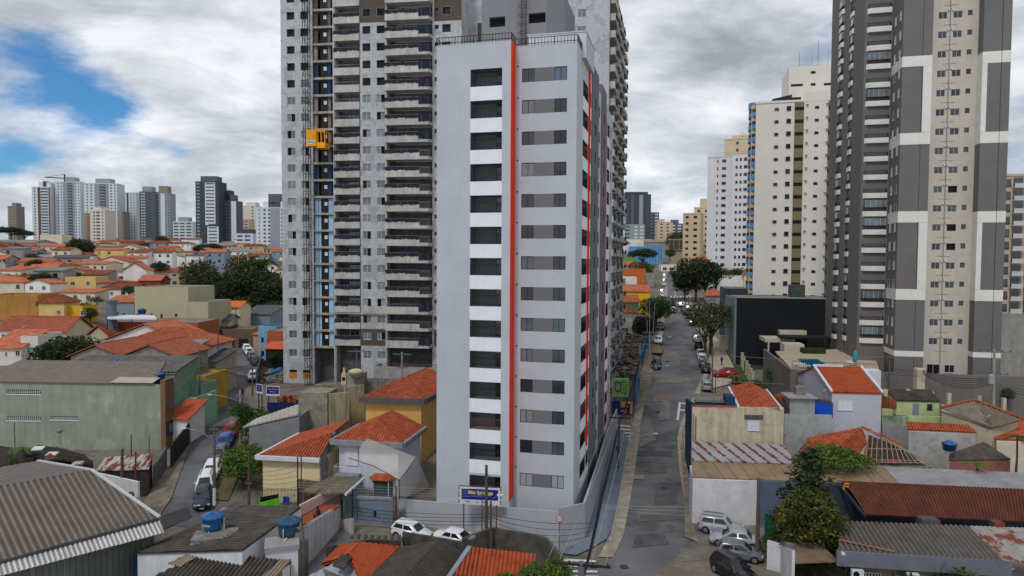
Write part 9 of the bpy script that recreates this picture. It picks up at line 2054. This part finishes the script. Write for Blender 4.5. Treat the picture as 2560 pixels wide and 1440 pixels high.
def wires():
 E=Vector
 def cabs(label,pairs,r=.022,mat=WIRE,sag=.5,group=None):
  for k,(a,b)in enumerate(pairs):
   q=MB(mat);q.tube(cable(a,b,sag*(1+.15*k)),r,4);solo('cable',label[k]if isinstance(label,list)else label,'cable',q,group)
 t,b,tp=pole(1452,1560,1405,40,'thick dark pole head with a long timber crossarm at the bottom edge',.17,M('charred_pole',S(64,60,56),var=.2),arms=[(.985,1.75,-10,M('dark_timber',S(42,36,34),var=.2))])
 q=MB(GREYM);q.tube([(0,0,(tp-b).z*.9),(0,0,(tp-b).z*1.0)],.2,10);t.p('pole_band',q)
 P0=tp;K=[D(1372,1392,40.3),D(1400,1397,40),D(1478,1404,39.8),D(1515,1405,39.6)]
 P1=D(1548,1044,92);P2=D(1604,955,118);P3=D(1622,820,150);P4=D(1666,700,230)
 pole(1549,1195,1041,92,'street pole at the corner of the grey wall with a lamp arm reaching over the road',.15,CPOLE,arms=[(.99,1.2,-14,M('dark_timber2',S(50,44,40),var=.2)),(.8,.6,-14,GREYM)],lamp=(.62,3.9,1.5),lean=-3)if False else None
 pole(1541,1262,1041,84,'street pole beside the grey wall with a lamp arm reaching over the road',.16,WOODP,arms=[(.985,1.3,-12,M('dark_timber2',S(50,44,40),var=.2))],white=.28,lamp=(.70,4.3,1.3),lean=8)
 pole(1600,1030,858,118,'street pole beside the blue hoarding carrying transformers and a lamp arm',.18,CPOLE,arms=[(.99,1.4,-14,GREYM),(.90,1.2,-14,GREYM),(.8,.9,-14,BLKM)],white=.2,lamp=(.58,4.4,1.2))
 pole(1624,935,830,132,'second street pole up the hill with stacked crossarms',.16,CPOLE,arms=[(.99,1.4,-14,GREYM),(.9,1.3,-14,GREYM)],lamp=(.8,3.6,.8));pole(1628,850,748,172,'third street pole with a tall metal frame beside the green tree',.2,CPOLE,arms=[(.99,1.8,-14,GREYM),(.75,1.6,-14,GREYM),(.6,1.0,-14,GREYM)],lamp=(.72,5,1.0));pole(1645,740,640,285,'far pole with a lamp arm at the left of the upper street',.2,CPOLE,arms=[(.97,1.6,-14,GREYM)],lamp=(.3,5,2.5));pole(1651,700,645,320,'farthest street pole below the concrete tower',.2,CPOLE,arms=[(.97,1.4,-14,GREYM)])
 pole(1781,1000,868,112,'street pole rising through the line of parked cars on the right',.16,WOODP,arms=[(.6,.5,0,GREYM)]);pole(1789,992,935,110,'thin red post beside the red car',.09,RUST,name='post',group=None)
 t,b,tp=pole(1808,990,953,104,'slim sign post with a blue street name plate',.04,GREYM,name='post',group=None);q=MB(M('street_sign_blue',S(34,54,90),var=.05));q.box((-.9,-.1,2.0),(.9,-.06,2.45));t.p('sign_plate',q)
 E1=[D(1540,1040,84)+E((-1.0,0,0)),D(1544,1041,84),D(1556,1043,84)+E((.6,0,0)),D(1560,1045,84)+E((1.0,0,0))];E2=[D(1588,863,118),D(1596,861,118),D(1606,861,118),D(1612,863,118)]
 cabs(['bare cable far left from the bottom crossarm up the street','bare cable second from left from the bottom crossarm','bare cable third from the bottom crossarm','bare cable far right from the bottom crossarm up the street'],list(zip(K,E1)),.02,WIREL,.5,'cables from the bottom crossarm')
 cabs('overhead cable above the grey wall between the first two street poles',list(zip(E1,E2)),.03,WIRE,.7,'overhead street cables');E3=[D(1618,832,132),D(1624,831,132),D(1632,833,132)];E4=[D(1617,750,172),D(1624,748,172),D(1638,750,172)]
 cabs('overhead cable climbing past the blue hoarding',list(zip(E2[:3],E3)),.035,WIRE,.3,'overhead hoarding cables');cabs('overhead cable from the stacked crossarms to the framed pole',list(zip(E3,E4)),.04,WIREL,.6,'upper overhead cables')
 q=MB(WIRE)
 for k in range(5):q.tube(cable(P0-E((-.2,0,.6+.1*k)),D(1500+2*k,1240,62),.3),.03,4);q.tube(cable(D(1500+2*k,1240,62),D(1543,1075,84)-E((0,0,.3*k*.3)),.35),.035,4);q.tube(cable(D(1543,1075,84),D(1601,890,118)-E((0,0,.2*k)),.5),.05,4)
 solo('cable_bundle','thick bundle of black telephone cables sagging along the grey wall','cable bundle',q)
 q=MB(BLKM);
 for px,py,d in((1551,1117,72),(1549,1128,70),(1540,1170,66),(1532,1205,64)):q.lathe([(.02,-.2),(.12,-.15),(.12,.15),(.02,.2)],tuple(D(px-6,py,d)),8)
 rr=random.Random(2)
 q=MB(WIRE);c=D(1546,1122,74)
 for k in range(4):q.tube([c+E((.25*math.cos(a*.7+k),.1*k,.35*math.sin(a*.7)-.1*k))for a in range(9)],.03,4)
 solo('cable_coil','coiled spare cable hanging above the painted pavement','cable coil',q)
 cabs(['pale wire crossing the street, upper of three','pale wire crossing the street, middle of three','pale wire crossing the street, lower of three'],[(D(1500,1262+4*k,60),D(1730,1267+11*k,66))for k in range(3)],.022,WIREL,.08)
 WP=M('mossy_post',S(84,74,60),var=.2,scale=3)
 pole(1216,1365,1163,57,'tall mossy wooden pole in front of the sales billboard',.17,WP,lamp=(.55,.9,1.6));pole(1205,1350,1222,57.6,'thin rusty post left of the tall mossy pole',.06,RUST,name='post',group=None);pole(1227,1368,1253,56.4,'short mossy post right of the tall mossy pole',.12,WP,name='post',group=None)
 pole(881,1340,1223,63,'thin dark post at the left of the blue grey gate',.07,BLKM,name='post',group=None);pole(990,1325,1215,64.5,'slim pole with white fittings at the right gate pillar',.1,WP,group=None,name='post')
 for k in range(4):
  cabs(['wire from the gate post to the billboard pole, highest','wire from the gate post to the billboard pole, second','wire from the gate post to the billboard pole, third','wire from the gate post to the billboard pole, lowest'][k],[(D(881,1268+9*k,63),D(1214,1285+9*k,57))],.02,WIRE,.25)
 for k in range(4):cabs(['wire from the billboard pole to the street cables, highest','wire from the billboard pole to the street cables, second','wire from the billboard pole to the street cables, third','wire from the billboard pole to the street cables, lowest'][k],[(D(1220,1284+7*k,57),D(1478,1308+10*k,58))],.02,WIRE,.35+.25*k)
 for k in range(4):cabs(['pale wire across the white house, highest','pale wire across the white house, second','pale wire across the white house, third','pale wire across the white house, lowest'][k],[(D(745,1205+7*k,66),D(1218,1222+6*k,57.2))],.014,WIREL,.2)
 pole(536,1262,1068,66,'concrete pole with a long lamp arm beside the parked white cars',.15,WOODP,white=.22,lamp=(.84,-2.6,1.2),arms=[(.98,.4,0,GREYM),(.9,.45,0,GREYM)]);pole(622,1262,1130,64,'dark wooden pole with meters beside the butter yellow house',.15,WP,arms=[(.6,.3,0,GREYM)])
 pole(744,1232,1142,66,'left of the twin posts before the butter yellow house',.08,BLKM,name='post',group=None);pole(753,1232,1139,66,'right reddish one of the twin posts before the butter yellow house',.08,RUST,name='post',group=None)
 pole(601,1090,975,84,'grey concrete pole beside the bushy tree with a meter box',.16,CPOLE,lamp=(.8,-3.4,.9));pole(443,1040,900,92,'pole with a blue box and crossarm before the mint green houses',.13,WOODP,arms=[(.97,.9,10,GREYM)]);pole(499,1035,873,92,'pole with a white base on the bend by the mint green houses',.13,WOODP,white=.18)
 pole(573,945,832,118,'dark pole on the stepped pavement of the lane',.15,WOODP,white=.12);pole(545,975,838,110,'dark pole beside the brown gates of the lane',.13,WOODP,white=.2);pole(631,985,895,108,'dark pole near the narrow blue billboard',.13,WOODP);pole(590,862,770,160,'pole beside the garages on the upper lane',.12,WOODP);pole(700,800,690,200,'thin tall pole beside the unfinished tower edge',.1,CPOLE)
 cabs(['cable from the mint house pole across the lane, upper','cable from the mint house pole across the lane, middle','cable from the mint house pole across the lane, lower'],[(D(443,905,92),D(573,915,116)),(D(443,915,92),D(631,912,108)),(D(499,905,92),D(730,960,104))],.03,WIRE,.5)
 cabs(['cable from the lane pole to the grey concrete pole','cable between the two lower lane poles','cable from the lower lane pole to the dark meter pole'],[(D(573,850,118),D(601,985,84)),(D(601,990,84),D(536,1080,66)),(D(536,1110,66),D(622,1150,64))],.03,WIRE,.5)
 for k in range(5):cabs(['service wire fanning over the butter yellow house, first','service wire fanning over the butter yellow house, second','service wire fanning over the butter yellow house, third','service wire fanning over the butter yellow house, fourth','service wire fanning over the butter yellow house, fifth'][k],[(D(622,1180+8*k,64),D(748,1160+14*k,66))],.014,WIRE,.3)
 t,b,tp=pole(1005,1010,880,96,'transformer pole with two cream cans before the unfinished tower',.15,CPOLE,arms=[(.97,1.3,-5,GREYM),(.78,.9,-5,GREYM)])
 for sx in(-.55,.45):q=MB(M('cream_can',S(196,170,122),var=.1));q.lathe([(.3,0),(.32,.1),(.32,.8),(.25,.9)],(sx,-.1,(tp-b).z*.42),14);t.p('transformer',q)
 pole(891,930,872,93,'thin pole with a crossarm behind the cream roof tank',.07,GREYM,arms=[(.97,1.1,-5,GREYM)],name='post',group=None)
 pole(2224,1015,885,90,'wooden pole with lamp arms left of the cream chimney',.15,WOODP,arms=[(.97,.9,40,GREYM)],lamp=(.55,-.9,1.3));pole(2486,1020,873,84,'tall concrete pole with a transformer at the right',.2,CPOLE,arms=[(.98,1.9,-12,GREYM),(.8,1.6,-12,GREYM)])
 q=MB(M('grey_can',S(150,154,158),var=.1));c=D(2478,948,83.6);q.lathe([(.3,-.6),(.34,-.5),(.34,.5),(.25,.6)],tuple(c),14);solo('transformer','grey transformer can on the tall concrete pole','transformer',q)
 q=MB(WIRE)
 for k in range(6):q.tube(cable(D(2306,925+2*k,86.8),D(2484,945+3*k,84),.5+.12*k),.03,4)
 for k in range(3):q.tube(cable(D(2224,920+7*k,90),D(2304,930+5*k,86.8),.1),.025,4);q.tube(cable(D(2486,958+6*k,84),D(2640,985+6*k,80),.2),.025,4)
 solo('cable_bundle','sagging cables between the cream chimney and tall concrete pole','cable bundle',q)
 cabs(['long wire over the garden from the street pole, upper','long wire over the garden from the street pole, lower'],[(D(1781,885,112),D(2224,890,90)),(D(1601,935,118),D(2224,960,90))],.02,WIREL,.6)
 pole(1890,1500,1195,58,'tall leaning brown post at the end of the rough white wall',.2,M('brown_post',S(92,78,66),var=.2),group=None,name='post',lean=7)
 pole(1733,1105,1035,76,'thin black post at the left edge of the beige wall',.05,BLKM,group=None,name='post')
 c=X(1398,1398,0);t=Thing('traffic_sign','round white one way sign with red rim and black arrow on a thin post','traffic sign',c,math.radians(-4));q=MB(GREYM);q.tube([(0,0,-.2),(0,0,3.3)],.035,8);t.p('post',q)
 zc=t.hit(1398,1296)[1];n=28
 def disc(r,y,mt):b=MB(mt);b.add([(r*math.cos(2*math.pi*k/n),y,zc+r*math.sin(2*math.pi*k/n))for k in range(n)]+[(r*math.cos(2*math.pi*k/n),y+.012,zc+r*math.sin(2*math.pi*k/n))for k in range(n)],[tuple(range(n)),tuple(range(2*n-1,n-1,-1))]+[(k,n+k,n+(k+1)%n,(k+1)%n)for k in range(n)]);return b
 dc=t.p('disc',disc(.27,-.06,M('sign_red',S(190,24,36),var=0)));t.p('white_field',disc(.205,-.075,WHT),parent=dc);b=MB(BLKM);b.box((-.13,-.085,zc-.022),(.04,-.077,zc+.022));b.poly((.03,-.085,zc-.07),(.14,-.085,zc),(.03,-.085,zc+.07));t.p('arrow',b,parent=dc)
 o=D(1149,1262,61);t=Thing('billboard','blue and white sales billboard with yellow lettering above the grey wall','billboard',(o.x,o.y,0),math.radians(-7));xa,za=t.hit(1149,1257);xb,_=t.hit(1250,1262);_,zb_=t.hit(1149,1217)
 q=MB(WHT);q.box((0,0,za-.05),(xb,.1,zb_));pn=t.p('panel',q);q=MB(M('deep_blue_print',S(24,34,140),var=.02));q.box((.18,-.03,za+.38),(xb-.18,-.004,zb_-.14));t.p('blue_field',q,parent=pn)
 t.inst('lettering',text_mesh('Mix Ipiranga',.46,M('yellow_letters',S(240,214,40),var=0)),(xb*.52,-.04,(za+zb_)/2+.28),(math.pi/2,0,0),parent=pn)
 t.inst('lettering',text_mesh('FGTS',.2,M('green_letters',S(30,110,90),var=0)),(xb*.2,-.02,za+.15),(math.pi/2,0,0),parent=pn);t.inst('lettering',text_mesh('CAIXA',.18,M('blue_letters',S(20,70,170),var=0)),(xb*.64,-.02,za+.15),(math.pi/2,0,0),parent=pn);t.inst('lettering',text_mesh('vivaz',.15,M('red_letters',S(170,40,60),var=0)),(xb*.42,-.02,za+.15),(math.pi/2,0,0),parent=pn)
 for k in range(8):
  q=MB([M('strip_red',S(200,40,40),var=0),M('strip_green',S(40,150,70),var=0),M('strip_yellow',S(230,200,50),var=0),M('strip_blue',S(40,60,150),var=0)][k%4]);z0=za+(zb_-za)*k/8
  q.box((-.12,-.01,z0),(-.005,.09,z0+.13));t.p('colour_block',q);q=MB(q.mats[0]);q.box((xb+.005,-.01,z0),(xb+.12,.09,z0+.13));t.p('colour_block',q)
 q=MB(RUST);q.box((.3,.12,0),(.4,.22,za));q.box((xb-.4,.12,0),(xb-.3,.22,za));q.box((-.1,.12,zb_),(xb+.1,.22,zb_+.08));t.p('frame',q)
wires()
def dishes():
 DM=M('dish_grey',S(176,178,180),var=.05)
 for px,py,d,lb in((690,1180,71,'grey satellite dish at the eave of the butter yellow house'),(150,1095,78,'satellite dish on the dark shack roof below the green warehouse'),(560,1300,55,'satellite dish at the back of the dark corrugated roof'),(1180,1372,52,'satellite dish beside the orange tile roof at the bottom'),(1905,1030,77,'satellite dish on the beige wall house'),(2060,995,80,'satellite dish near the royal blue tarpaulin'),(2395,1068,80,'satellite dish on the low house with the narrow roof strip'),(330,905,96,'satellite dish on the workshop ridge'),(480,880,104,'satellite dish beside the brown and yellow house'),(60,830,126,'satellite dish on the white house left of the big tree'),(2470,1060,76,'satellite dish at the right taupe hip roof'),(1000,985,84,'satellite dish on the ochre house roof')):
  c=D(px,py,d);t=Thing('satellite_dish',lb,'satellite dish',c,.6,'satellite dishes on the low roofs');q=MB(DM);q.T=Matrix.Translation((0,-.05,.75))@Matrix.Rotation(-1.0,4,'X');q.lathe([(.02,.0),(.2,.03),(.36,.12)],n=14);q.T=None;t.p('reflector',q);q=MB(GREYM);q.bar((0,0,-.8),(0,0,.75),.05,.05);t.p('mast',q)
dishes()
